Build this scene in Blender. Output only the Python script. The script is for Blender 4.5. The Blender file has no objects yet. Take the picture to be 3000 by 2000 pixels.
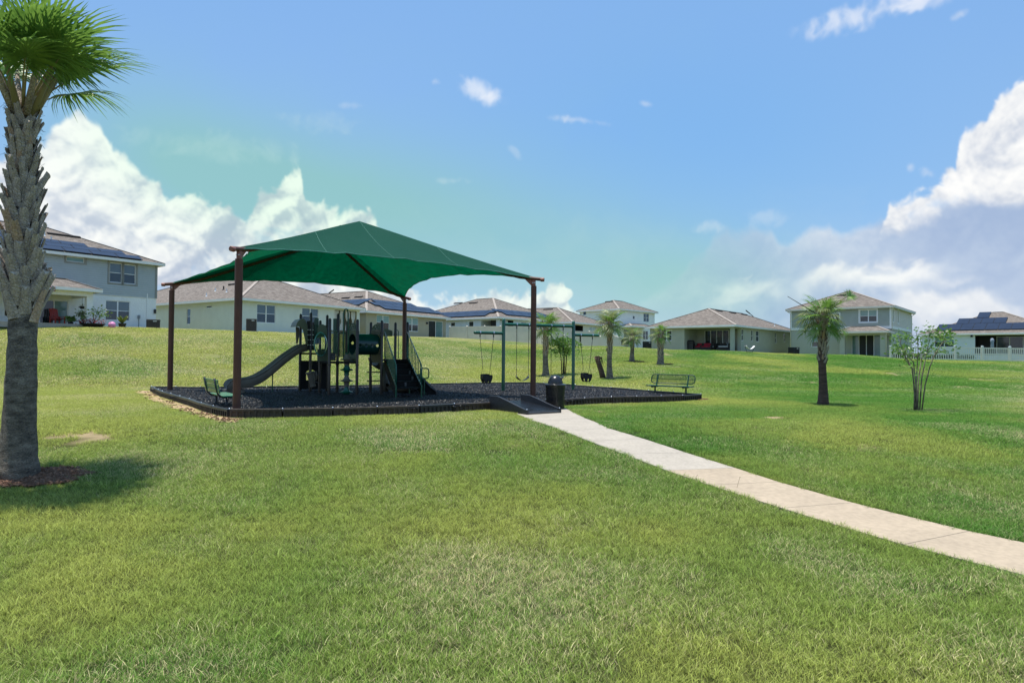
import bpy, math, random, time
import numpy as np
from mathutils import Vector, Matrix
T0 = time.time()
sc = bpy.context.scene
C = sc.collection
R = math.radians
random.seed(7)

# ---------------------------------------------------------------- camera
F = 1934.0                       # focal length in pixels of a 3000 px wide frame
EYE = Vector((0, 0, 1.45))
PITCH = math.atan(42 / F); ROLL = 0.008
CR = Matrix.Rotation(R(90) + PITCH, 3, 'X') @ Matrix.Rotation(ROLL, 3, 'Z')
cam = bpy.data.objects.new('camera', bpy.data.cameras.new('camera'))
cam.location = EYE; cam.rotation_euler = CR.to_euler()
cam.data.sensor_width = 36; cam.data.lens = 36 * F / 3000
cam.data.clip_start = .05; cam.data.clip_end = 3000
C.objects.link(cam); sc.camera = cam

# ---------------------------------------------------------------- light
SUN_EL, SUN_AZ = 82.5, -74.0     # azimuth from +Y towards +X
sd = Vector((math.sin(R(SUN_AZ)) * math.cos(R(SUN_EL)), math.cos(R(SUN_AZ)) * math.cos(R(SUN_EL)), math.sin(R(SUN_EL))))
sun = bpy.data.objects.new('sun', bpy.data.lights.new('sun', 'SUN'))
sun.data.energy = 4.2; sun.data.angle = R(.6); sun.data.color = (1, .955, .88)
sun.rotation_euler = sd.to_track_quat('Z', 'Y').to_euler(); C.objects.link(sun)
sc.view_settings.view_transform = 'Standard'; sc.view_settings.look = 'None'
sc.view_settings.exposure = 0.45; sc.view_settings.gamma = 1; sc.view_settings.use_curve_mapping = False
SKY_STRENGTH = 0.115
sc.cycles.max_bounces = 8; sc.cycles.transparent_max_bounces = 12

# ---------------------------------------------------------------- picking helpers
def ray(px, py):
    d = CR @ Vector(((px - 1500) / F, -(py - 1000) / F, -1.0))
    return d / d.y
def Wy(px, py, y):               # world point seen at a pixel, y metres ahead
    return EYE + ray(px, py) * y
def Wz(px, py, z):               # world point seen at a pixel, on the level z
    d = ray(px, py); return EYE + d * ((z - EYE.z) / d.z)
CRi = CR.transposed()
def proj(p):
    d = CRi @ (Vector(p) - EYE); return (1500 + F * d.x / -d.z, 1000 - F * d.y / -d.z)

# ---------------------------------------------------------------- noise (numpy)
def _hash(i, j, s):
    n = (i.astype(np.int64) * 374761393 + j.astype(np.int64) * 668265263 + s * 1442695041) & 0xffffffff
    n = ((n ^ (n >> 13)) * 1274126177) & 0xffffffff
    return ((n ^ (n >> 16)) & 0xffff) / 65535.0
def vnoise(x, y, s=0):
    xi = np.floor(x); yi = np.floor(y); fx = x - xi; fy = y - yi
    fx = fx * fx * fx * (fx * (fx * 6 - 15) + 10); fy = fy * fy * fy * (fy * (fy * 6 - 15) + 10)
    a = _hash(xi, yi, s); b = _hash(xi + 1, yi, s); c = _hash(xi, yi + 1, s); d = _hash(xi + 1, yi + 1, s)
    return (a * (1 - fx) + b * fx) * (1 - fy) + (c * (1 - fx) + d * fx) * fy
def fbm(x, y, oct=5, s=0, gain=.5, bil=False):
    t = 0; a = 1; n = 0
    for k in range(oct):
        v = vnoise(x, y, s + k * 17)
        if bil: v = 1 - np.abs(2 * v - 1)
        t = t + a * v; n += a; a *= gain
        x, y = (x * 1.62 + y * 1.22 + 3.1), (y * 1.62 - x * 1.22 + 7.7)
    return t / n
def sstep(a, b, x):
    t = np.clip((x - a) / (b - a), 0, 1); return t * t * (3 - 2 * t)

# ---------------------------------------------------------------- world: Nishita sky with generated clouds
def make_world():
    W, H = 4096, 2048
    cols = W // 2
    ui = (np.arange(cols) + .5) / W                 # u 0 .. 0.5  = azimuth -90 .. 90
    az = (ui - .25) * 2 * math.pi
    r0 = int(H * .49)
    el = ((np.arange(r0, H) + .5) / H - .5) * math.pi
    A, E = np.meshgrid(az, el)
    dx = np.sin(A) * np.cos(E); dy = np.cos(A) * np.cos(E); dz = np.sin(E)
    m = np.array(CRi)
    lx = m[0, 0] * dx + m[0, 1] * dy + m[0, 2] * dz
    ly = m[1, 0] * dx + m[1, 1] * dy + m[1, 2] * dz
    lz = np.minimum(m[2, 0] * dx + m[2, 1] * dy + m[2, 2] * dz, -.12)
    px = 1500 + F * lx / -lz; py = 1000 - F * ly / -lz
    q = 1 / 1934.
    X = A / q / 100.; Y = -E / q / 100. + 10.4       # noise space, one unit is about 100 photo pixels
    w1 = fbm(X * .9, Y * .9, 5, 1) - .5; w2 = fbm(X * .9 + 40, Y * .9, 5, 2) - .5
    bil = fbm(X * 1.1 + w1 * 1.3, Y * 1.1 + w2 * 1.3, 7, 3, .55, True)
    soft = fbm(X * .5 + w2 * 1.5, Y * 1.0 + w1 * 1.5, 6, 5)
    fine = fbm(X * 3.2 + w1 * 2, Y * 3.2 + w2 * 2, 5, 9)
    def relief(h, k=3):                              # lit from above and a little from the left
        a = np.roll(h, -k, 0); b = np.roll(h, k, 0); c = np.roll(h, k, 1); d = np.roll(h, -k, 1)
        return (b - a) * 1.0 + (d - c) * .45
    hump = fbm(X * .55 + w1 * .9 + 5, Y * .62 + w2 * .9, 6, 21, .5, True)
    rel = relief(hump, 7) + .6 * relief(bil, 4)
    rel = np.clip(rel * 3.6, -1, 1)
    col = np.zeros(A.shape + (3,)); al = np.zeros(A.shape)
    def over(c, a):
        nonlocal col, al
        a3 = a[..., None]; col[:] = col * (1 - a3) + c * a3; al[:] = al + a * (1 - al)
    def ramp(v, stops):
        v = np.clip(v, 0, 1); xs = [s[0] for s in stops]
        return np.stack([np.interp(v, xs, [s[1][k] for s in stops]) for k in range(3)], -1)
    white = [(0, (.50, .57, .70)), (.35, (.66, .71, .80)), (.65, (.86, .88, .91)), (1, (1.0, 1.0, .99))]
    grey = [(0, (.38, .49, .70)), (.5, (.50, .60, .77)), (1, (.74, .80, .89))]
    # low haze veil just above the houses
    veil = sstep(560, 1000, py + (soft - .5) * 260) * .30
    over(np.ones(A.shape + (3,)) * np.array([.62, .72, .84]), veil)
    # faint wisps
    def wisp(cx, cy, rx, ry, ang, k, st=(.80, .85, .92)):
        ca, sa = math.cos(ang), math.sin(ang)
        ex = ((px - cx) * ca + (py - cy) * sa) / rx; ey = (-(px - cx) * sa + (py - cy) * ca) / ry
        e = np.exp(-(ex * ex + ey * ey) * 1.1)
        k = k * .72; a = sstep(.26, 1.30, e * .9 + ((fine - .5) * 1.3 + (bil - .5) * .9) * sstep(.03, .5, e)) * k
        over(np.ones(A.shape + (3,)) * np.array(st), a)
    wisp(640, 430, 330, 52, .12, .42, (.62, .76, .84)); wisp(930, 360, 130, 40, .1, .32, (.62, .76, .84)); wisp(1395, 262, 90, 34, .35, .85, (.92, .95, 1))
    wisp(1430, 292, 40, 26, 1.0, .8, (.9, .93, 1)); wisp(1283, 242, 24, 13, .2, .7); wisp(1665, 350, 60, 13, .1, .7); wisp(1765, 362, 40, 12, .1, .5)
    wisp(2520, 45, 190, 46, -.28, .95, (.86, .90, .98)); wisp(2700, 5, 90, 36, -.2, .9, (.9, .93, 1)); wisp(1890, 305, 26, 12, 0, .5); wisp(1030, 310, 40, 12, 0, .3)
    wisp(2810, 45, 30, 14, -.5, .6); wisp(2665, 490, 16, 16, 0, .6); wisp(2715, 508, 26, 18, .3, .8); wisp(1320, 530, 60, 12, 0, .35); wisp(1510, 450, 30, 14, .8, .3)
    wisp(2075, 665, 50, 22, 0, .5); wisp(2250, 640, 80, 30, 0, .35); wisp(-700, 250, 300, 90, .2, .8); wisp(3700, 260, 260, 70, -.2, .8)
    # grey mass on the right
    tx = [-9000, 1650, 1800, 1950, 2063, 2091, 2130, 2168, 2216, 2259, 2283, 2307, 2378, 2431, 2464, 2617, 2700, 2850, 3000, 3400, 3900, 4600, 9000]
    ty = [1300, 1300, 930, 840, 735, 690, 668, 678, 668, 676, 708, 716, 662, 664, 674, 634, 600, 560, 540, 520, 640, 700, 700]
    d = py - np.interp(px, tx, ty) + (bil - .5) * 34 + (fine - .5) * 16
    a = sstep(-5, 34, d) * np.interp(px, [1700, 2080, 2400, 3000], [.0, .55, .92, .97])
    near = np.exp(-np.clip(d, 0, None) / 70.)
    v = .34 + near * .5 * np.interp(px, [2000, 2480, 2620], [1, 1, 0]) + (soft - .5) * 1.0 + rel * .10
    over(ramp(v, grey), a)
    # lower bright streaks in the right-hand mass
    def streak(xs, ys, th, k, sh=.75):
        cy = np.interp(px, xs, ys); m = sstep(xs[0], xs[0] + 120, px) * (1 - sstep(xs[-1] - 120, xs[-1], px))
        dd = py - cy + (bil - .5) * 60 + (fine - .5) * 26
        a = sstep(-14, 30, dd) * (1 - sstep(th * .3, th * 1.2, dd)) * m * k
        over(ramp(sh + rel * .16 + (soft - .5) * .5, white), a)
    streak([2040, 2200, 2260, 2340], [868, 832, 815, 850], 60, .6); streak([2290, 2400, 2470, 2600, 2700, 2800], [845, 780, 782, 778, 775, 800], 80, .85, .8)
    streak([2560, 2640, 2690, 2740, 2860, 2960, 3060], [880, 850, 862, 870, 858, 890, 900], 130, .85, .7); streak([2700, 2790, 2850, 2900], [800, 818, 812, 820], 26, .6)
    streak([2880, 3050, 3300, 3600], [1000, 930, 900, 930], 90, .8)
    # bright tower at upper right
    tx = [2500, 2590, 2608, 2665, 2775, 2800, 2809, 2828, 2890, 2897, 2933, 2990, 3060, 3150, 3300, 3420, 3600, 3800]
    ty = [900, 660, 606, 580, 516, 506, 430, 390, 352, 330, 274, 250, 215, 190, 230, 320, 520, 800]
    bx = [2500, 2620, 2760, 2850, 3000, 3800]; by = [640, 668, 610, 566, 590, 600]
    d = py - np.interp(px, tx, ty) + (bil - .5) * 66 + (fine - .5) * 26
    b = np.interp(px, bx, by) - py + (bil - .5) * 70 + (fine - .5) * 30
    a = sstep(-8, 16, d + (fine - .5) * 18) * sstep(-24, 30, b)
    v = .72 + rel * .40 + (hump - .5) * .55 + (soft - .5) * .3 - sstep(90, -10, b) * .10
    over(ramp(v, white), a)
    # left cumulus
    tx = [-2600, -1500, -700, -300, 0, 60, 127, 193, 232, 293, 332, 387, 470, 497, 540, 586, 622, 674, 713, 722, 763, 812, 855, 879, 888, 896, 940, 995, 1050, 1083, 1100, 1140, 1250, 1330, 1400, 1449, 1520, 1600, 1650, 1672, 1720, 1900, 2500]
    ty = [760, 700, 560, 520, 470, 450, 440, 350, 326, 362, 446, 474, 552, 590, 588, 572, 608, 620, 634, 650, 556, 558, 512, 504, 560, 604, 592, 618, 602, 614, 650, 800, 905, 880, 884, 858, 872, 858, 836, 905, 960, 1100, 1300]
    d = py - np.interp(px, tx, ty) + (bil - .52) * 62 + (fine - .5) * 30
    a = sstep(-12, 20, d + (fine - .5) * 30)
    dense = sstep(.30, .46, soft + .28 * np.exp(-np.clip(d, 0, None) / 90.) + .14 * (px < 560))
    a = a * (.45 + .55 * dense) * (1 - .25 * sstep(860, 1000, py))
    v = .52 + rel * .46 + (hump - .5) * .85 + (soft - .5) * .5 + .20 * np.exp(-np.clip(d, 0, None) / 50.) - .16 * sstep(560, 900, py)
    over(ramp(v, white), a)
    # small separate heaps in front
    for cx, cy, rx, ry in ((450, 745, 46, 34), (440, 790, 30, 26), (1636, 862, 40, 24)):
        e = 1 - ((px - cx) / rx) ** 2 - ((py - cy) / ry) ** 2 + (bil - .5) * 1.2
        over(ramp(.80 + rel * .3, white), sstep(0, .35, e) * .9)
    img = np.zeros((H, W, 4), np.float32)
    c4 = np.concatenate([col / np.maximum(al, 1e-3)[..., None], al[..., None]], -1).astype(np.float32)
    img[r0:, :cols] = c4; img[r0:, cols:] = c4[:, ::-1]
    # premultiplied colour goes in one picture, coverage in another
    pre = img.copy(); pre[..., :3] *= img[..., 3:4]; pre[..., 3] = 1
    msk = np.repeat(img[..., 3:4], 4, -1); msk[..., 3] = 1
    def mk(name, a):
        im = bpy.data.images.new(name, a.shape[1], a.shape[0], float_buffer=True)
        im.colorspace_settings.name = 'Non-Color'
        im.pixels.foreach_set(np.ascontiguousarray(a, np.float32).ravel()); im.update(); im.pack(); return im
    # clear air, deep blue above, paler below, with a teal lens flare painted in
    P = 4; pxs, pys = px[::P, ::P], py[::P, ::P]
    ss = soft[::P, ::P]
    t1 = np.exp(-(((pxs - 560) / 420) ** 2 + ((pys - 470 - (pxs - 560) * .22) / 200) ** 2))
    t2 = np.exp(-(((pxs - 1500) / 620) ** 2 + ((pys - 720 - (pxs - 1500) * .12) / 210) ** 2))
    t3 = np.exp(-(((pxs - 2050) / 330) ** 2 + ((pys - 850) / 150) ** 2))
    t4 = np.exp(-(((pxs - 1020) / 430) ** 2 + ((pys - 560) / 170) ** 2))
    teal = np.clip(t1 * .95 + t2 * .75 + t3 * .7 + t4 * .45 + (ss - .5) * .1, 0, 1)[..., None]
    h = np.clip(pys / 1000., 0, 1)[..., None]
    air = np.array([.245, .475, .87]) * (1 - h) + np.array([.335, .575, .87]) * h
    dark = np.exp(-(((pxs - 2000) / 700) ** 2 + ((pys - 420) / 330) ** 2))[..., None]
    air = air * (1 - dark * np.array([.20, .06, .0]))
    air = air * (1 - teal) + np.array([.285, .575, .575]) * teal
    te = np.ones((H // P, W // P, 4), np.float32)
    low = np.array([.33, .54, .86])
    te[..., :3] = low
    hh = te[r0 // P:, :]
    te[H // P - air.shape[0]:, :cols // P, :3] = air; te[H // P - air.shape[0]:, cols // P:, :3] = air[:, ::-1]
    # undo the premultiplied tint where there is cloud: the painted flare tints the clouds a little as well
    full = np.zeros((H, W, 3), np.float32)
    tt = np.repeat(np.repeat(teal[..., 0], P, 0), P, 1)[:pre.shape[0] - r0, :cols]
    if tt.shape[0] < H - r0: tt = np.pad(tt, ((0, H - r0 - tt.shape[0]), (0, 0)), 'edge')
    gt = 1 - tt[..., None] * np.array([.16, .0, .12])
    pre[r0:, :cols, :3] *= gt; pre[r0:, cols:, :3] *= gt[:, ::-1]
    w = bpy.data.worlds.new('World'); sc.world = w; w.use_nodes = True
    nt = w.node_tree; nt.nodes.clear()
    N = nt.nodes.new; Lk = nt.links.new
    out = N('ShaderNodeOutputWorld'); bg = N('ShaderNodeBackground'); bg.inputs[1].default_value = SKY_STRENGTH
    sky = N('ShaderNodeTexSky'); sky.sky_type = 'NISHITA'; sky.sun_disc = False
    sky.sun_elevation = R(SUN_EL); sky.sun_rotation = R(SUN_AZ); sky.air_density = 1.0; sky.dust_density = .6; sky.ozone_density = 1.5
    def env(im):
        n = N('ShaderNodeTexEnvironment'); n.image = im; n.interpolation = 'Cubic'; return n
    ec, em, ea = env(mk('cloud_colour', pre)), env(mk('cloud_cover', msk)), env(mk('air_flare_colour', te))
    def mixn(kind, fac, a, b):
        n = N('ShaderNodeMix'); n.data_type = 'RGBA'; n.blend_type = kind; n.clamp_result = False; n.clamp_factor = True
        if isinstance(fac, (int, float)): n.inputs[0].default_value = fac
        else: Lk(fac, n.inputs[0])
        for i, v in ((6, a), (7, b)):
            if isinstance(v, tuple): n.inputs[i].default_value = v
            else: Lk(v, n.inputs[i])
        return n.outputs[2]
    k = 1 / SKY_STRENGTH / (2 ** sc.view_settings.exposure)
    air_s = mixn('MULTIPLY', 1.0, ea.outputs[0], (k, k, k, 1))
    base = mixn('MIX', .88, sky.outputs[0], air_s)
    inv = N('ShaderNodeInvert'); Lk(em.outputs[0], inv.inputs[1])
    clear = mixn('MULTIPLY', 1.0, base, inv.outputs[0])
    cl = mixn('MULTIPLY', 1.0, ec.outputs[0], (k, k, k, 1))
    tot = mixn('ADD', 1.0, clear, cl)
    Lk(tot, bg.inputs[0]); Lk(bg.outputs[0], out.inputs[0])
make_world()
print('world', time.time() - T0)

# ---------------------------------------------------------------- terrain
CT = [(-2400, 955, 40, 26), (-600, 955, 42, 25), (0, 957, 44, 25), (280, 957, 46.5, 25), (460, 962, 51, 25.5), (700, 970, 52, 26.5), (1060, 982, 62, 28.5), (1312, 987.5, 74, 31),
      (1510, 1000, 74, 34), (1620, 1012, 68, 34), (1820, 1014, 66, 31), (1920, 1023, 66, 29), (2150, 1027, 67, 30), (2310, 1036, 66, 30), (2560, 1041, 64, 31), (2604, 1051, 61, 31), (3000, 1060, 60, 30), (3700, 1066, 60, 30), (5400, 1070, 60, 30)]
cu = np.array([(c[0] - 1500) / F for c in CT])
cD = np.array([c[2] for c in CT], float); cT = np.array([c[3] for c in CT], float)
cH = np.array([EYE.z + (1042 + (c[0] - 1500) * .008 - c[1]) / F * c[2] for c in CT])
uu = np.linspace(cu[0], cu[-1], 400)
def _sm(v):
    w = np.interp(uu, cu, v); k = np.ones(7) / 7; return np.convolve(np.pad(w, 3, 'edge'), k, 'valid')
sD, sT, sH = _sm(cD), _sm(cT), _sm(cH)
def ground_z(x, y):
    x = np.asarray(x, float); y = np.asarray(y, float)
    near = -.62 * (1 - sstep(5.5, 15, y))
    u = np.clip(x / np.maximum(y, 3.), cu[0], cu[-1])
    D = np.interp(u, uu, sD); Tt = np.interp(u, uu, sT); Hh = np.interp(u, uu, sH)
    t = np.clip((y - Tt) / (D - Tt), 0, 1)
    s = t * t * (3 - 2 * t) * .6 + t * .4
    s = s * sstep(-.02, .12, t)
    bump = (vnoise(x * .23 + 3, y * .23, 5) - .5) * .10 * sstep(33, 42, y) * (1 - sstep(.8, 1, t))
    tiny = (vnoise(x * .8, y * .8, 8) - .5) * .010 * (1 - sstep(9, 14, y))
    return near + s * Hh * (y > 12) + bump + tiny
def gz(x, y): return float(ground_z(x, y))
def Wg(px, py):                  # world point on the ground seen at a pixel
    d = ray(px, py); y = np.linspace(2, 110, 5400)
    P = EYE.z + d.z * y - ground_z(d.x * y, y)
    i = int(np.argmax(P < 0)) if (P < 0).any() else len(y) - 1
    yy = y[i]; return Vector((d.x * yy, yy, gz(d.x * yy, yy)))

# ---------------------------------------------------------------- materials
MATS = {}
def mat(name, col, rough=.7, var=.12, scale=6., bump=0., metallic=0., spec=.4, col2=None, coords='Object', fine=0., stretch=None, trans=0., clear=0., detail=5):
    if name in MATS: return MATS[name]
    m = bpy.data.materials.new(name); m.use_nodes = True; nt = m.node_tree; b = nt.nodes['Principled BSDF']
    N = nt.nodes.new; Lk = nt.links.new
    b.inputs['Roughness'].default_value = rough; b.inputs['Metallic'].default_value = metallic
    b.inputs['Specular IOR Level'].default_value = spec
    if clear: b.inputs['Coat Weight'].default_value = clear
    tc = N('ShaderNodeTexCoord'); src = tc.outputs[coords]
    if stretch:
        mp = N('ShaderNodeMapping'); mp.inputs['Scale'].default_value = stretch; Lk(src, mp.inputs[0]); src = mp.outputs[0]
    nz = N('ShaderNodeTexNoise'); nz.inputs['Scale'].default_value = scale; nz.inputs['Detail'].default_value = detail; nz.inputs['Roughness'].default_value = .6; Lk(src, nz.inputs['Vector'])
    rp = N('ShaderNodeValToRGB'); c = Vector(col[:3])
    if col2 is None: lo, hi = c * (1 - var), c * (1 + var)
    else: lo, hi = c, Vector(col2[:3])
    rp.color_ramp.elements[0].position = .3; rp.color_ramp.elements[1].position = .7
    rp.color_ramp.elements[0].color = (*lo, 1); rp.color_ramp.elements[1].color = (*[min(v, 1) for v in hi], 1)
    Lk(nz.outputs['Fac'], rp.inputs[0]); colr = rp.outputs[0]
    if fine:
        n2 = N('ShaderNodeTexNoise'); n2.inputs['Scale'].default_value = scale * 9; n2.inputs['Detail'].default_value = 3; Lk(src, n2.inputs['Vector'])
        mr = N('ShaderNodeMapRange'); mr.inputs['From Min'].default_value = .3; mr.inputs['From Max'].default_value = .7; mr.inputs['To Min'].default_value = 1 - fine; mr.inputs['To Max'].default_value = 1 + fine
        Lk(n2.outputs['Fac'], mr.inputs[0])
        mx = N('ShaderNodeVectorMath'); mx.operation = 'SCALE'; Lk(colr, mx.inputs[0]); Lk(mr.outputs[0], mx.inputs['Scale']); colr = mx.outputs[0]
    Lk(colr, b.inputs['Base Color'])
    if bump:
        n3 = N('ShaderNodeTexNoise'); n3.inputs['Scale'].default_value = scale * 7; n3.inputs['Detail'].default_value = 6; Lk(src, n3.inputs['Vector'])
        bp = N('ShaderNodeBump'); bp.inputs['Strength'].default_value = min(1, bump * 8); bp.inputs['Distance'].default_value = bump * .1; Lk(n3.outputs['Fac'], bp.inputs['Height']); Lk(bp.outputs[0], b.inputs['Normal'])
    if trans:
        tr = N('ShaderNodeBsdfTranslucent'); Lk(colr, tr.inputs[0]); ms = N('ShaderNodeMixShader'); ms.inputs[0].default_value = trans
        Lk(b.outputs[0], ms.inputs[1]); Lk(tr.outputs[0], ms.inputs[2]); Lk(ms.outputs[0], nt.nodes['Material Output'].inputs[0])
    MATS[name] = m; return m

# ---------------------------------------------------------------- mesh builder
class MB:
    def __init__(s, off=(0, 0, 0)):
        s.v = []; s.f = []; s.uv = []; s.off = Vector(off)
    def face(s, pts, uv=None):
        n = len(s.v); s.v += [tuple(Vector(p) - s.off) for p in pts]; s.f.append(tuple(range(n, n + len(pts)))); s.uv.append(uv)
    def raw(s, verts, faces):
        n = len(s.v); s.v += [tuple(Vector(p) - s.off) for p in verts]
        for f in faces: s.f.append(tuple(i + n for i in f)); s.uv.append(None)
        return s
    def box(s, x0, x1, y0, y1, z0, z1):
        return s.hexa([(x0, y0, z0), (x1, y0, z0), (x1, y1, z0), (x0, y1, z0), (x0, y0, z1), (x1, y0, z1), (x1, y1, z1), (x0, y1, z1)])
    def hexa(s, p):
        return s.raw(p, [(0, 3, 2, 1), (4, 5, 6, 7), (0, 1, 5, 4), (1, 2, 6, 5), (2, 3, 7, 6), (3, 0, 4, 7)])
    def obox(s, c, ax, ay, az):          # centre and half axes
        c, ax, ay, az = map(Vector, (c, ax, ay, az))
        return s.hexa([c - ax - ay - az, c + ax - ay - az, c + ax + ay - az, c - ax + ay - az, c - ax - ay + az, c + ax - ay + az, c + ax + ay + az, c - ax + ay + az])
    def bar(s, a, b, w, h, up=(0, 0, 1)):  # rectangular bar from a to b
        a, b = Vector(a), Vector(b); d = (b - a); l = d.length; d.normalize(); u = Vector(up)
        sd_ = d.cross(u)
        if sd_.length < 1e-4: sd_ = Vector((1, 0, 0))
        sd_.normalize(); u = sd_.cross(d).normalized()
        return s.obox((a + b) / 2, d * l / 2, sd_ * w / 2, u * h / 2)
    def tube(s, pts, r, n=8, caps=True, closed=False):
        pts = [Vector(p) for p in pts]; rs = r if isinstance(r, (list, tuple)) else [r] * len(pts)
        rings = []; u = None
        for i, p in enumerate(pts):
            if closed: d = pts[(i + 1) % len(pts)] - pts[i - 1]
            else: d = pts[min(i + 1, len(pts) - 1)] - pts[max(i - 1, 0)]
            d.normalize()
            if u is None: u = d.orthogonal().normalized()
            else:
                u = u - d * u.dot(d)
                u = u.normalized() if u.length > 1e-6 else d.orthogonal().normalized()
            w = d.cross(u)
            rings.append([p + (u * math.cos(2 * math.pi * k / n) + w * math.sin(2 * math.pi * k / n)) * rs[i] for k in range(n)])
        vs = [v for rg in rings for v in rg]; fs = []
        m = len(rings)
        for i in range(m if closed else m - 1):
            for k in range(n):
                a = i * n + k; b = i * n + (k + 1) % n; c = ((i + 1) % m) * n + (k + 1) % n; d2 = ((i + 1) % m) * n + k
                fs.append((a, b, c, d2))
        if caps and not closed: fs.append(tuple(range(n))[::-1]); fs.append(tuple((m - 1) * n + k for k in range(n)))
        return s.raw(vs, fs)
    def lathe(s, c, prof, n=20, ax=None):  # prof: (radius, height)
        c = Vector(c); ax = Vector(ax).normalized() if ax else Vector((0, 0, 1))
        u = ax.orthogonal().normalized() if abs(ax.z) < .999 else Vector((1, 0, 0)); w = ax.cross(u)
        vs = []; fs = []
        for r, z in prof:
            vs += [c + ax * z + (u * math.cos(2 * math.pi * k / n) + w * math.sin(2 * math.pi * k / n)) * max(r, 1e-4) for k in range(n)]
        for i in range(len(prof) - 1):
            for k in range(n):
                fs.append((i * n + k, i * n + (k + 1) % n, (i + 1) * n + (k + 1) % n, (i + 1) * n + k))
        return s.raw(vs, fs)
    def grid(s, fn, nu, nv, closed=False):
        vs = [fn(i / nu, j / nv) for j in range(nv + 1) for i in range(nu + 1)]
        fs = [(j * (nu + 1) + i, j * (nu + 1) + i + 1, (j + 1) * (nu + 1) + i + 1, (j + 1) * (nu + 1) + i) for j in range(nv) for i in range(nu)]
        return s.raw(vs, fs)
    def prism(s, poly, d):               # polygon pushed along d
        d = Vector(d); n = len(poly); p = [Vector(q) for q in poly]
        return s.raw(p + [q + d for q in p], [tuple(range(n))[::-1], tuple(range(n, 2 * n))] + [(i, (i + 1) % n, n + (i + 1) % n, n + i) for i in range(n)])
    def build(s, name, m, parent=None, smooth=False, bevel=0, label=None, kind=None, auto=None):
        me = bpy.data.meshes.new(name); me.from_pydata(s.v, [], s.f)
        if any(u is not None for u in s.uv):
            ul = me.uv_layers.new(name='UVMap'); k = 0; dat = []
            for f, u in zip(s.f, s.uv):
                for i in range(len(f)): dat += list(u[i]) if u is not None else [0, 0]
            ul.data.foreach_set('uv', dat)
        me.materials.append(m)
        if smooth: me.polygons.foreach_set('use_smooth', [True] * len(me.polygons))
        me.update(); o = bpy.data.objects.new(name, me); C.objects.link(o)
        if parent is not None: o.parent = parent
        if smooth and auto:
            md = o.modifiers.new('edge', 'EDGE_SPLIT'); md.split_angle = R(auto)
        if bevel:
            md = o.modifiers.new('bevel', 'BEVEL'); md.width = bevel; md.segments = 2; md.limit_method = 'ANGLE'; md.angle_limit = R(50)
        if label: o['label'] = label
        if kind: o['kind'] = kind
        return o
def thing(name, label, cat, loc=(0, 0, 0), rz=0, group=None):
    o = bpy.data.objects.new(name, None); o.empty_display_size = .2; C.objects.link(o); o.location = loc; o.rotation_euler = (0, 0, rz)
    o['label'] = label; o['category'] = cat
    if group: o['group'] = group
    return o
def tag(o, label, cat, group=None):
    o['label'] = label; o['category'] = cat
    if group: o['group'] = group
    return o
def copy_tree(o, parent=None):
    c = o.copy(); C.objects.link(c); c.parent = parent
    for ch in [k for k in KIDS.get(o.name, [])]: copy_tree(ch, c)
    return c
KIDS = {}
def index_kids():
    KIDS.clear()
    for o in bpy.data.objects:
        if o.parent: KIDS.setdefault(o.parent.name, []).append(o)
def link_mesh(name, me, parent, loc=(0, 0, 0), rot=(0, 0, 0), scl=(1, 1, 1)):
    o = bpy.data.objects.new(name, me); C.objects.link(o); o.parent = parent; o.location = loc; o.rotation_euler = rot; o.scale = scl; return o
# ---------------------------------------------------------------- outlines on the ground
# path joints, left and right end in the photograph, far to near
JP = [((1478, 1198), (1650, 1194)), ((1560, 1233), (1718, 1228)), ((1645, 1262), (1783, 1257)), ((1726, 1294), (1883, 1287)), ((1828, 1332), (2009, 1328)), ((1954, 1381), (2153, 1373)),
      ((2080, 1424), (2281, 1414)), ((2291, 1492), (2498, 1476)), ((2648, 1599), (2839, 1560)), ((3060, 1702), (3230, 1640))]
JW = [(Wg(*a), Wg(*b)) for a, b in JP]
d_ = (JW[-1][0] - JW[-2][0])
for k in range(1, 4): JW.append((JW[-1][0] + Vector((d_.x, d_.y * .9, 0)), JW[-1][1] + Vector((d_.x, d_.y * .9, 0))))
PATH = [(a.x, a.y) for a, b in JW] + [(b.x, b.y) for a, b in reversed(JW)]
EZ = .22
EP = [(444, 1131), (475, 1145), (500, 1151.5), (527, 1159.5), (555, 1167), (590, 1179), (625, 1188), (672, 1197.5), (828, 1197), (975, 1194), (1105, 1190.5), (1228, 1187), (1331, 1182), (1437, 1177.5), (1600, 1169.5), (1713, 1165), (1791, 1162),
      (1937, 1159), (2000, 1157), (2053, 1153), (1900, 1142.5), (1790, 1134), (1685, 1127), (1593, 1121), (1555, 1119), (1408, 1120), (1261, 1123.5), (1113, 1126), (873, 1130), (587, 1133)]
EW = [Wz(px, py, EZ) for px, py in EP]
POLY = [(p.x, p.y) for p in EW]
SANDP = [(396, 1146), (440, 1143), (475, 1149), (530, 1162), (590, 1184), (640, 1200), (672, 1206), (720, 1222), (690, 1233), (640, 1231), (590, 1220), (540, 1204), (480, 1183), (436, 1166)]
SAND = [(p.x, p.y) for p in [Wz(a, b, .03) for a, b in SANDP]]
SAND = [p for p in SAND]
SAND[2:7] = [((POLY[i][0] - .03), (POLY[i][1] - .02)) for i in (1, 3, 4, 5, 7)]
_o = []                          # ragged outer rim of the sand
for i_ in range(7, len(SAND)):
    a_, b_ = SAND[i_], SAND[(i_ + 1) % len(SAND)]
    for k_ in range(9):
        t_ = k_ / 9; _o.append((a_[0] + (b_[0] - a_[0]) * t_ + random.uniform(-.07, .07) * (k_ > 0), a_[1] + (b_[1] - a_[1]) * t_ + random.uniform(-.12, .12) * (k_ > 0)))
SAND = SAND[:7] + _o
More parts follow.
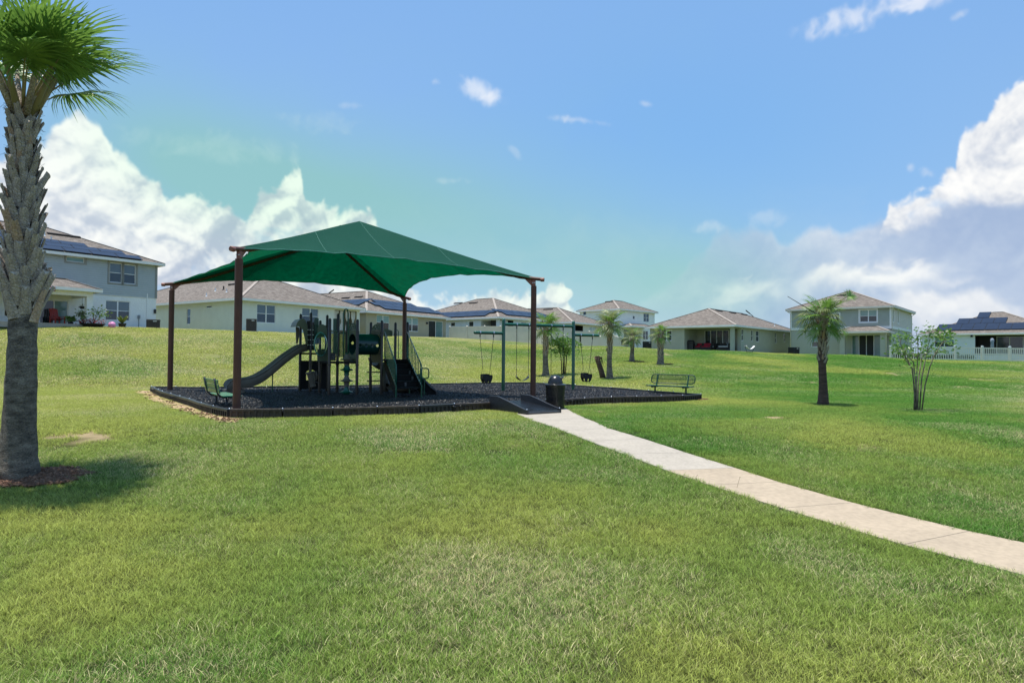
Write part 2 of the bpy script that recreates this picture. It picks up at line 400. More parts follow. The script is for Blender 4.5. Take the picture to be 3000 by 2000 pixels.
def pdist(x, y, poly):           # signed distance to a polygon, negative inside
    x = np.asarray(x, float); y = np.asarray(y, float); d = np.full(x.shape, 1e9); ins = np.zeros(x.shape, bool)
    n = len(poly)
    for i in range(n):
        ax, ay = poly[i]; bx, by = poly[(i + 1) % n]
        ex, ey = bx - ax, by - ay; t = np.clip(((x - ax) * ex + (y - ay) * ey) / (ex * ex + ey * ey + 1e-9), 0, 1)
        d = np.minimum(d, np.hypot(x - ax - ex * t, y - ay - ey * t))
        c = ((ay > y) != (by > y)) & (x < (bx - ax) * (y - ay) / (by - ay + 1e-12) + ax); ins ^= c
    return np.where(ins, -d, d)
BEDC = [(62, 1408, .62), ]       # mulch beds round trees: filled in below as (x, y, radius)
def path_side(x, y):             # > 0 right of the path
    cx = np.interp(y, [c[1] for c in reversed(CL)], [c[0] for c in reversed(CL)]); return x - cx
CL = [((a.x + b.x) / 2, (a.y + b.y) / 2) for a, b in JW]
def bare(x, y):                  # worn, sandy spots
    x = np.asarray(x, float); y = np.asarray(y, float)
    v = fbm(x * .75 + 4, y * .75 + 2, 4, 61); return sstep(.745, .775, v + .03 * (vnoise(x * 5, y * 5, 62) - .5)) * (y > 11)
def fields(x, y):                # how lush and how straw-like the turf is
    x = np.asarray(x, float); y = np.asarray(y, float)
    n1 = fbm(x * .16 + 9, y * .16, 4, 31) - .5; n2 = fbm(x * .5, y * .5 + 20, 4, 32) - .5; n3 = fbm(x * 1.3, y * 1.3, 3, 33) - .5
    side = sstep(-.5, 1.5, path_side(x, y)) * (y < 19) + sstep(-1, 5, x - .28 * y + 3) * (y >= 19)
    lush = .34 + .42 * side + n1 * 2.1 + n2 * 1.3 + n3 * .35
    lush = lush + .10 * np.sin((x * .55 + y * .84) * 6.283 / 1.15 + 1.2 * n2) * side
    lush = lush + .55 * np.exp(-((x + 2.3) ** 2 / 1.6 + (y - 6.4) ** 2 / 3.0)) + .35 * np.exp(-((x + 3.6) ** 2 / 2 + (y - 9.3) ** 2 / 2))
    dry = .24 + n2 * .85 + n3 * .55 - .18 * side + .12 * np.exp(-((x + .1) ** 2 / 3.5 + (y - 5.2) ** 2 / 2.5)) + .16 * (x < -3) * (y > 26) + .25 * sstep(.68, .80, x / np.maximum(y, 1)) * (y > 12)
    return np.clip(lush, 0, 1), np.clip(dry * 1.0, 0, .66)

LUSH = (.130, .300, .046); MIDG = (.440, .485, .116); STRAW = (.76, .66, .36)
def turf_color(nt, lush, dry, rnd):
    N = nt.nodes.new; Lk = nt.links.new
    def mx(f, a, b):
        n = N('ShaderNodeMix'); n.data_type = 'RGBA'
        if isinstance(f, float): n.inputs[0].default_value = f
        else: Lk(f, n.inputs[0])
        for i, v in ((6, a), (7, b)):
            if isinstance(v, tuple): n.inputs[i].default_value = (*v, 1)
            else: Lk(v, n.inputs[i])
        return n.outputs[2]
    def mth(op, a, b):
        n = N('ShaderNodeMath'); n.operation = op.replace('_X', ''); n.use_clamp = op != 'MULTIPLY_X'
        for i, v in enumerate((a, b)):
            if isinstance(v, (int, float)): n.inputs[i].default_value = v
            else: Lk(v, n.inputs[i])
        return n.outputs[0]
    g = mx(lush, MIDG, LUSH)
    thr = mth('SUBTRACT', dry, mth('FRACT', mth('MULTIPLY_X', rnd, 7.31), 0))
    thr2 = mth('MULTIPLY', thr, 4.0)
    g2 = mx(thr2, g, STRAW)
    br = N('ShaderNodeMapRange'); br.inputs['To Min'].default_value = .28; br.inputs['To Max'].default_value = 1.58; Lk(rnd, br.inputs[0])
    sc_ = N('ShaderNodeVectorMath'); sc_.operation = 'SCALE'; Lk(g2, sc_.inputs[0]); Lk(br.outputs[0], sc_.inputs['Scale'])
    return sc_.outputs[0]
def blade_material():
    m = bpy.data.materials.new('grass_blade'); m.use_nodes = True; nt = m.node_tree; b = nt.nodes['Principled BSDF']; N = nt.nodes.new; Lk = nt.links.new
    def at(name, t):
        n = N('ShaderNodeAttribute'); n.attribute_name = name; n.attribute_type = t; return n.outputs['Fac']
    col = turf_color(nt, at('lush', 'INSTANCER'), at('dry', 'INSTANCER'), at('rnd', 'GEOMETRY'))
    Lk(col, b.inputs['Base Color']); b.inputs['Roughness'].default_value = .55; b.inputs['Specular IOR Level'].default_value = .12
    tr = N('ShaderNodeBsdfTranslucent'); Lk(col, tr.inputs[0]); ms = N('ShaderNodeMixShader'); ms.inputs[0].default_value = .42
    Lk(b.outputs[0], ms.inputs[1]); Lk(tr.outputs[0], ms.inputs[2]); Lk(ms.outputs[0], nt.nodes['Material Output'].inputs[0])
    return m
def ground_material():
    m = bpy.data.materials.new('turf_ground'); m.use_nodes = True; nt = m.node_tree; b = nt.nodes['Principled BSDF']; N = nt.nodes.new; Lk = nt.links.new
    def at(name):
        n = N('ShaderNodeAttribute'); n.attribute_name = name; return n.outputs['Fac']
    geo = N('ShaderNodeNewGeometry')
    nz = N('ShaderNodeTexNoise'); nz.inputs['Scale'].default_value = 9; nz.inputs['Detail'].default_value = 8; nz.inputs['Roughness'].default_value = .75; Lk(geo.outputs['Position'], nz.inputs['Vector'])
    mr = N('ShaderNodeMapRange'); mr.inputs['From Min'].default_value = .3; mr.inputs['From Max'].default_value = .7; Lk(nz.outputs['Fac'], mr.inputs[0])
    col = turf_color(nt, at('lush'), at('dry'), mr.outputs[0])
    # soil between the blades nearby, darkened to deepen the gaps; closed turf colour farther off
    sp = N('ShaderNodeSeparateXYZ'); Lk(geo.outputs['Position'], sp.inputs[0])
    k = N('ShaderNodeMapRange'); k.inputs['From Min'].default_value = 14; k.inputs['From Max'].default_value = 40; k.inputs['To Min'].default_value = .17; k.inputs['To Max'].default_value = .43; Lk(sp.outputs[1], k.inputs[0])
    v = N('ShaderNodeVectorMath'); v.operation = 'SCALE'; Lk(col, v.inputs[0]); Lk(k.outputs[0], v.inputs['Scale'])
    # bare sandy spots
    n2 = N('ShaderNodeTexNoise'); n2.inputs['Scale'].default_value = .55; n2.inputs['Detail'].default_value = 5; Lk(geo.outputs['Position'], n2.inputs['Vector'])
    r2 = N('ShaderNodeMapRange'); r2.inputs['From Min'].default_value = .70; r2.inputs['From Max'].default_value = .75; Lk(n2.outputs['Fac'], r2.inputs[0])
    mx = N('ShaderNodeMix'); mx.data_type = 'RGBA'; Lk(at('bare'), mx.inputs[0]); Lk(v.outputs[0], mx.inputs[6]); mx.inputs[7].default_value = (.33, .25, .14, 1)
    Lk(mx.outputs[2], b.inputs['Base Color']); b.inputs['Roughness'].default_value = .9; b.inputs['Specular IOR Level'].default_value = .1
    bp = N('ShaderNodeBump'); bp.inputs['Strength'].default_value = .6; bp.inputs['Distance'].default_value = .06; Lk(nz.outputs['Fac'], bp.inputs['Height']); Lk(bp.outputs[0], b.inputs['Normal'])
    return m
# ---------------------------------------------------------------- ground
def sheet(xs, ys):
    X, Y = np.meshgrid(xs, ys); Z = ground_z(X, Y)
    Z = np.where(pdist(X, Y, POLY) < -.25, Z - .02, Z)
    me = bpy.data.meshes.new('ground'); nx, ny = len(xs), len(ys)
    me.vertices.add(nx * ny); me.vertices.foreach_set('co', np.stack([X, Y, Z], -1).ravel())
    i = np.arange(nx - 1)[None] + np.arange(ny - 1)[:, None] * nx
    f = np.stack([i, i + 1, i + nx + 1, i + nx], -1).reshape(-1, 4)
    me.loops.add(f.size); me.loops.foreach_set('vertex_index', f.ravel().astype(np.int32))
    me.polygons.add(len(f)); me.polygons.foreach_set('loop_start', np.arange(0, f.size, 4, dtype=np.int32)); me.polygons.foreach_set('loop_total', np.full(len(f), 4, np.int32))
    me.polygons.foreach_set('use_smooth', np.ones(len(f), bool)); me.update(calc_edges=True)
    lu, dr = fields(X, Y)
    for nme, a in (('lush', lu), ('dry', dr), ('bare', bare(X, Y))):
        t = me.attributes.new(nme, 'FLOAT', 'POINT'); t.data.foreach_set('value', a.ravel().astype(np.float32))
    return me
xs = np.concatenate([np.linspace(-900, -100, 9), np.linspace(-90, -32, 30), np.arange(-30, 45, .4), np.linspace(46, 90, 23), np.linspace(100, 900, 9)])
ys = np.concatenate([np.linspace(-400, -20, 6), np.arange(-10, 2, 1.), np.arange(2, 72, .4), np.linspace(73, 130, 30), np.linspace(160, 1500, 8)])
gme = sheet(xs, ys); gme.materials.append(ground_material())
gob = bpy.data.objects.new('ground', gme); C.objects.link(gob); gob['kind'] = 'structure'

# ---------------------------------------------------------------- sand strip, footpath, mulch
def flat_poly(name, pts, zf, m, **kw):
    b = MB(); cx = sum(p[0] for p in pts) / len(pts); cy = sum(p[1] for p in pts) / len(pts)
    import bmesh
    bm = bmesh.new(); vs = [bm.verts.new((p[0], p[1], zf(p[0], p[1]))) for p in pts]; f = bm.faces.new(vs)
    bmesh.ops.triangulate(bm, faces=[f]); bmesh.ops.subdivide_edges(bm, edges=bm.edges[:], cuts=4, use_grid_fill=True)
    for v in bm.verts: v.co.z = zf(v.co.x, v.co.y)
    me = bpy.data.meshes.new(name); bm.to_mesh(me); bm.free(); me.materials.append(m)
    if me.polygons and me.polygons[0].normal.z < 0: me.flip_normals()
    o = bpy.data.objects.new(name, me); C.objects.link(o)
    for k, v in kw.items(): o[k] = v
    return o
M_sand = mat('sand', (.47, .32, .19), .95, .35, 3.5, bump=.4, fine=.25)
flat_poly('sand_strip', SAND, lambda x, y: gz(x, y) + .02 + .02 * float(vnoise(np.array(x * 3), np.array(y * 3), 3)), M_sand, kind='structure')
path = thing('footpath', '', '', (0, 0, 0)); del path['label']; del path['category']; path['kind'] = 'structure'
M_c1 = mat('concrete_pale', (.385, .338, .272), .85, .08, 2.2, bump=.12, fine=.10); M_c2 = mat('concrete_tan', (.400, .318, .222), .85, .09, 1.6, bump=.12, fine=.10)
for i in range(len(JW) - 1):
    a, b_ = JW[i]; c, d = JW[i + 1]
    ctr = (a + b_ + c + d) / 4; g = .004
    n = 6; top = []
    def lerp(p, q, t): return p + (q - p) * t
    e0 = (c - a).normalized() * g; e1 = (d - b_).normalized() * g
    A, B, Cc, D = a + e0, b_ + e1, c - e0, d - e1
    m = MB()
    for j in range(n):
        t0, t1 = j / n, (j + 1) / n
        q = [lerp(A, Cc, t0), lerp(B, D, t0), lerp(B, D, t1), lerp(A, Cc, t1)]
        zz = [gz(p.x, p.y) + .016 for p in q]
        m.raw([(p.x, p.y, z) for p, z in zip(q, zz)] + [(p.x, p.y, z - .12) for p, z in zip(q, zz)], [(3, 2, 1, 0), (0, 1, 5, 4), (2, 3, 7, 6), (1, 2, 6, 5), (3, 0, 4, 7)])
    o = m.build('path_slab', M_c1 if i < 5 else M_c2, path, bevel=0)
M_mul = mat('rubber_mulch', (.010, .010, .012), .7, .4, 30, bump=.6, fine=.5, spec=.2)
MZ = .165
flat_poly('mulch_bed', POLY, lambda x, y: MZ - .02, M_mul, kind='structure')

# ---------------------------------------------------------------- scatter by geometry nodes
def blades_mesh(name, size, n, h, w, seg, seed, spread=.5, m=None, hv=.35, clump=0):
    rg = np.random.default_rng(seed); me = bpy.data.meshes.new(name)
    bx = (rg.random(n) - .5) * size; by = (rg.random(n) - .5) * size
    if clump:
        cx = (rg.random(clump) - .5) * size; cy = (rg.random(clump) - .5) * size; k = rg.integers(0, clump, n)
        sg = min(.035, size * .07); j = rg.random(n) < .62; bx = np.where(j, cx[k] + rg.normal(0, sg, n), bx); by = np.where(j, cy[k] + rg.normal(0, sg, n), by)
    an = rg.random(n) * 2 * math.pi; hh = h * (1 - hv + rg.random(n) * 2 * hv); ww = w * (.7 + .6 * rg.random(n)); le = hh * spread * (.3 + 1.1 * rg.random(n)); fa = an + math.pi / 2 + rg.normal(0, .5, n)
    V = []; 
    for s_ in range(seg + 1):
        t = s_ / seg; wd = ww * (1 - t ** 1.6) * .5
        cx = bx + np.cos(an) * le * t * t; cy = by + np.sin(an) * le * t * t; cz = hh * t * (1 - .18 * t) - .01
        if s_ < seg:
            V.append(np.stack([cx - np.cos(fa) * wd, cy - np.sin(fa) * wd, cz], -1)); V.append(np.stack([cx + np.cos(fa) * wd, cy + np.sin(fa) * wd, cz], -1))
        else: V.append(np.stack([cx, cy, cz], -1))
    k = len(V); co = np.stack(V, 1).reshape(-1, 3); base = np.arange(n) * k; tris = []
    for s_ in range(seg - 1):
        a, b, c, d = 2 * s_, 2 * s_ + 1, 2 * s_ + 3, 2 * s_ + 2
        tris += [np.stack([base + a, base + b, base + c], -1), np.stack([base + a, base + c, base + d], -1)]
    tris.append(np.stack([base + 2 * seg - 2, base + 2 * seg - 1, base + 2 * seg], -1))
    f = np.concatenate(tris); me.vertices.add(len(co)); me.vertices.foreach_set('co', co.ravel())
    me.loops.add(f.size); me.loops.foreach_set('vertex_index', f.ravel().astype(np.int32)); me.polygons.add(len(f))
    me.polygons.foreach_set('loop_start', np.arange(0, f.size, 3, dtype=np.int32)); me.polygons.foreach_set('loop_total', np.full(len(f), 3, np.int32))
    me.update(calc_edges=True); r = np.repeat(rg.random(n), k).astype(np.float32)
    t = me.attributes.new('rnd', 'FLOAT', 'POINT'); t.data.foreach_set('value', r); me.materials.append(m); return me
def chips_mesh(name, size, n, seed, L=.045, m=None, z=.012):
    rg = np.random.default_rng(seed); V = []; Fc = []
    for i in range(n):
        c = Vector(((rg.random() - .5) * size, (rg.random() - .5) * size, z * rg.random() + .004)); a = rg.random() * 6.28; t = rg.normal(0, .35); l = L * (.5 + rg.random()); w = l * (.25 + .3 * rg.random()); h = .012
        ux = Vector((math.cos(a) * math.cos(t), math.sin(a) * math.cos(t), math.sin(t))) * l / 2; uy = Vector((-math.sin(a), math.cos(a), rg.normal(0, .3))) * w / 2; uz = ux.cross(uy).normalized() * h / 2
        k = len(V); V += [c - ux - uy + uz, c + ux * .8 - uy + uz, c + ux + uy + uz, c - ux * .7 + uy + uz, c - ux - uy - uz, c + ux - uy - uz, c + ux + uy - uz, c - ux + uy - uz]
        Fc += [(k, k + 1, k + 2, k + 3), (k, k + 4, k + 5, k + 1), (k + 1, k + 5, k + 6, k + 2), (k + 2, k + 6, k + 7, k + 3), (k + 3, k + 7, k + 4, k)]
    me = bpy.data.meshes.new(name); me.from_pydata(V, [], Fc); me.materials.append(m); return me
def scatter(name, meshes, x, y, z, rot, scl, kind='stuff', attrs=True, label=None):
    me = bpy.data.meshes.new(name); n = len(x); me.vertices.add(n); me.vertices.foreach_set('co', np.stack([x, y, z], -1).ravel())
    a = me.attributes.new('rot', 'FLOAT_VECTOR', 'POINT'); a.data.foreach_set('vector', np.ascontiguousarray(rot, np.float32).ravel())
    a = me.attributes.new('scl', 'FLOAT', 'POINT'); a.data.foreach_set('value', np.ascontiguousarray(scl, np.float32))
    a = me.attributes.new('pick', 'INT', 'POINT'); a.data.foreach_set('value', np.random.default_rng(n).integers(0, len(meshes), n).astype(np.int32))
    if attrs:
        lu, dr = fields(x, y)
        for nm, v in (('lush', lu), ('dry', dr)):
            a = me.attributes.new(nm, 'FLOAT', 'POINT'); a.data.foreach_set('value', v.astype(np.float32))
    o = bpy.data.objects.new(name, me); C.objects.link(o); o['kind'] = kind
    if label: o['label'] = label
    for mm in meshes[0].materials: me.materials.append(mm)
    ng = bpy.data.node_groups.new(name, 'GeometryNodeTree'); ng.interface.new_socket('Geometry', in_out='INPUT', socket_type='NodeSocketGeometry'); ng.interface.new_socket('Geometry', in_out='OUTPUT', socket_type='NodeSocketGeometry')
    N = ng.nodes.new; Lk = ng.links.new; gi = N('NodeGroupInput'); go = N('NodeGroupOutput'); ip = N('GeometryNodeInstanceOnPoints'); ip.inputs['Pick Instance'].default_value = True
    gi2 = N('GeometryNodeGeometryToInstance')
    for q in reversed(meshes):
        so = bpy.data.objects.new(q.name, q); oi = N('GeometryNodeObjectInfo'); oi.inputs['Object'].default_value = so; Lk(oi.outputs['Geometry'], gi2.inputs[0])
    def na(nm, t):
        k = N('GeometryNodeInputNamedAttribute'); k.data_type = t; k.inputs[0].default_value = nm; return k.outputs[0]
    Lk(gi.outputs[0], ip.inputs['Points']); Lk(gi2.outputs[0], ip.inputs['Instance']); Lk(na('pick', 'INT'), ip.inputs['Instance Index'])
    Lk(na('rot', 'FLOAT_VECTOR'), ip.inputs['Rotation']); Lk(na('scl', 'FLOAT'), ip.inputs['Scale']); Lk(ip.outputs[0], go.inputs[0])
    md = o.modifiers.new('scatter', 'NODES'); md.node_group = ng; return o
BEDS = []                        # round beds without turf: (x, y, r)
def free(x, y, r):
    ok = (pdist(x, y, PATH) > r) & (pdist(x, y, POLY) > r + .04) & (pdist(x, y, SAND) > r * .6)
    for bx, by, br in BEDS: ok &= np.hypot(x - bx, y - by) > br + r * .5
    ok &= (bare(x, y) < .5) | (y < 11)
    return ok
def slope_rot(x, y, rg):
    e = .5; gx = (ground_z(x + e, y) - ground_z(x - e, y)) / (2 * e); gy = (ground_z(x, y + e) - ground_z(x, y - e)) / (2 * e)
    yaw = rg.random(len(x)) * 2 * math.pi
    out = np.zeros((len(x), 3))
    for i in range(len(x)):
        nrm = Vector((-gx[i], -gy[i], 1)).normalized(); q = Vector((0, 0, 1)).rotation_difference(nrm)
        out[i] = (q.to_matrix() @ Matrix.Rotation(yaw[i], 3, 'Z')).to_euler()
    return out
def wedge(y0, y1, step, rg, jit=.5, m0=.9, off=1.2):
    P = []
    for yy in np.arange(y0, y1, step):
        w0 = -.80 * yy - off; w1 = .80 * yy + off
        xx = np.arange(w0, w1, step); P.append(np.stack([xx, np.full(len(xx), yy)], -1))
    P = np.concatenate(P); P += (rg.random(P.shape) - .5) * step * 2 * jit; return P[:, 0], P[:, 1]
def plant_grass():
    bm_ = blade_material(); rg = np.random.default_rng(3)
    near = [blades_mesh('turf_near', .5, 1250, .050, .0050, 3, s, .9, bm_, .45, 150) for s in (1, 2, 3)]
    tuft = [blades_mesh('turf_tuft', .16, 110, .054, .0050, 3, s, .9, bm_, .45) for s in (4, 5, 6)]
    mid = [blades_mesh('turf_middle', 1.0, 2800, .052, .0072, 2, s, .9, bm_, .45, 380) for s in (7, 8)]
    far = [blades_mesh('turf_far', 2.4, 4200, .065, .018, 2, s, .9, bm_, .45, 600) for s in (9, 10)]
    ranges = [('lawn_grass', near, 2.6, 11.2, .345, .25), ('lawn_grass', mid, 11.0, 27.0, .70, .5), ('lawn_grass', far, 26.6, 64, 1.75, 1.2)]
    tx, ty = [], []
    for nm, ms, y0, y1, st, r in ranges:
        x, y = wedge(y0, y1, st, rg, .2); k = free(x, y, r)
        if y1 > 60:
            u = x / y; k &= y < np.interp(u, uu, sD) + .5
        x, y = x[k], y[k]
        scatter(nm, ms, x, y, ground_z(x, y), slope_rot(x, y, rg), .85 + .35 * rg.random(len(x)))
    # small tufts close the seams along the path, the border and the beds, and stand up here and there
    x, y = wedge(3, 27, .085, rg, .5); dp = np.minimum(np.minimum(pdist(x, y, PATH), pdist(x, y, POLY)), pdist(x, y, SAND) + .16)
    for bx, by, br in BEDS: dp = np.minimum(dp, np.hypot(x - bx, y - by) - br)
    k = (dp > .0 + .05 * rg.random(len(x))) & (dp < np.where(y < 11, .34, .62)) & (rg.random(len(x)) < np.where(y < 11, .8, .55)); x1, y1 = x[k], y[k]
    k = (rg.random(len(x)) < .022) & (dp > .15) & (y < 13); x2, y2 = x[k], y[k]
    x = np.concatenate([x1, x2]); y = np.concatenate([y1, y2]); s_ = np.concatenate([.75 + .5 * rg.random(len(x1)), 1.1 + .7 * rg.random(len(x2))])
    scatter('grass_tufts', tuft, x, y, ground_z(x, y), slope_rot(x, y, rg), s_)
def spread_mulch():
    rg = np.random.default_rng(5); m = mat('rubber_chip', (.015, .015, .016), .42, .65, 18, spec=.28, coords='Object', fine=.5)
    ch = [chips_mesh('mulch_chips', .9, 950, s, .042, m) for s in (1, 2, 3)]
    x, y = wedge(14, 33, .60, rg); k = pdist(x, y, POLY) < -.42; x, y = x[k], y[k]
    rot = np.zeros((len(x), 3)); rot[:, 2] = rg.random(len(x)) * 6.28
    scatter('rubber_mulch', ch, x, y, np.full(len(x), MZ - .022) + .012 * rg.random(len(x)), rot, .9 + .3 * rg.random(len(x)), attrs=False)
    ch2 = [chips_mesh('mulch_chips_small', .22, 50, s, .05, m) for s in (4, 5)]
    x, y = wedge(14, 33, .13, rg); d = pdist(x, y, POLY); k = (d < -.14) & (d > -.6); x, y = x[k], y[k]
    rot = np.zeros((len(x), 3)); rot[:, 2] = rg.random(len(x)) * 6.28
    scatter('rubber_mulch_rim', ch2, x, y, np.full(len(x), MZ - .022), rot, .9 + .3 * rg.random(len(x)), attrs=False)
# ---------------------------------------------------------------- playground border
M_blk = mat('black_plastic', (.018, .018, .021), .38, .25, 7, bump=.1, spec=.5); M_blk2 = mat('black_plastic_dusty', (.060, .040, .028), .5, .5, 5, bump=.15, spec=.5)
bor = thing('playground_border', 'black plastic timber edging round the bed of rubber mulch', 'edging')
n_ = len(POLY); E1 = Vector((.81, .585, 0)).normalized(); E2 = Vector((-.585, .81, 0)).normalized()
M_stl = mat('steel', (.55, .56, .58), .3, .08, 10, metallic=1.0)
for i in range(n_):
    a = Vector((*POLY[i], 0)); b = Vector((*POLY[(i + 1) % n_], 0))
    if EP[i][0] == 1437: continue          # the ramp stands in this gap
    L = (b - a).length; k = max(1, round(L / 1.2)); out = Vector(((b - a).y, -(b - a).x, 0)).normalized()
    for j in range(k):
        p = a + (b - a) * (j / k); q = a + (b - a) * ((j + 1) / k); t = (q - p).normalized(); l = (q - p).length; c = (p + q) / 2; m = MB()
        zg = min(gz(p.x, p.y), gz(q.x, q.y)) - .04; zz = lambda z0, z1: (Vector((0, 0, (z0 + z1) / 2)), Vector((0, 0, (z1 - z0) / 2)))
        def seg(o, w, z0, z1, s0, s1):
            cz, hz = zz(z0, z1); m.obox(p + t * ((s0 + s1) / 2) + out * o + cz, t * (s1 - s0) / 2, out * w / 2, hz)
        sag = random.uniform(-.006, .006)
        seg(0, .10, EZ - .055 + sag, EZ + sag, .012, l - .012)
        seg(-.01, .05, zg, EZ - .054 + sag, .012, l - .012)
        nr = max(2, int(l / .13))
        for r_ in range(nr + 1): seg(.032, .032, zg, EZ - .054 + sag, .02 + (l - .075) * r_ / nr, .055 + (l - .075) * r_ / nr)
        seg(.031, .034, zg, zg + .075, .012, l - .012)
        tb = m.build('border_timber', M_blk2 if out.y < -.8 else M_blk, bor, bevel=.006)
        m2 = MB(); m2.lathe(p + Vector((0, 0, EZ)), [(.001, .022), (.016, .018), (.02, .0)], 8); m2.build('spike_head', M_stl, tb, smooth=True)
# ---------------------------------------------------------------- access ramp
M_rmp = mat('ramp_plastic', (.035, .040, .048), .26, .2, 9, spec=.8)
rp = thing('access_ramp', 'black plastic half ramp with raised side rails, from the concrete path up to the mulch', 'ramp', (.38, 16.15, 0), math.atan2(E1.y, E1.x))
W_, L_ = 1.10, 1.66
m = MB(); m.hexa([(.05, 0, -.03), (W_ - .05, 0, -.03), (W_ - .05, L_, 0), (.05, L_, 0), (.05, 0, .075), (W_ - .05, 0, .075), (W_ - .05, L_, .235), (.05, L_, .235)]); m.build('ramp_deck', M_rmp, rp, bevel=.008)
for k in range(17):
    y = .06 + k * (L_ - .1) / 17; z = .075 + (.16) * y / L_; m = MB(); m.hexa([(.055, y, z - .01), (W_ - .055, y, z - .01), (W_ - .055, y + .045, z - .006), (.055, y + .045, z - .006), (.06, y, z + .018), (W_ - .06, y, z + .018), (W_ - .06, y + .028, z + .020), (.06, y + .028, z + .020)]); m.build('tread_ridge', M_rmp, rp)
for x in (0, W_ - .06):
    pr = [(x, 0, -.04), (x, 0, .13), (x, .10, .14), (x, .25, .17), (x, 1.15, .375), (x, 1.3, .40), (x, L_, .40), (x, L_, -.04)]
    m = MB(); m.prism(pr, (.06, 0, 0)); m.build('side_rail', M_blk, rp, bevel=.012)
    m = MB(); m.lathe((x + .03, .05, .13), [(.001, .022), (.018, .016), (.02, 0)], 8); m.build('bolt', M_stl, rp, smooth=True)
# ---------------------------------------------------------------- litter bin
tb = thing('litter_bin', 'black metal litter bin with domed lid standing beside the access ramp', 'litter bin', (1.20, 18.15, 0))
M_bin = mat('black_metal', (.012, .012, .014), .28, .2, 6, spec=.6); M_bag = mat('bin_liner', (.02, .02, .022), .35, .3, 5, bump=.5)
m = MB(); m.lathe((0, 0, 0), [(.20, .03), (.215, .10), (.225, .35), (.235, .55), (.238, .62)], 22); m.build('bin_liner', M_bag, tb, smooth=True)
m = MB()
for k in range(40):
    a = 2 * math.pi * k / 40; b2 = a + .16
    m.bar((.245 * math.cos(a), .245 * math.sin(a), .02), (.262 * math.cos(b2), .262 * math.sin(b2), .64), .014, .005, (math.cos(a), math.sin(a), 0))
    m.bar((.245 * math.cos(b2), .245 * math.sin(b2), .02), (.262 * math.cos(a), .262 * math.sin(a), .64), .014, .005, (math.cos(a), math.sin(a), 0))
m.build('mesh_body', M_bin, tb)
m = MB(); m.lathe((0, 0, 0), [(.25, .0), (.258, .0), (.258, .05), (.25, .05), (.25, 0)], 28); m.build('hoop', M_bin, tb, smooth=True, auto=40)
m = MB(); m.lathe((0, 0, 0), [(.26, .60), (.272, .60), (.275, .655), (.262, .655), (.26, .6)], 28); m.build('hoop', M_bin, tb, smooth=True, auto=40)
m = MB(); m.lathe((0, 0, 0), [(.262, .645), (.30, .65), (.302, .672), (.27, .69), (.215, .70)], 32); m.build('lid_rim', M_bin, tb, smooth=True, auto=40)
m = MB()
def dome(u, v):
    a = 2 * math.pi * u + .35; e = v * math.pi / 2; r = .212 * math.cos(e) ** .9; return Vector((r * math.cos(a), r * math.sin(a), .695 + .235 * math.sin(e)))
m.grid(dome, 36, 12); fs = []
for f in m.f:
    c = sum((Vector(m.v[i]) for i in f), Vector()) / 4; aa = math.atan2(c.y, c.x)
    if -.75 < aa < .15 and .72 < c.z < .86: continue
    fs.append(f)
m.f = fs; m.uv = [None] * len(fs); m.build('domed_lid', M_bin, tb, smooth=True)
m = MB(); m.grid(lambda u, v: Vector((.195 * math.cos(-.8 + u * 1.0) * math.cos(v * .9), .195 * math.sin(-.8 + u * 1.0) * math.cos(v * .9), .70 + .19 * math.sin(v * .9))), 8, 6); m.build('flap', M_bag, tb, smooth=True)
# ---------------------------------------------------------------- canopy
M_brn = mat('brown_steel', (.118, .052, .034), .5, .12, 5, spec=.25); M_brnl = mat('brown_steel_faded', (.28, .105, .07), .45, .12, 5)
def fabric_mat():
    m = bpy.data.materials.new('green_shade_cloth'); m.use_nodes = True; nt = m.node_tree; b = nt.nodes['Principled BSDF']; N = nt.nodes.new; Lk = nt.links.new
    tc = N('ShaderNodeTexCoord'); mp = N('ShaderNodeMapping'); mp.inputs['Rotation'].default_value = (0, 0, -R(54)); mp.inputs['Scale'].default_value = (.6, 5, 5); Lk(tc.outputs['Object'], mp.inputs[0])
    nz = N('ShaderNodeTexNoise'); nz.inputs['Scale'].default_value = 2.2; nz.inputs['Detail'].default_value = 6; Lk(mp.outputs[0], nz.inputs[0])
    rp_ = N('ShaderNodeValToRGB'); rp_.color_ramp.elements[0].position = .3; rp_.color_ramp.elements[1].position = .75; rp_.color_ramp.elements[0].color = (.006, .070, .044, 1); rp_.color_ramp.elements[1].color = (.010, .095, .062, 1)
    Lk(nz.outputs[0], rp_.inputs[0]); Lk(rp_.outputs[0], b.inputs['Base Color']); b.inputs['Roughness'].default_value = .75; b.inputs['Specular IOR Level'].default_value = .12
    b.inputs['Sheen Weight'].default_value = .0
    wv = N('ShaderNodeTexNoise'); wv.inputs['Scale'].default_value = 90; Lk(tc.outputs['Object'], wv.inputs[0]); bp = N('ShaderNodeBump'); bp.inputs['Strength'].default_value = .5; bp.inputs['Distance'].default_value = .012; Lk(wv.outputs[0], bp.inputs['Height']); Lk(bp.outputs[0], b.inputs['Normal'])
    tr = N('ShaderNodeBsdfTranslucent'); tr.inputs[0].default_value = (.0, .135, .058, 1)
    nm = N('ShaderNodeMapRange'); nm.inputs['From Min'].default_value = .3; nm.inputs['From Max'].default_value = .7; nm.inputs['To Min'].default_value = .25; nm.inputs['To Max'].default_value = .45; Lk(nz.outputs[0], nm.inputs[0])
    ms = N('ShaderNodeMixShader'); Lk(nm.outputs[0], ms.inputs[0]); Lk(b.outputs[0], ms.inputs[1]); Lk(tr.outputs[0], ms.inputs[2]); Lk(ms.outputs[0], nt.nodes['Material Output'].inputs[0]); return m
M_fab = fabric_mat()
HZ = 3.85
def atz(px, py, z): return Wz(px, py, z)
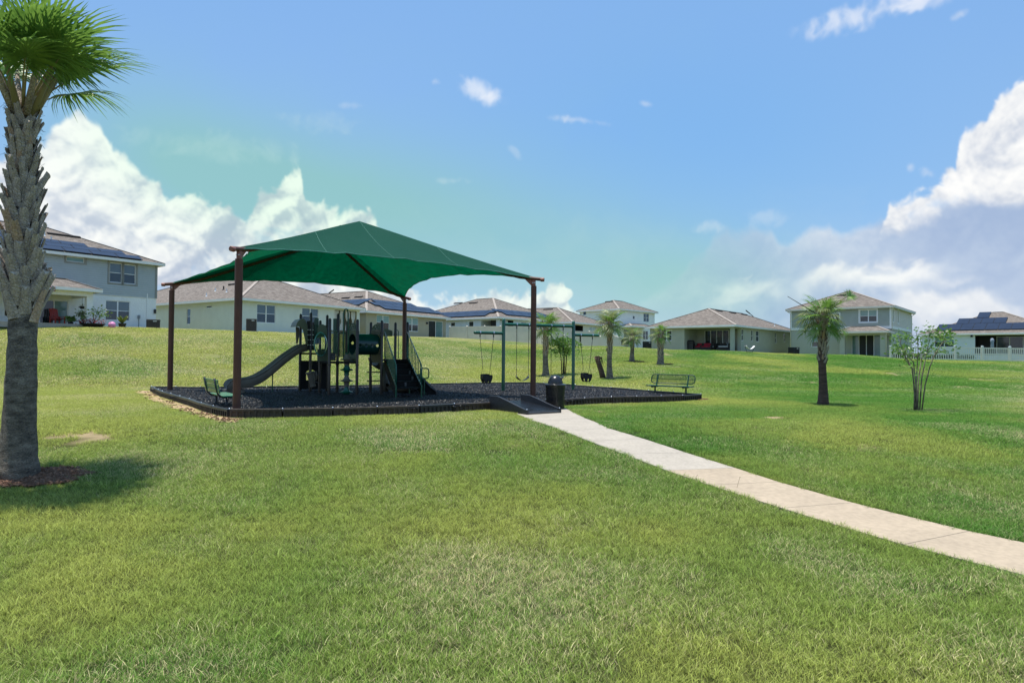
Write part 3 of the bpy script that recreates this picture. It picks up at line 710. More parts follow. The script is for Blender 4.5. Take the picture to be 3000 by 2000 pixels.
T1, T2, T3 = atz(701, 731, HZ), atz(1564, 817, HZ), atz(504, 832, HZ); T4 = atz(1186, 872, HZ)
A1 = Wz(1053, 653, 5.86); A2 = Wz(973, 692, 5.86)
cn = thing('shade_canopy', 'large green hip-roofed shade sail on four brown steel posts over the play structure', 'shade canopy', (T1.x, T1.y, 0)); O_ = cn.location.copy()
for T, s_ in ((T1, 1), (T2, 1), (T3, 1), (T4, 1)):
    base = Vector((T.x, T.y, 0)); m = MB(O_)
    m.tube([base + Vector((0, 0, -.1)), base + Vector((0, 0, HZ - .22))], .088, 20); po = m.build('post', M_brn, cn, smooth=True, auto=40)
    m = MB(O_); m.tube([base + Vector((0, 0, HZ - .24)), base + Vector((0, 0, HZ - .04))], .060, 16); m.build('post_sleeve', M_brnl, po, smooth=True, auto=40)
    for k in range(2):
        m = MB(O_); m.lathe(base + Vector((-.03 + .06 * k, -.065, HZ - .13)), [(.02, 0), (.018, .012), (.001, .014)], 8, (0, -1, 0)); m.build('bolt', M_stl, po)
def hip(T, A):                     # bent pipe from the post head to the ridge
    d = (A - T); h = Vector((d.x, d.y, 0)).normalized()
    pts = [T - h * .32 + Vector((0, 0, -.03)), T + Vector((0, 0, .01)), T + h * .45 + Vector((0, 0, .07)), T + h * .9 + Vector((0, 0, .19))]
    e = A + Vector((0, 0, -.14)); st = pts[-1]
    pts += [st + (e - st) * t for t in (.15, .5, 1)]
    return pts
for T, A in ((T1, A1), (T2, A1), (T3, A2), (T4, A2)):
    m = MB(O_); m.tube(hip(T, A), .055, 12); rf = m.build('rafter', M_brn, cn, smooth=True, auto=40)
    d = (A - T); h = Vector((d.x, d.y, 0)).normalized(); m = MB(O_); e = T - h * .32 + Vector((0, 0, -.03))
    m.lathe(e, [(.001, .012), (.05, .012), (.062, .0), (.062, -.10)], 14, -h); m.build('end_cap', M_brnl, rf, smooth=True, auto=40)
    m = MB(O_); m.prism([T + Vector((0, 0, -.03)) + h * .05, T + Vector((0, 0, -.24)) + h * .05, T + Vector((0, 0, .03)) + h * .32], Vector((-h.y, h.x, 0)) * .012); m.build('gusset', M_brnl, rf)
m = MB(O_); m.tube([A1 - Vector((0, 0, .08)), A2 - Vector((0, 0, .08))], .05, 12); m.build('ridge_pipe', M_brn, cn, smooth=True)
def hipz(T, A, t):                 # a point of the cloth above the pipe
    p = T + (A - T) * t; p = p.copy(); p.z += -.05 * math.sin(math.pi * min(t * 1.1, 1)) * (1 - t) + .06
    if t < .1: p = T + (p - T) * 1.0
    return p
def edge_pt(Ta, Tb, inw, t, dep):
    p = Ta + (Tb - Ta) * t; k = 4 * t * (1 - t); p = p + inw * dep * k; p.z += dep * k * .36 + .02; return p
faces = [(T1, T2, A1, A1, .85), (T2, T4, A1, A2, 1.0), (T3, T4, A2, A2, .75), (T1, T3, A1, A2, 1.05)]
cloth = MB(O_); seams = []; cen = (A1 + A2) / 2; hem = []
for Ta, Tb, Aa, Ab, dep in faces:
    mid = (Ta + Tb) / 2; e = (Tb - Ta).normalized(); inw = Vector((cen.x - mid.x, cen.y - mid.y, 0)); inw = (inw - e * inw.dot(e)).normalized()
    def fn(u, v, Ta=Ta, Tb=Tb, Aa=Aa, Ab=Ab, inw=inw, dep=dep):
        e0 = edge_pt(Ta, Tb, inw, u, dep)
        # the top line runs up one hip, along the ridge, down the other hip
        la = (Aa - Ta).length; lr = (Ab - Aa).length; lb = (Ab - Tb).length; s_ = u * (la + lr + lb)
        if Aa is Ab or lr < .01:
            f = .5
            top = hipz(Ta, Aa, u / f) if u <= f else hipz(Tb, Ab, (1 - u) / (1 - f))
        else:
            f = .5 - .5 * lr / ((Tb - Ta).length); g = 1 - f
            top = hipz(Ta, Aa, u / f) if u <= f else (hipz(Tb, Ab, (1 - u) / (1 - g)) if u >= g else Aa + (Ab - Aa) * ((u - f) / (g - f)) + Vector((0, 0, .03)))
        p = e0 + (top - e0) * v; p.z -= .12 * math.sin(math.pi * v) * (1 - abs(2 * u - 1)) * .8; p.z += (.014 * math.sin(u * 61) + .010 * math.sin(u * 37 + 1)) * (1 - v) ** 3 * min(1, 8 * u * (1 - u)); return p
    cloth.grid(fn, 96, 16)
    for u in (.27, .5, .73):
        seams.append([fn(u, v) + Vector((0, 0, .006)) for v in [k / 10 for k in range(11)]])
    hem.append([fn(k / 24, 0) for k in range(25)])
clo = cloth.build('canopy_cloth', M_fab, cn, smooth=False)
for p in clo.data.polygons: p.use_smooth = True
M_thr = mat('pale_thread', (.06, .22, .16), .6); M_cord = mat('dark_hem', (.008, .055, .035), .7)
for s_ in seams:
    m = MB(O_); m.tube(s_, .0045, 4, caps=False); m.build('seam', M_thr, clo)
for s_ in hem:
    m = MB(O_); m.tube(s_, .014, 6, caps=False); m.build('hem', M_thr, clo)
# ---------------------------------------------------------------- swing set
M_grn = mat('green_enamel', (.006, .090, .048), .28, .12, 4, spec=.5, clear=.4); M_chn = mat('chain', (.05, .05, .055), .4, .3, 60, metallic=.8)
M_rub = mat('black_rubber', (.012, .012, .013), .45, .3, 12)
S1 = Wz(1474, 1145, MZ); S2 = Wz(1679, 1141.5, MZ); S1.z = S2.z = 0; BD = (S2 - S1).normalized(); BN = Vector((-BD.y, BD.x, 0))
sw = thing('swing_set', 'green steel two-post swing frame with four swings, standing in the mulch', 'swing set', (S1.x, S1.y, 0)); O_ = sw.location.copy()
ZB, ZL = 2.60, 2.27
for S in (S1, S2):
    m = MB(O_); m.tube([S, S + Vector((0, 0, 2.74)), S + Vector((0, 0, 2.79)), S + Vector((0, 0, 2.82))], [.064, .064, .052, .01], 18); m.build('post', M_grn, sw, smooth=True, auto=50)
def beam(p, q, capa, capb):
    m = MB(O_); m.tube([p, q], .055, 16); b_ = m.build('top_beam', M_grn, sw, smooth=True, auto=50)
    for c, on in ((p, capa), (q, capb)):
        if on: d = (c - (p if c is q else q)).normalized(); m = MB(O_); m.lathe(c, [(.055, 0), (.045, .03), (.02, .048), (.001, .05)], 14, d); m.build('end_cap', M_grn, b_, smooth=True)
    return b_
def up(S, z): return Vector((S.x, S.y, z))
beam(up(S1, ZB), up(S2, ZB), 0, 0)
LA = up(S1, ZL) - BD * 1.13; RA = up(S2, ZL) + BD * 1.12
beam(LA, up(S1, ZL), 1, 0); beam(up(S2, ZL), RA, 0, 1)
def hanger(p):
    m = MB(O_); m.lathe(p - BD * .02, [(.060, 0), (.064, 0), (.064, .04), (.060, .04)], 16, BD); m.build('clamp', M_stl, sw, smooth=True, auto=40)
    m = MB(O_); m.tube([p + Vector((0, 0, -.05)), p + Vector((0, 0, -.15))], [.016, .022], 8); m.build('hanger', M_rub, sw)
    return p + Vector((0, 0, -.15))

def chain(name, a, b, root, off):
    n = max(3, int((b - a).length / .055)); m = MB(off); d = (b - a).normalized(); u = d.orthogonal().normalized(); w = d.cross(u)
    for i in range(n):
        c = a + (b - a) * ((i + .5) / n); s_ = u if i % 2 else w; l = (b - a).length / n * .62
        m.tube([c - d * l + s_ * .0, c - d * l * .5 + s_ * .011, c + d * l * .5 + s_ * .011, c + d * l, c + d * l * .5 - s_ * .011, c - d * l * .5 - s_ * .011], .006, 4, closed=True)
    return m.build(name, M_chn, root)
def belt_swing(pa, pb, zs, label):
    a, b = hanger(pa), hanger(pb); w = thing('belt_swing', label, 'swing', (a.x, a.y, 0), 0, 'swings hanging from the green frame'); off = w.location.copy(); d = (b - a); d.z = 0; d.normalize(); mid = (a + b) / 2; mid.z = zs; hw = (b - a).length / 2 * .98
    ea, eb = mid - d * hw + Vector((0, 0, .10)), mid + d * hw + Vector((0, 0, .10))
    chain('chain', a, ea + Vector((0, 0, .06)), w, off); chain('chain', b, eb + Vector((0, 0, .06)), w, off)
    nrm = Vector((-d.y, d.x, 0)); m = MB(off); pts = [mid + d * hw * t + Vector((0, 0, .13 * abs(t) ** 2.4 - .03)) for t in [k / 8 - 1 for k in range(17)]]
    m.grid(lambda u, v: pts[int(round(u * 16))] + nrm * (v - .5) * .17 + Vector((0, 0, .008)), 16, 2); m.grid(lambda u, v: pts[int(round(u * 16))] + nrm * (.5 - v) * .17 + Vector((0, 0, -.008)), 16, 2)
    m.build('seat', M_rub, w, smooth=True)
    for e in (ea, eb):
        m = MB(off); m.prism([e + Vector((0, 0, .08)), e - nrm * .08 + Vector((0, 0, -.02)), e + nrm * .08 + Vector((0, 0, -.02))], d * .006); m.build('triangle_bracket', M_stl, w)
def bucket_swing(pa, pb, zs, label):
    a, b = hanger(pa), hanger(pb); w = thing('bucket_swing', label, 'swing', (a.x, a.y, 0), 0, 'swings hanging from the green frame'); off = w.location.copy(); d = (b - a); d.z = 0; d.normalize(); nrm = Vector((-d.y, d.x, 0)); mid = (a + b) / 2; mid.z = zs
    q = lambda x, y, z: mid + d * x + nrm * y + Vector((0, 0, z))
    for s_, e in ((-1, a), (1, b)):
        j = q(.15 * s_, 0, .42); chain('chain', e, j, w, off)
        for y in (-.12, .12): m = MB(off); m.tube([j, q(.155 * s_, y, .13)], .006, 4); m.build('chain_leg', M_chn, w)
    def panel(y, h):
        po = [(-.17, h), (-.18, .02), (-.14, -.10), (-.08, -.17), (-.055, -.17), (-.06, -.06), (0, -.02), (.06, -.06), (.055, -.17), (.08, -.17), (.14, -.10), (.18, .02), (.17, h), (0, h + .02)]
        m = MB(off); L_, R_ = [], []
        lo = [(-.18, .02), (-.14, -.10), (-.08, -.17), (-.035, -.18), (-.045, -.06), (0, -.035), (.045, -.06), (.035, -.18), (.08, -.17), (.14, -.10), (.18, .02)]; hi = [(-.175, h), (-.15, h + .01), (-.11, h + .015), (-.07, h + .02), (-.04, h + .02), (0, h + .02), (.04, h + .02), (.07, h + .02), (.11, h + .015), (.15, h + .01), (.175, h)]
        for k in range(10): m.prism([q(*((lo[k][0], y, lo[k][1]))), q(lo[k + 1][0], y, lo[k + 1][1]), q(hi[k + 1][0], y, hi[k + 1][1]), q(hi[k][0], y, hi[k][1])], nrm * .02)
        m.build('seat_panel', M_rub, w)
    panel(-.13, .08); panel(.12, .15)
    m = MB(off)
    for s_ in (-1, 1): m.obox(q(.172 * s_, 0, .06), d * .012, nrm * .13, Vector((0, 0, .07)))
    m.obox(q(0, 0, -.15), d * .06, nrm * .13, Vector((0, 0, .014))); m.build('seat_side', M_rub, w)
def onb(z, t): return Vector((S1.x, S1.y, z)) + BD * t
Lb = (S2 - S1).length
bucket_swing(onb(ZL, -1.13 + .20), onb(ZL, -1.13 + .73), .62, 'black bucket seat swing hanging from the left side arm of the green frame')
belt_swing(onb(ZB, .53), onb(ZB, 1.03), .58, 'black belt seat swing beside the left post of the green swing frame')
belt_swing(onb(ZB, 1.98), onb(ZB, 2.50), .56, 'black belt seat swing seen above the litter bin, near the right swing post')
bucket_swing(onb(ZL, Lb + .32), onb(ZL, Lb + .86), .64, 'black bucket seat swing hanging from the right side arm of the green frame')
# ---------------------------------------------------------------- benches
M_grn2 = mat('green_coated_metal', (.012, .16, .09), .32, .3, 9, spec=.5, clear=.3); M_gd = mat('dark_green_metal', (.006, .05, .03), .35, .2, 6)
def bench(label, loc, rz, blk, meshy):
    loc = (loc[0], loc[1], loc[2] - .15); t = thing('park_bench', label, 'bench', loc, rz, 'benches in the playground'); fm = M_blk if blk else M_gd; Lh = .82
    if not meshy:
        for z in (.0, .115, .23):
            m = MB(); m.obox((0, .235 + z * .2, .55 + z), (Lh, 0, 0), (0, .012, -.002), (0, .010, .050)); m.build('back_slat', M_grn2, t, bevel=.006)
        for k in range(3): m = MB(); m.obox((0, -.20 + .145 * k, .435), (Lh, 0, 0), (0, .066, 0), (0, 0, .014)); m.build('seat_slat', M_grn2, t, bevel=.006)
    else:
        m = MB(); m.obox((0, -.05, .435), (Lh, 0, 0), (0, .21, 0), (0, 0, .016)); m.build('seat', M_gd, t, bevel=.01)
        y = lambda z: .19 + (z - .5) * .25
        lp = [(-Lh + .1, .52), (Lh - .1, .52), (Lh - .02, .56), (Lh, .63), (Lh, .73), (Lh - .03, .80), (Lh - .1, .83), (-Lh + .1, .83), (-Lh + .03, .80), (-Lh, .73), (-Lh, .63), (-Lh + .02, .56)]
        m = MB(); m.tube([(x, y(z), z) for x, z in lp], .018, 6, closed=True); m.build('back_frame', M_gd, t, smooth=True)
        m = MB()
        for k in range(46):
            x = -Lh + .02 + k * (2 * Lh - .04) / 45; m.bar((x, y(.53), .53), (x, y(.82), .82), .007, .004, (0, 1, 0))
        for k in range(9): z = .535 + k * .035; m.bar((-Lh + .01, y(z) + .003, z), (Lh - .01, y(z) + .003, z), .004, .007)
        m.build('back_mesh', M_gd, t)
        m = MB(); m.bar((-Lh, y(.675) - .006, .675), (Lh, y(.675) - .006, .675), .006, .02); m.build('back_rail', M_gd, t)
    for x in (-.58, .58):
        m = MB(); m.tube([(x, .02, .0), (x, .02, .40)], .03, 10); m.build('leg', fm, t, smooth=True)
        m = MB()
        if meshy: m.obox((x, -.02, .40), (.035, 0, 0), (0, .22, 0), (0, 0, .02)); m.bar((x, .12, .41), (x, .275, .84), .05, .02, (0, 1, 0))
        else: m.tube([(x, -.25, .405), (x, .08, .40), (x, .17, .425), (x, .225, .48), (x, .262, .62), (x, .31, .86)], .026, 8)
        m.build('arm_frame', fm, t, smooth=not meshy)
    return t
bp_ = Wz(652, 1187, MZ); bench('green slatted bench seen from behind, in the left corner of the mulch bed', (bp_.x - .03, bp_.y + .05, MZ - .02), math.atan2(.81, -.58) , True, False)
b1, b2 = Wz(1924, 1151, MZ), Wz(2003, 1154.5, MZ); bd = (b2 - b1).normalized()
bench('green mesh-backed bench at the right-hand tip of the mulch bed', ((b1.x + b2.x) / 2, (b1.y + b2.y) / 2, MZ - .02), math.atan2(bd.y, bd.x), False, True)
# ---------------------------------------------------------------- play structure
M_post = mat('dark_brown_post', (.022, .013, .009), .32, .2, 4, spec=.5, clear=.1); M_tau = mat('taupe_plastic', (.135, .116, .092), .42, .18, 3, spec=.4, bump=.05); M_deck = mat('deck_coating', (.014, .013, .013), .75, .2, 9, spec=.15)
M_olv = mat('olive_plastic', (.13, .15, .10), .42, .15, 3); M_dgp = mat('dark_green_plastic', (.010, .100, .062), .33, .15, 3, clear=.3); M_teal = mat('teal_plastic', (.004, .045, .040), .28, .15, 2, clear=.3)
M_blp = mat('black_panel', (.010, .010, .011), .5, .2, 4); M_graf = mat('engraving', (.22, .22, .22), .6)
def glass(name, col=(1, 1, 1), rough=.02, ior=1.35):
    m = bpy.data.materials.new(name); m.use_nodes = True; nt = m.node_tree; b = nt.nodes['Principled BSDF']; N = nt.nodes.new
    b.inputs['Base Color'].default_value = (*col, 1); b.inputs['Roughness'].default_value = rough; b.inputs['Transmission Weight'].default_value = 1; b.inputs['IOR'].default_value = ior; return m
O0 = Wz(1002, 1152, MZ); O0.z = 0
ps = thing('play_structure', 'dark brown and green climbing frame with grey slide, crawl tunnel and stairs under the canopy', 'playground equipment', (O0.x, O0.y, 0)); O_ = ps.location.copy()
def Y_of(py): return (EYE.z - MZ) * F / (py - 1037.5)
PO = dict(A=(878, 1145, 919), B=(908, 1148, 915), Cc=(935.5, 1150, 938), D=(963.5, 1157, 932), E=(987.5, 1149, 918), Ff=(956, 1146, 922), E2=(1015, 1148, 940), G=(1045, 1157, 935), H=(1084.5, 1150, 943), I=(1116.5, 1155, 938), J=(1156.5, 1149, 944), K=(1192, 1148, 943), G2=(1010, 1144, 975))
PP = {}
def postxy(k): return PP[k]
for k, (px, by, ty) in PO.items():
    if k == 'G2': continue
    p = Wz(px, by, MZ); tz = Wy(px, ty, p.y).z; PP[k] = Vector((p.x, p.y, 0)); m = MB(O_)
    m.tube([(p.x, p.y, 0), (p.x, p.y, tz - .05), (p.x, p.y, tz - .015), (p.x, p.y, tz)], [.046, .046, .034, .01], 14); po = m.build('post', M_post, ps, smooth=True, auto=50)
    for zc in (1.12, tz - .42):
        m = MB(O_); m.tube([(p.x, p.y, zc - .022), (p.x, p.y, zc + .022)], .058, 14); m.build('clamp', M_post, po, smooth=True, auto=50)
def V3(k, z): p = PP[k]; return Vector((p.x, p.y, z))
a_ = Vector((.82, .572, 0)); b_ = Vector((-.572, .82, 0))
def onp(px, py, k, off=0):         # point at a pixel on the upright plane through a post, along a_
    d = ray(px, py); p0 = PP[k] + b_ * off if isinstance(k, str) else k; n = b_
    t = (p0 - EYE); t.z = 0; den = d.x * n.x + d.y * n.y; return EYE + d * ((t.x * n.x + t.y * n.y) / den)
def onq(px, py, k, off=0):         # the same on the plane along b_
    d = ray(px, py); p0 = PP[k] + a_ * off; n = a_; t = (p0 - EYE); den = d.x * n.x + d.y * n.y; return EYE + d * ((t.x * n.x + t.y * n.y) / den)
def deck(keys, z, name='deck'):
    m = MB(O_); m.prism([V3(k, z - .06) for k in keys], (0, 0, .06)); return m.build(name, M_deck, ps, bevel=.01)
deck(['B', 'Cc', 'Ff', 'A'], 1.50); deck(['D', 'G', 'E2', 'E', 'Cc'], 1.22); 
Z3 = Wy(1116, 1052, PP['I'].y).z; deck(['I', 'K', 'J', 'H'], Z3)
def bars(k0, k1, z0, z1, n, mt=M_grn, name='barrier', inset=.07):
    p, q = PP[k0], PP[k1]; d = (q - p); l = d.length; d = d.normalized(); p = p + d * inset; q = q - d * inset
    m = MB(O_); f = lambda t, z: Vector((p.x + (q.x - p.x) * t, p.y + (q.y - p.y) * t, z))
    m.tube([f(0, z0), f(1, z0), f(1, z1), f(0, z1)], .017, 6, closed=True); b = m.build(name, mt, ps)
    for i in range(n):
        t = (i + 1) / (n + 1); m = MB(O_); m.tube([f(t, z0), f(t, z1)], .014, 6); m.build('baluster', mt, b)
    return b
bars('D', 'E', 1.36, 2.22, 6); bars('E', 'E2', 1.36, 2.2, 5); bars('B', 'Ff', 1.6, 2.45, 5)
# tall green board panels
def slab(pts, d, mt, name, par=ps, bev=.01): m = MB(O_); m.prism(pts, d); return m.build(name, mt, par, bevel=bev)
def pan(k, rect, mt, name, off=0, th=.04, bev=.01):
    x0, x1, y0, y1 = rect; return slab([onp(x0, y1, k, off), onp(x1, y1, k, off), onp(x1, y0, k, off), onp(x0, y0, k, off)], b_ * th, mt, name, bev=bev)
pan('Ff', (921, 934, 932, 1008), M_dgp, 'side_panel'); pan('E', (977, 992, 933, 1036), M_dgp, 'side_panel')
pan('B', (900, 912, 940, 1026), M_blp, 'connect_panel', -.03); pan('B', (912, 921, 944, 1026), M_post, 'connect_panel', .02)
m = MB(O_)
for r_ in range(4):
    for c in (902, 909, 917):
        p = onp(c, 966 + r_ * 14.6, 'B', -.08); m.obox(p, a_ * .02, b_ * .008, Vector((0, 0, .014)))
m.build('game_bead', mat('white_plastic', (.75, .75, .72), .4), ps)
# slide hood
hood = [(867, 957), (871, 944), (880, 935), (889, 933), (897, 941), (901, 952), (902, 1006), (897, 1010), (892, 985), (888, 966), (880, 957), (874, 956)]
slab([onp(x, y, 'B', -.10) for x, y in hood], b_ * .05, M_olv, 'slide_hood', bev=.012)
hood2 = [(867, 957), (876, 958), (879, 975), (872, 1008), (868, 1006)]
slab([onp(x, y, 'B', .45) for x, y in hood2], b_ * .05, M_tau, 'slide_hood', bev=.012)
hp = [(867, 957), (871, 944), (880, 935), (889, 933), (897, 941)]
m = MB(O_); m.grid(lambda u, v: (onp(*hp[int(round(u * 4))], 'B', -.10)) + b_ * v * .62, 4, 3); m.build('hood_roof', M_olv, ps, smooth=True)
# slide
s_d = Vector((-.80, -.60, 0)).normalized(); s_n = Vector((.60, -.80, 0))
S0 = Wy(899, 1009, 22.55); 
rail = [(899, 1008), (880, 1013), (862, 1024), (833, 1044), (794, 1075), (770, 1092), (745, 1104), (722, 1109), (700, 1111), (684, 1113), (674, 1119), (667, 1131)]
und = [(901, 1029), (884, 1033), (866, 1043), (838, 1064), (803, 1094), (780, 1112), (757, 1126), (730, 1134), (706, 1137), (690, 1140), (676, 1143), (666, 1143)]
def slp(px, py):
    d = ray(px, py); p0 = S0; n = s_n; t = p0 - EYE; den = d.x * n.x + d.y * n.y; return EYE + d * ((t.x * n.x + t.y * n.y) / den)
rt = [slp(*p) for p in rail]; ub = [slp(*p) for p in und]
WS = .52
prof = [(0, 0, 0), (.03, 1, .015), (.06, 0, -.03), (.09, 0, -.13), (.16, 0, -.165), (.26, 0, -.175), (.36, 0, -.165), (.43, 0, -.13), (.46, 0, -.03), (.49, 1, .015), (.52, 0, 0)]
m = MB(O_)
fine = 44
def along(arr, u):
    f = u * (len(arr) - 1); i = min(int(f), len(arr) - 2); t = f - i
    p0, p1, p2, p3 = arr[max(i - 1, 0)], arr[i], arr[i + 1], arr[min(i + 2, len(arr) - 1)]
    return .5 * ((2 * p1) + (p2 - p0) * t + (2 * p0 - 5 * p1 + 4 * p2 - p3) * t * t + (3 * p1 - p0 - 3 * p2 + p3) * t ** 3)
def chute(u, v):
    i = int(round(v * (len(prof) - 1))); o, _, h = prof[i]; p = along(rt, u); return p - s_n * o + Vector((0, 0, h))
m.grid(chute, fine, len(prof) - 1); sl = m.build('slide', M_tau, ps, smooth=True)
for side in (0, WS):
    m = MB(O_)
    def wall(u, v, side=side):
        p = along(rt, u); q = along(ub, u); w = .012 * math.sin(u * 70) * (v > .6) * (.15 < u < .85); x = p + (q - p) * v; return x - s_n * (side + (.0 if side == 0 else 0)) + (s_n * (.018 * math.sin(v * 3.14))) * (1 if side == 0 else -1) + Vector((0, 0, w + .01))
    m.grid(wall, fine, 5); m.build('slide_side', M_tau, ps, smooth=True)
    m = MB(O_); m.tube([along(rt, k / 30) - s_n * side + Vector((0, 0, .004)) for k in range(31)], .024, 8); m.build('slide_rail', M_tau, ps, smooth=True)
m = MB(O_); m.grid(lambda u, v: along(ub, u) - s_n * WS * v, fine, 2); m.build('slide_underside', M_tau, ps, smooth=True)
p = slp(806, 1092); p = p - s_n * .26; m = MB(O_); m.tube([(p.x, p.y, 0), (p.x, p.y, p.z)], .02, 8); m.build('slide_leg', M_grn, ps)
p = slp(690, 1139) - s_n * .26; m = MB(O_); m.obox(p + Vector((0, 0, -.1)), s_d * .3, s_n * .2, Vector((0, 0, .1))); m.build('slide_foot', M_tau, ps, bevel=.03)
# panel below the high deck, with an arched opening
def arch_panel(k, rect, hole, off, mt):
    x0, x1, y0, y1 = rect; hx0, hx1, hy0, hy1 = hole; m = MB(O_); P = lambda x, y: onp(x, y, k, off)
    for q in ((x0, hx0, y0, y1), (hx1, x1, y0, y1), (hx0, hx1, hy1, y1), (hx0, hx1, y0, hy0 - 2)):
        m.prism([P(q[0], q[3]), P(q[1], q[3]), P(q[1], q[2]), P(q[0], q[2])], b_ * .04)
    cx = (hx0 + hx1) / 2; r = (hx1 - hx0) / 2
    for i in range(8):
        a0 = math.pi * i / 8; a1 = math.pi * (i + 1) / 8; yc = hy0 + 10
        m.prism([P(cx - r * math.cos(a0), yc - 10 * math.sin(a0)), P(cx - r * math.cos(a1), yc - 10 * math.sin(a1)), P(cx - r * math.cos(a1), hy0 - 2.2), P(cx - r * math.cos(a0), hy0 - 2.2)], b_ * .04)
    return m.build('ground_panel', mt, ps)
arch_panel('A', (881, 948, 1056, 1140), (897, 926, 1083, 1113), -.05, M_blp)
pan('Cc', (936, 956, 1058, 1140), M_blp, 'ground_panel', .25)
# talk funnel
c = onp(911, 1110, 'Cc', -.35); m = MB(O_); ax = Vector((.22, .08, -1)).normalized()
m.lathe(c + Vector((0, 0, .24)) - a_ * .04, [(.135, 0), (.145, .02), (.14, .06), (.115, .07), (.10, .30), (.075, .44), (.09, .45), (.088, .50), (.06, .50)], 16, ax); m.build('funnel', M_tau, ps, smooth=True, auto=40)
m = MB(O_); m.lathe(c + Vector((0, 0, .24)) + a_ * .12 + b_ * .16, [(.10, 0), (.11, .05), (.075, .26), (.055, .30)], 14, ax); m.build('funnel', M_tau, ps, smooth=True, auto=40)
m = MB(O_); m.tube([c + a_ * .1 + Vector((0, 0, .12)), V3('Cc', c.z + .14)], .014, 6); m.tube([c + a_ * .1 + Vector((0, 0, -.10)), V3('Cc', c.z - .14)], .014, 6); m.build('funnel_bracket', M_blp, ps)
# bubble window
pan('Cc', (930, 962, 1022, 1058), M_olv, 'bubble_panel', -.12); 
tp = [(931, 960), (936, 952), (944, 949), (953, 953), (957, 961), (959, 985), (931, 990)]
slab([onp(x, y, 'Cc', -.10) for x, y in tp], b_ * .03, M_olv, 'crest_panel', bev=.006)
bc = onp(939.5, 1008, 'Cc', -.17); rx = (onp(957, 1008, 'Cc', -.17) - onp(921.5, 1008, 'Cc', -.17)).length / 2; rz = (onp(939, 975, 'Cc', -.17) - onp(939, 1041, 'Cc', -.17)).length / 2
def bub(u, v, k=1.0):
    a = 2 * math.pi * u; e = v * math.pi / 2; cx_ = math.cos(e); x = math.cos(a) * cx_ * rx * k; z = math.sin(a) * cx_ * rz * k * (.88 + .12 * abs(math.sin(a))); return bc + a_ * x + Vector((0, 0, z)) - b_ * (math.sin(e) * .26 * k)
M_bub = glass('clear_bubble', (.90, 1.0, .97), .02, 1.25)
m = MB(O_); m.grid(lambda u, v: bub(u, v), 28, 9); m.grid(lambda u, v: bub(1 - u, v, .965), 28, 9); m.build('bubble_window', M_bub, ps, smooth=True)
m = MB(O_); m.tube([bub(k / 28, 0, 1.03) for k in range(28)], .022, 6, closed=True); m.build('bubble_rim', mat('pale_teal', (.10, .34, .28), .35, clear=.4), ps, smooth=True)
# engraved black panel under the bars
pan('D', (965, 984, 1033, 1056), M_blp, 'play_panel', .10); m = MB(O_)
for r_ in range(3):
    for c_ in range(5): p = onp(969 + c_ * 2.8, 1038 + r_ * 6, 'D', .085); m.obox(p, a_ * .009, b_ * .004, Vector((0, 0, .014 if r_ else .008)))
m.build('engraving', M_graf, ps)
# loop rail and disc climber
lp = [(1007, 1052), (1006.5, 1000), (1006.5, 918), (1009, 908), (1014, 905), (1018, 907), (1020, 916), (1020.5, 1000), (1020, 1034)]
m = MB(O_); m.tube([onp(x, y, 'D', .02) for x, y in lp], .024, 10); m.build('loop_rail', M_dgp, ps, smooth=True)
cb = onp(1016, 1060, 'D', -.12); cb.z = 0
for z0, mt in ((1.26, M_tau), (1.06, M_tau), (.86, M_dgp), (.68, M_dgp), (.52, M_tau), (.34, M_tau), (.16, M_dgp)): pass
zs = [.10, .26, .60, .95, 1.26]; zt = Wy(1015, 1032, cb.y).z
for i, (zc, mt, mu) in enumerate(((.26, M_teal, M_dgp), (.62, M_tau, M_tau), (.97, M_dgp, M_dgp), (1.30, M_tau, M_tau))):
    m = MB(O_); m.lathe((cb.x, cb.y, zc), [(.085, -.19), (.075, -.10), (.10, -.04), (.20, -.022), (.205, 0), (.19, .012), (.11, .03), (.07, .12), (.06, .16)], 20); m.build('climber_disc', mu, ps, smooth=True, auto=50)
m = MB(O_); m.tube([(cb.x, cb.y, 0), (cb.x, cb.y, 1.5)], .045, 12); m.build('climber_pole', M_dgp, ps, smooth=True)
# tunnel with end panels
tl, tr_ = onp(1032, 1008, 'G', .42), onp(1102, 1008, 'G', .42); td = (tr_ - tl); td.z = 0; td.normalize(); rT = .33
cT_ = Vector((tl.x, tl.y, Wy(1070, 1008.5, (tl.y + tr_.y) / 2).z)); Lt = (tr_ - tl).length
m = MB(O_); m2 = MB()
def tun(u, v, r=rT): a = 2 * math.pi * v; return cT_ + td * Lt * u + Vector((-td.y, td.x, 0)) * r * math.cos(a) + Vector((0, 0, r * math.sin(a)))
nu, nv = 90, 110; m.grid(lambda u, v: tun(u, v), nu, nv); keep = []
holes = [(.17, .5), (.42, .5), (.66, .5), (.88, .5), (.17, 0), (.42, 0), (.66, 0), (.88, 0)]
hz_ = 0
for f in m.f:
    i = min(f); j, iu = divmod(i, nu + 1); u, v = (iu + .5) / nu, (j + .5) / nv
    hit = False
    for hu, hv in holes:
        dv = min(abs(v - hv - .02), abs(v - hv - 1.02), abs(v - hv + 1 - .02))
        if ((u - hu) * Lt) ** 2 + (dv * 2 * math.pi * rT) ** 2 < .045 ** 2: hit = True
    if not hit: keep.append(f)
m.f = keep; m.uv = [None] * len(keep); tn = m.build('tunnel', M_teal, ps, smooth=True)
sol = tn.modifiers.new('wall', 'SOLIDIFY'); sol.thickness = .012
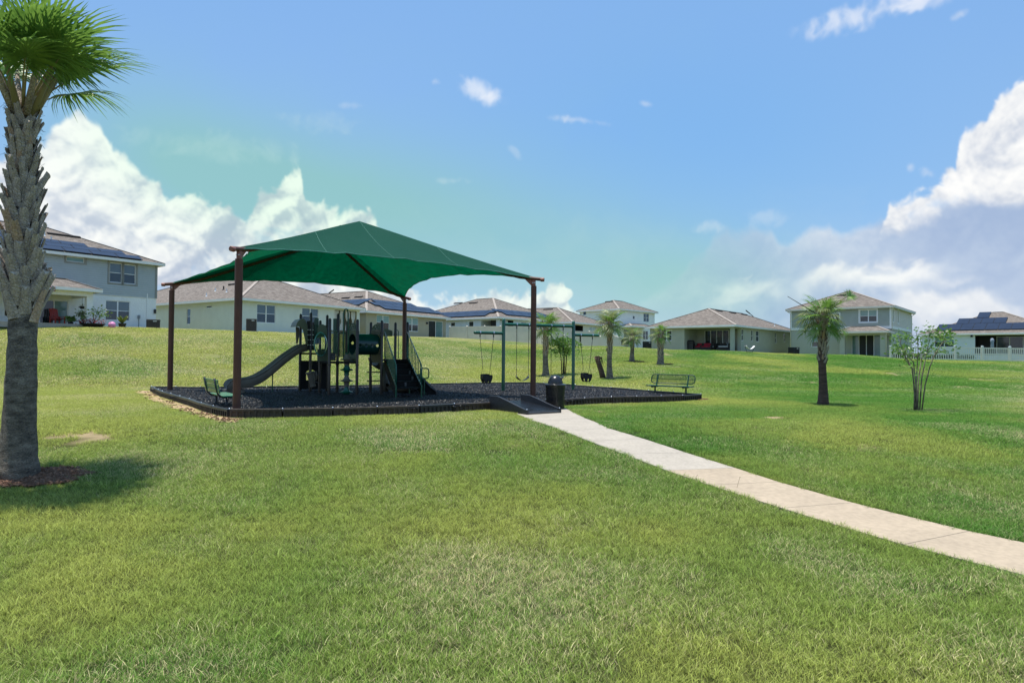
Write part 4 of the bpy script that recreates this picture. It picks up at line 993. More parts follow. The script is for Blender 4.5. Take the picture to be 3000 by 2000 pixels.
for u in (0, 1):
    c = cT_ + td * Lt * u; nn = Vector((-td.y, td.x, 0)); m = MB(O_); ro = .345
    for i in range(24):
        a0, a1 = 2 * math.pi * i / 24, 2 * math.pi * (i + 1) / 24
        def outer(a):
            x, z = math.cos(a), math.sin(a); s_ = min(.44 / max(abs(x), 1e-3), (.60 if z < 0 else .46) / max(abs(z), 1e-3)); return x * s_, z * s_
        o0, o1 = outer(a0), outer(a1); Q = lambda x, z: c + nn * x + Vector((0, 0, z))
        m.prism([Q(ro * math.cos(a0), ro * math.sin(a0)), Q(*o0), Q(*o1), Q(ro * math.cos(a1), ro * math.sin(a1))], td * .05)
    pn = m.build('tunnel_panel', M_tau if u else M_olv, ps, smooth=False)
    m = MB(O_)                                            # leafy crest on top
    for k in range(7):
        a = math.pi * (k + .5) / 7; x = .32 * math.cos(a); z = .47 + .14 * math.sin(a)
        m.tube([Q(x + .07 * math.cos(t), z + .065 * math.sin(t)) + td * .02 for t in [i * math.pi / 4 for i in range(8)]], .022, 5, closed=True)
    m.tube([Q(.40 * math.cos(t), .44 + .06 * math.sin(t)) + td * .02 for t in [i * math.pi / 8 for i in range(9)]], .03, 5)
    m.build('crest', M_olv, pn, smooth=True)
# spiral slide below the right-hand deck
sc0 = onp(1108, 1100, 'H', .35); m = MB(O_); pts = []
for k in range(25):
    t = k / 24; a = 2.6 - t * 3.3; r = .42; c = Vector((sc0.x + .15, sc0.y + .1, 0)); z = 1.15 - .85 * t
    pts.append((c + Vector((r * math.cos(a), r * math.sin(a), z)), Vector((math.cos(a), math.sin(a), 0))))
pts.append((pts[-1][0] + Vector((.30, -.02, -.06)), pts[-1][1])); pts.append((pts[-1][0] + Vector((.25, 0, -.02)), pts[-1][1]))
pr = [(-.26, .16), (-.22, .02), (-.12, -.05), (.06, -.06), (.18, .0), (.24, .12), (.27, .20)]
def spi(u, v):
    i = int(round(u * (len(pts) - 1))); o, h = pr[int(round(v * (len(pr) - 1)))]; p, n = pts[i]; return p + n * o + Vector((0, 0, h))
m.grid(spi, len(pts) - 1, len(pr) - 1); so = m.build('spiral_slide', M_tau, ps, smooth=True); sm = so.modifiers.new('t', 'SOLIDIFY'); sm.thickness = .03
m = MB(O_); m.tube([(sc0.x + .2, sc0.y + .1, 0), (sc0.x + .2, sc0.y + .1, .5), (sc0.x + .18, sc0.y + .1, 1.2)], [.16, .12, .09], 14); m.build('spiral_column', M_tau, ps, smooth=True)
for k in range(2):
    z = .55 + .3 * k; m = MB(O_); m.obox(Vector((sc0.x - .1, sc0.y - .15, z)), a_ * .26, b_ * .03, Vector((0, 0, .02))); m.build('slide_rung', M_tau, ps)
p = onp(1088, 1140, 'H', .3); m = MB(O_); m.tube([(p.x, p.y, 0), (p.x, p.y, .7)], .02, 6); m.build('support_leg', M_grn, ps)
# stairs: down from the right-hand deck towards the viewer and the right
top = onp(1160, 1052, 'J', -.15); bot = Wy(1196, 1126, 20.0)
sx = a_; sdn = Vector((bot.x - top.x, bot.y - top.y, 0)); Ls = sdn.length; sdn.normalize(); sw_ = Vector((-sdn.y, sdn.x, 0)); hw = .37
NS = 5; zt_, zb_ = Z3, .45
for i in range(NS):
    t = (i + .5) / NS; z = zt_ + (zb_ - zt_) * (i + 1) / NS; c = Vector((top.x, top.y, 0)) + sdn * Ls * t
    m = MB(O_); m.obox(c + Vector((0, 0, z)), sw_ * hw, sdn * (Ls / NS * .55), Vector((0, 0, .018))); m.obox(c - sdn * (Ls / NS * .5) + Vector((0, 0, z + (zt_ - zb_) / NS / 2)), sw_ * hw, sdn * .012, Vector((0, 0, (zt_ - zb_) / NS / 2))); st = m.build('stair_step', M_deck, ps, bevel=.006)
    if i > 1:
        m = MB(O_)
        for r_ in range(4): m.obox(c + sdn * (-Ls / NS * .5 + .016) + sw_ * (.0 if i == NS - 1 else .3) + Vector((0, 0, z + .05 + r_ * .03)), sw_ * .03, sdn * .003, Vector((0, 0, .006)))
        m.build('engraving', M_graf, st)
for s_ in (-1, 1):
    c0 = Vector((top.x, top.y, 0)) + sw_ * hw * s_ * 1.04; c1 = c0 + sdn * (Ls * 1.05)
    m = MB(O_); m.prism([c0 + Vector((0, 0, zt_ + .04)), c0 + Vector((0, 0, zt_ - .28)), c1 + Vector((0, 0, .17)), c1 + Vector((0, 0, .50))], sw_ * .02 * s_); m.build('stair_stringer', M_deck, ps)
    r0 = c0 + Vector((0, 0, zt_ + .92)); r1 = c1 + Vector((0, 0, .50 + .62)); lo0 = c0 + Vector((0, 0, zt_ + .10)); lo1 = c1 + Vector((0, 0, .50 + .02))
    m = MB(O_); m.tube([lo0, r0, r0 + (r1 - r0) * .96, r1 + Vector((0, 0, -.06)), lo1], .020, 8, closed=True); rl = m.build('stair_railing', M_dgp, ps, smooth=True)
    if s_ < 0:
        pass
    for k in range(9):
        t = (k + 1) / 10; m = MB(O_); m.tube([lo0 + (lo1 - lo0) * t, r0 + (r1 - r0) * t], .015, 6); m.build('baluster', M_grn, rl)
    m = MB(O_); q = c1; m.tube([(q.x, q.y, 0), (q.x, q.y, .55)], .022, 8); m.build('railing_leg', M_grn, rl)
# landing at the foot of the stairs and the transfer board beside it
lc = Vector((top.x, top.y, 0)) + sdn * (Ls * 1.16); z = .43
l0 = Wy(1166, 1126, 19.9); pl = [Wz(x, y, z) for x, y in ((1163, 1124), (1198, 1130), (1245, 1127), (1238, 1119), (1215, 1117), (1170, 1118))]
m = MB(O_); m.prism([p - Vector((0, 0, .07)) for p in pl], (0, 0, .07)); m.build('transfer_landing', M_deck, ps, bevel=.012)
for px, py in ((1199, 1130), (1243, 1127), (1170, 1125)):
    p = Wz(px, py, z); m = MB(O_); m.tube([(p.x, p.y + .06, 0), (p.x, p.y + .06, z - .05)], .024, 8); m.build('landing_leg', M_grn, ps)
pb = [(1220, 1092), (1232, 1104), (1262, 1135), (1277, 1146), (1277, 1158), (1270, 1160), (1222, 1138)]
yb = PP['J'].y - 1.2
slab([Wy(x, y, yb) for x, y in pb], Vector((.0, .05, 0)), M_deck, 'ramp_board'); slab([Wy(x, y, yb + .55) for x, y in pb], Vector((.0, .05, 0)), M_deck, 'ramp_board')
q0, q1 = Wy(1222, 1096, yb), Wy(1276, 1150, yb); m = MB(O_); m.prism([q0, q1, q1 + Vector((0, .6, 0)), q0 + Vector((0, .6, 0))], (0, 0, -.03)); m.build('ramp_board', M_deck, ps)
hl = [(1236, 1108), (1233, 1104), (1232, 1086), (1234, 1080), (1238, 1078.5), (1250, 1078.5), (1255, 1081), (1256.5, 1087), (1256, 1102), (1253, 1107), (1248, 1108.5)]
m = MB(O_); m.tube([Wy(x, y, yb - .1) for x, y in hl], .020, 8, closed=True); m.build('hand_loop', M_dgp, ps, smooth=True)
p = Wy(1243, 1109, yb - .1); m = MB(O_); m.tube([(p.x, p.y, 0), p], .022, 8); m.build('hand_loop_post', M_grn, ps)
# second rail and panel behind the stairs
m = MB(O_); m.tube([onp(x, y, 'J', .0) for x, y in ((1160, 1015), (1160, 970), (1163, 966), (1167, 970), (1167, 1050))], .016, 6); m.build('hand_rail', M_grn, ps)
slab([onp(x, y, 'H', .0) for x, y in ((1120, 966), (1130, 963), (1142, 966), (1150, 969), (1150, 985), (1120, 985))], b_ * .03, M_olv, 'crest_panel', bev=.005)
pan('H', (1088, 1112, 1040, 1054), M_tau, 'side_panel', -.02)
# ---------------------------------------------------------------- houses
def shingle_mat():
    m = bpy.data.materials.new('roof_shingle'); m.use_nodes = True; nt = m.node_tree; b = nt.nodes['Principled BSDF']; N = nt.nodes.new; Lk = nt.links.new
    uv = N('ShaderNodeUVMap'); br = N('ShaderNodeTexBrick'); br.offset = .5; br.inputs['Scale'].default_value = 1; br.inputs['Brick Width'].default_value = .30; br.inputs['Row Height'].default_value = .14; br.inputs['Mortar Size'].default_value = .012; br.inputs['Bias'].default_value = 0
    br.inputs['Color1'].default_value = (.150, .128, .108, 1); br.inputs['Color2'].default_value = (.27, .235, .20, 1); br.inputs['Mortar'].default_value = (.12, .095, .08, 1)
    nz = N('ShaderNodeTexNoise'); nz.inputs['Scale'].default_value = 2.2; nz.inputs['Detail'].default_value = 8; nz.inputs['Roughness'].default_value = .8; Lk(uv.outputs[0], nz.inputs[0])
    ad = N('ShaderNodeVectorMath'); ad.operation = 'ADD'; Lk(uv.outputs[0], ad.inputs[0]); sc_ = N('ShaderNodeVectorMath'); sc_.operation = 'SCALE'; sc_.inputs['Scale'].default_value = .05; Lk(nz.outputs['Color'], sc_.inputs[0]); Lk(sc_.outputs[0], ad.inputs[1]); Lk(ad.outputs[0], br.inputs[0])
    mr = N('ShaderNodeMapRange'); mr.inputs['From Min'].default_value = .3; mr.inputs['From Max'].default_value = .7; mr.inputs['To Min'].default_value = .72; mr.inputs['To Max'].default_value = 1.25; Lk(nz.outputs[0], mr.inputs[0])
    v = N('ShaderNodeVectorMath'); v.operation = 'SCALE'; Lk(br.outputs[0], v.inputs[0]); Lk(mr.outputs[0], v.inputs['Scale']); Lk(v.outputs[0], b.inputs['Base Color'])
    b.inputs['Roughness'].default_value = .95; b.inputs['Specular IOR Level'].default_value = .15
    bp = N('ShaderNodeBump'); bp.inputs['Distance'].default_value = .02; bp.inputs['Strength'].default_value = .7; Lk(br.outputs['Fac'], bp.inputs['Height']); bp.invert = True; Lk(bp.outputs[0], b.inputs['Normal']); return m
M_shg = shingle_mat(); M_cap = mat('ridge_shingle', (.34, .29, .245), .95, .2, 6)
M_trim = mat('white_trim', (.82, .81, .77), .55, .05, 2); M_gut = mat('beige_gutter', (.66, .63, .56), .5, .05, 2); M_sof = mat('soffit', (.55, .54, .50), .8)
M_frm = mat('window_frame_white', (.78, .79, .78), .45, .03, 3); M_vent = mat('roof_vent_dark', (.035, .028, .024), .7)
def pane_mat(name, col, rough=.06, var=.3, spec=.9):
    return mat(name, col, rough, var, 1.5, spec=spec)
M_gl = pane_mat('window_glass_dark', (.025, .035, .042)); M_glb = pane_mat('window_glass_blind', (.20, .33, .32), .12, .08, .7); M_glg = pane_mat('window_glass_grey', (.10, .135, .155), .08, .1); M_scr = mat('insect_screen', (.018, .022, .022), .55, .15, 4)
M_gld = pane_mat('sliding_glass', (.012, .022, .026)); M_gll = pane_mat('sliding_glass_curtained', (.16, .26, .25), .1, .15)
M_pv = mat('solar_panel', (.012, .015, .030), .28, .25, 1.2, spec=.35); M_pvf = mat('solar_frame', (.008, .008, .010), .4)
M_dark = mat('recess_dark', (.010, .011, .012), .6, .2, 2)  # near-black lining of some porch recesses
LAP = .165
class House:
    def __init__(s, name, label, C0, th, W, L, zb, ze, wall, wall2=None, zsplit=None, side2=None, roof=True, pitch=.42, oh=.42, group=None, trim=M_trim, cat='house'):
        s.root = thing(name, label, cat, (C0[0], C0[1], 0), th, group or 'houses on the ridge'); s.C = Vector((C0[0], C0[1], 0)); s.th = th; s.W = W; s.L = L; s.zb = zb; s.ze = ze
        s.a = Vector((math.cos(th), math.sin(th), 0)); s.b = Vector((-math.sin(th), math.cos(th), 0)); s.wall = wall; s.wall2 = wall2; s.zs = zsplit; s.op = {'R': [], 'L': [], 'B': [], 'F': []}; s.pitch = pitch; s.oh = oh; s.trim = trim; s.side2 = side2
    def fp(s, face, px, py, off=0):      # pixel -> (distance along the face, height)
        d = ray(px, py); n = s.b if face == 'R' else s.a; al = s.a if face == 'R' else s.b
        P0 = s.C + n * off; t = (P0 - EYE); t.z = 0; den = d.x * n.x + d.y * n.y; p = EYE + d * ((t.x * n.x + t.y * n.y) / den)
        return (p - s.C).dot(al), p.z
    def rect(s, face, x0, x1, y0, y1, off=0):
        ym, xm = (y0 + y1) / 2, (x0 + x1) / 2
        s0, s1 = s.fp(face, x0, ym, off)[0], s.fp(face, x1, ym, off)[0]; z0, z1 = s.fp(face, xm, y1, off)[1], s.fp(face, xm, y0, off)[1]
        return min(s0, s1), max(s0, s1), z0, z1
    def q(s, face, t, z, dep=0):         # local point: t along the face, dep into the house
        if face == 'R': return Vector((t, dep, z))
        if face == 'L': return Vector((dep, t, z))
        if face == 'B': return Vector((t, s.L - dep, z))
        return Vector((s.W - dep, t, z))
    def window(s, face, r, kind='pair', glass=None, dep=.10, glass2=None, name='window'):
        s0, s1, z0, z1 = r; s.op[face].append((s0, s1, z0, z1, dep)); q = s.q; m = MB(); fw = .055
        B_ = lambda mm, a0, a1, c0, c1, d0, d1: mm.hexa([q(face, a0, c0, d0), q(face, a1, c0, d0), q(face, a1, c0, d1), q(face, a0, c0, d1), q(face, a0, c1, d0), q(face, a1, c1, d0), q(face, a1, c1, d1), q(face, a0, c1, d1)])
        d0, d1 = dep - .06, dep - .005
        B_(m, s0, s0 + fw, z0, z1, d0, d1); B_(m, s1 - fw, s1, z0, z1, d0, d1); B_(m, s0 + fw, s1 - fw, z1 - fw, z1, d0, d1); B_(m, s0 + fw, s1 - fw, z0, z0 + fw, d0 - .02, d1)
        cols = [(s0 + fw, s1 - fw)]
        if kind in ('pair', 'fixedpair'): c = (s0 + s1) / 2; B_(m, c - .05, c + .05, z0 + fw, z1 - fw, d0, d1); cols = [(s0 + fw, c - .05), (c + .05, s1 - fw)]
        if kind == 'door2': c = (s0 + s1) / 2; B_(m, c - .035, c + .035, z0 + fw, z1 - fw, d0, d1); cols = [(s0 + fw, c - .035), (c + .035, s1 - fw)]
        if kind == 'door4':
            cs = [s0 + (s1 - s0) * k / 4 for k in range(5)]
            for c in cs[1:4]: B_(m, c - .035, c + .035, z0 + fw, z1 - fw, d0, d1)
            cols = [(cs[0] + fw, cs[1] - .035), (cs[1] + .035, cs[2] - .035), (cs[2] + .035, cs[3] - .035), (cs[3] + .035, cs[4] - fw)]
        rows = [(z0 + fw, z1 - fw)]
        if kind in ('pair', 'single'):
            zc = (z0 + z1) / 2; rows = [(z0 + fw, zc - .022), (zc + .022, z1 - fw)]
            for c0, c1 in cols: B_(m, c0, c1, zc - .022, zc + .022, d0 + .012, d1)
        w = m.build(name, M_frm, s.root)
        for i, (c0, c1) in enumerate(cols):
            for j, (r0, r1) in enumerate(rows):
                mm = MB(); B_(mm, c0, c1, r0, r1, d1 - .03, d1 - .018); g = glass or M_gl
                if isinstance(g, (list, tuple)): g = g[i % len(g)]
                elif j == 1 and glass2: g = glass2
                mm.build('pane', g, w)
        return w
    def void(s, face, r, depth, skip=(), inner=None, floor=True):
        s0, s1, z0, z1 = r; s.op[face].append((s0, s1, z0, z1, 0)); q = lambda t, z, d: s.q(face, t, z, d); m = MB()
        if 'back' not in skip: m.face([q(s0, z0, depth), q(s1, z0, depth), q(s1, z1 + .02, depth), q(s0, z1 + .02, depth)])
        if 's0' not in skip: m.face([q(s0, z0, 0), q(s0, z0, depth), q(s0, z1, depth), q(s0, z1, 0)])
        if 's1' not in skip: m.face([q(s1, z0, 0), q(s1, z0, depth), q(s1, z1, depth), q(s1, z1, 0)])
        m.face([q(s0, z1, 0), q(s1, z1, 0), q(s1, z1, depth), q(s0, z1, depth)]); m.face([q(s0, z0, 0), q(s1, z0, 0), q(s1, z0, depth), q(s0, z0, depth)])
        return m.build('porch_recess', inner or s.wall, s.root)
    def inner_window(s, face, r, depth, **k):
        n0 = len(s.op[face]); w = s.window(face, r, dep=depth - .0, **k); s.op[face].pop(); return w
    def walls(s, trimband=False, siding_faces=('R', 'L', 'B', 'F')):
        for face, len_ in (('R', s.W), ('L', s.L), ('B', s.W), ('F', s.L)):
            ops = s.op[face]; xs = sorted({0, len_} | {min(max(o[0], 0), len_) for o in ops} | {min(max(o[1], 0), len_) for o in ops})
            zl = [s.zb - .8, s.ze] + [o[2] for o in ops] + [o[3] for o in ops] + ([s.zs] if s.zs else []); zs = sorted(set(zl))
            low, high = MB(), MB(); sid = MB()
            for i in range(len(xs) - 1):
                for j in range(len(zs) - 1):
                    cx, cz = (xs[i] + xs[i + 1]) / 2, (zs[j] + zs[j + 1]) / 2
                    if any(o[0] < cx < o[1] and o[2] < cz < o[3] for o in ops): continue
                    Q = [s.q(face, xs[i], zs[j]), s.q(face, xs[i + 1], zs[j]), s.q(face, xs[i + 1], zs[j + 1]), s.q(face, xs[i], zs[j + 1])]
                    (high if s.zs and cz > s.zs else low).face(Q)
            for o in ops:
                if o[4] <= 0: continue
                tgt = high if s.zs and (o[2] + o[3]) / 2 > s.zs else low
                for (t0, z0), (t1, z1) in (((o[0], o[2]), (o[1], o[2])), ((o[1], o[2]), (o[1], o[3])), ((o[1], o[3]), (o[0], o[3])), ((o[0], o[3]), (o[0], o[2]))):
                    tgt.face([s.q(face, t0, z0), s.q(face, t1, z1), s.q(face, t1, z1, o[4]), s.q(face, t0, z0, o[4])])
            if low.f: low.build('wall', s.wall, s.root)
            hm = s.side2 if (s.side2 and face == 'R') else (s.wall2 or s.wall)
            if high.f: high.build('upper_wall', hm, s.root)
            if s.zs and face in ('R', 'L'):
                z = s.zs + .0
                while z < s.ze - .02:
                    z1 = min(z + LAP, s.ze)
                    cuts = sorted([(o[0] - .13, o[1] + .13) for o in ops if o[2] - .13 < (z + z1) / 2 < o[3] + .13]); t = 0.
                    segs = []
                    for c0, c1 in cuts:
                        if c0 > t: segs.append((t, c0))
                        t = max(t, c1)
                    if t < len_: segs.append((t, len_))
                    for t0, t1 in segs:
                        sid.face([s.q(face, t0, z, -.050), s.q(face, t1, z, -.050), s.q(face, t1, z1, -.008), s.q(face, t0, z1, -.008)]); sid.face([s.q(face, t0, z, -.002), s.q(face, t1, z, -.002), s.q(face, t1, z, -.050), s.q(face, t0, z, -.050)])
                    z = z1
                sd_ = sid.build('lap_siding', hm, s.root, kind='stuff')
    def bx(s, mm, face, a0, a1, c0, c1, d0, d1):
        q = s.q; return mm.hexa([q(face, a0, c0, d0), q(face, a1, c0, d0), q(face, a1, c0, d1), q(face, a0, c0, d1), q(face, a0, c1, d0), q(face, a1, c1, d0), q(face, a1, c1, d1), q(face, a0, c1, d1)])
    def part(s, name, m, face, a0, a1, c0, c1, d0, d1, par=None, bevel=0): mm = MB(); s.bx(mm, face, a0, a1, c0, c1, d0, d1); return mm.build(name, m, par or s.root, bevel=bevel)
    def hip(s, x0, x1, y0, y1, ze, pitch=None, gut=None, cut_back=False, name='roof', fas=.19):
        p = pitch or s.pitch; oh = s.oh; X0, X1, Y0, Y1 = x0 - oh, x1 + oh, y0 - oh, y1 + oh; z = ze + fas - .01; wx, wy = X1 - X0, Y1 - Y0
        m = MB(); cs = math.sqrt(1 + p * p)
        if wx <= wy: h = wx / 2 * p; r0, r1 = Vector(((X0 + X1) / 2, Y0 + wx / 2, z + h)), Vector(((X0 + X1) / 2, Y1 - wx / 2, z + h))
        else: h = wy / 2 * p; r0, r1 = Vector((X0 + wy / 2, (Y0 + Y1) / 2, z + h)), Vector((X1 - wy / 2, (Y0 + Y1) / 2, z + h))
        c = [Vector((X0, Y0, z)), Vector((X1, Y0, z)), Vector((X1, Y1, z)), Vector((X0, Y1, z))]
        def F_(pts, along, up_):
            m.face(pts, [((P - pts[0]).dot(along), (P - pts[0]).dot(up_) * cs) for P in pts])
        if wx <= wy:
            F_([c[0], c[1], r0], Vector((1, 0, 0)), Vector((0, 1, 0))); F_([c[1], c[2], r1, r0], Vector((0, 1, 0)), Vector((-1, 0, 0))); F_([c[2], c[3], r1], Vector((-1, 0, 0)), Vector((0, -1, 0))); F_([c[3], c[0], r0, r1], Vector((0, -1, 0)), Vector((1, 0, 0)))
            hips = [(c[0], r0), (c[1], r0), (c[2], r1), (c[3], r1)]
        else:
            F_([c[0], c[1], r1, r0], Vector((1, 0, 0)), Vector((0, 1, 0))); F_([c[1], c[2], r1], Vector((0, 1, 0)), Vector((-1, 0, 0))); F_([c[2], c[3], r0, r1], Vector((-1, 0, 0)), Vector((0, -1, 0))); F_([c[3], c[0], r0], Vector((0, -1, 0)), Vector((1, 0, 0)))
            hips = [(c[0], r0), (c[3], r0), (c[1], r1), (c[2], r1)]
        rf = m.build(name, M_shg, s.root)
        m = MB()
        for A, B in hips + [(r0, r1)]:
            if (B - A).length > .1: m.bar(A + Vector((0, 0, .015)), B + Vector((0, 0, .015)), .26, .035)
        m.build('ridge_cap', M_cap, rf)
        m = MB(); t = .03; zz0, zz1 = ze - .02, ze + fas
        m.box(X0 - t, X1 + t, Y0 - t, Y0, zz0, zz1); m.box(X0 - t, X1 + t, Y1, Y1 + t, zz0, zz1); m.box(X0 - t, X0, Y0, Y1, zz0, zz1); m.box(X1, X1 + t, Y0, Y1, zz0, zz1); m.build('fascia', gut or s.trim, rf)
        m = MB(); m.face([(X0, Y0, ze + .004), (X0, Y1, ze + .004), (X1, Y1, ze + .004), (X1, Y0, ze + .004)]); m.build('soffit', M_sof, rf)
        rf_data = dict(ob=rf, X0=X0, X1=X1, Y0=Y0, Y1=Y1, z=z, p=p, r0=r0, r1=r1); s.rf = rf_data; return rf_data
    def rpt(s, rf, face, t, u, h=0):      # point on a roof slope: t along, u up the slope (metres), h above it
        c = 1 / math.sqrt(1 + rf['p'] ** 2); sn = rf['p'] * c
        if face == 'R': return Vector((t, rf['Y0'] + u * c - h * sn, rf['z'] + u * sn + h * c))
        return Vector((rf['X0'] + u * c - h * sn, t, rf['z'] + u * sn + h * c))
    def rpick(s, rf, face, px, py):
        d = ray(px, py); inv = Matrix.Rotation(-s.th, 3, 'Z'); o = inv @ (EYE - s.C); dl = inv @ d
        o.z = EYE.z; k = 0 if face == 'L' else 1; e0 = rf['X0'] if face == 'L' else rf['Y0']; p = rf['p']
        t = (rf['z'] + (o[k] - e0) * p - o.z) / (dl.z - dl[k] * p); P = o + dl * t
        return (P.x if face == 'R' else P.y), (P[k] - e0) * math.sqrt(1 + p * p)
    def pv(s, rf, face, t0, u0, rows, pw=1.75, ph=1.05, flip=1):
        for j, (off, n) in enumerate(rows):
            for i in range(n):
                a0 = t0 + flip * (off + i * pw); a1 = a0 + flip * (pw - .03); b0 = u0 + j * ph; b1 = b0 + ph - .03; m = MB(); P = lambda t, u, h: s.rpt(rf, face, t, u, h)
                m.hexa([P(a0, b0, .09), P(a1, b0, .09), P(a1, b1, .09), P(a0, b1, .09), P(a0, b0, .13), P(a1, b0, .13), P(a1, b1, .13), P(a0, b1, .13)]); pn = m.build('solar_panel', M_pvf, rf['ob'])
                m = MB(); e = .03; f = flip
                m.hexa([P(a0 + e * f, b0 + e, .12), P(a1 - e * f, b0 + e, .12), P(a1 - e * f, b1 - e, .12), P(a0 + e * f, b1 - e, .12), P(a0 + e * f, b0 + e, .134), P(a1 - e * f, b0 + e, .134), P(a1 - e * f, b1 - e, .134), P(a0 + e * f, b1 - e, .134)]); m.build('solar_cell_sheet', M_pv, pn) if False else MERGE_PV.append((m, pn))
    def vents(s, rf, face, ts, u, w=1.2):
        for t in ts:
            m = MB(); P = lambda a, b, h: s.rpt(rf, face, a, b, h); m.hexa([P(t, u, 0), P(t + w, u, 0), P(t + w, u + .28, 0), P(t, u + .28, 0), P(t, u, .13), P(t + w, u, .13), P(t + w, u + .28, .10), P(t, u + .28, .10)]); m.build('roof_vent', M_vent, rf['ob'])
    def pipes(s, rf, face, pts, m_=None, r=.05, h=.3):
        for t, u in pts:
            p = s.rpt(rf, face, t, u); m = MB(); m.tube([p, p + Vector((0, 0, h))], r, 8); m.lathe(p + Vector((0, 0, .02)), [(r * 2.2, -.05), (r * 1.2, .06)], 8); m.build('vent_pipe', m_ or M_frm, rf['ob'], smooth=True, auto=40)
MERGE_PV = []
def eaveE(px, py, E): return Wy(px, py, 10).z if False else E * F / ((1042 + (px - 1500) * .008) - py)
def corner(px, py, E):
    y = eaveE(px, py, E); p = Wy(px, py, y); return p
def ang(p, q): d = q - p; return math.atan2(d.y, d.x)
M_stL = mat('stucco_white', (.80, .81, .79), .9, .05, 1.2, bump=.2); M_sidL = mat('siding_blue_grey', (.42, .46, .47), .7, .05, 1.5); M_trmL = mat('trim_taupe', (.27, .27, .25), .6)
M_stM = mat('stucco_pale_green', (.66, .69, .62), .9, .05, 1.2, bump=.2); M_stK = mat('stucco_tan', (.40, .365, .27), .9, .06, 1.2, bump=.2); M_stN = mat('stucco_pale_blue', (.58, .64, .70), .9, .04, 1.2, bump=.2)
M_stO = mat('stucco_cream', (.66, .64, .56), .9, .05, 1.2, bump=.2); M_stQ = mat('stucco_bright_white', (.82, .84, .82), .9, .04, 1.2, bump=.2); M_stG = mat('stucco_sage', (.40, .41, .335), .9, .06, 1.2, bump=.2)  # sage walls carry a green lens cast in their colour
M_stR = mat('stucco_sage_pale', (.42, .43, .36), .9, .05, 1.2, bump=.2); M_sidR = mat('siding_sage', (.39, .42, .37), .7, .04, 1.5); M_sidR2 = mat('siding_beige_lit', (.66, .60, .54), .7, .04, 1.5); M_stS = mat('stucco_grey_white', (.70, .72, .72), .9, .04, 1.2, bump=.2)  # beige siding of the right face lightened to look sunlit
M_cur = mat('curtain', (.72, .72, .68), .9, .08, 3, trans=.2)

# ---- L: two-storey blue-grey house at far left
E = 6.9; c1 = corner(459.6, 778, E); c2 = corner(123, 741, E); ddir = (c2 - c1); ddir.z = 0
th = math.atan2(-ddir.x * -1, 0) if False else math.atan2(ddir.y, ddir.x) + math.pi       # a-axis runs from the far left end towards the visible right corner
Lw = 15.5; A0 = c1 + ddir.normalized() * Lw; zbL = gz(c1.x, c1.y + .5)
hL = House('two_storey_house', 'two-storey house with blue-grey siding above white stucco, at far left behind the big palm', A0, th, Lw, 11.5, zbL, EYE.z + E, M_stL, M_sidL, None)
hL.zs = hL.fp('R', 456, 874)[1]
R_ = hL.rect
for x0, x1, y0, y1, k in ((320.5, 357.5, 770, 828, 'single'), (361.5, 398, 775, 832, 'single'), (308.5, 381, 881, 939, 'pair'), (194, 248, 753, 768, 'fix')):
    r = R_('R', x0, x1, y0, y1); w = hL.window('R', r, k, M_gl if k != 'fix' else M_glb, glass2=M_glg)
    if r[2] > hL.zs:
        for q4 in ((r[0] - .13, r[1] + .13, r[3], r[3] + .13), (r[0] - .13, r[1] + .13, r[2] - .13, r[2]), (r[0] - .13, r[0], r[2], r[3]), (r[1], r[1] + .13, r[2], r[3])): hL.part('window_trim', M_trmL, 'R', *q4, -.062, -.001, par=w)
rd = R_('R', 116, 200, 879, 956); hL.window('R', (rd[0], rd[1], hL.zb, rd[3]), 'door2', [M_gld, M_gll])
hL.walls(); rf = hL.hip(0, Lw, 0, 11.5, hL.ze)
hL.part('corner_board', M_trmL, 'R', Lw - .13, Lw + .04, hL.zs, hL.ze, -.062, .0)
# solar array
t0, u0 = hL.rpick(rf, 'R', 418, 765); hL.pv(rf, 'R', t0, u0, [(0, 8), (.9, 7), (3.2, 4), (6.2, 2)], pw=1.75, ph=.92, flip=-1)
tv, uv_ = hL.rpick(rf, 'R', 140, 686); hL.vents(rf, 'R', [tv], uv_, 2.2)
for px, py in ((130, 691), (150, 705)): t_, u_ = hL.rpick(rf, 'R', px, py); hL.pipes(rf, 'R', [(t_, u_)])
# porch with its own roof
rp0 = R_('R', 60, 272, 862, 957); pd = 3.0; zc = hL.fp('R', 285, 857, -3.0)[1]; xr = hL.fp('R', 272, 900, -pd)[0]; xl = hL.fp('R', -40, 900, -pd)[0]
hL.hip(xl, xr, -pd, -.45, zc, name='porch_roof'); 
for x in (xl, xr - .38):
    m = MB(); m.box(x, x + .38, -pd, -pd + .38, hL.zb - .3, zc); m.build('porch_column', M_stL, hL.root)
m = MB(); m.box(xl + .38, xr - .38, -pd, -pd + .25, zc - .32, zc); m.box(xr - .25, xr, -pd + .38, -.0, zc - .32, zc); m.build('porch_beam', M_stL, hL.root)
m = MB(); m.box(xl, xr, -pd - .1, -.002, hL.zb - .3, hL.zb + .06); m.build('porch_slab', M_c1, hL.root)
s0, z0 = hL.fp('R', 424, 922); hL.part('meter_box', mat('grey_box', (.25, .27, .28), .5), 'R', *R_('R', 403, 409, 923, 933), -.12, -.002)
r = R_('R', 405.3, 406.8, 933, 958); hL.part('conduit', MATS['grey_box'], 'R', *r, -.04, -.002)
r = R_('R', 429, 431.5, 860, 945); hL.part('conduit', M_stL, 'R', *r, -.05, -.032)
hL.part('utility_box', M_blk, 'R', *R_('R', 450, 456, 906, 918), -.12, -.002); 
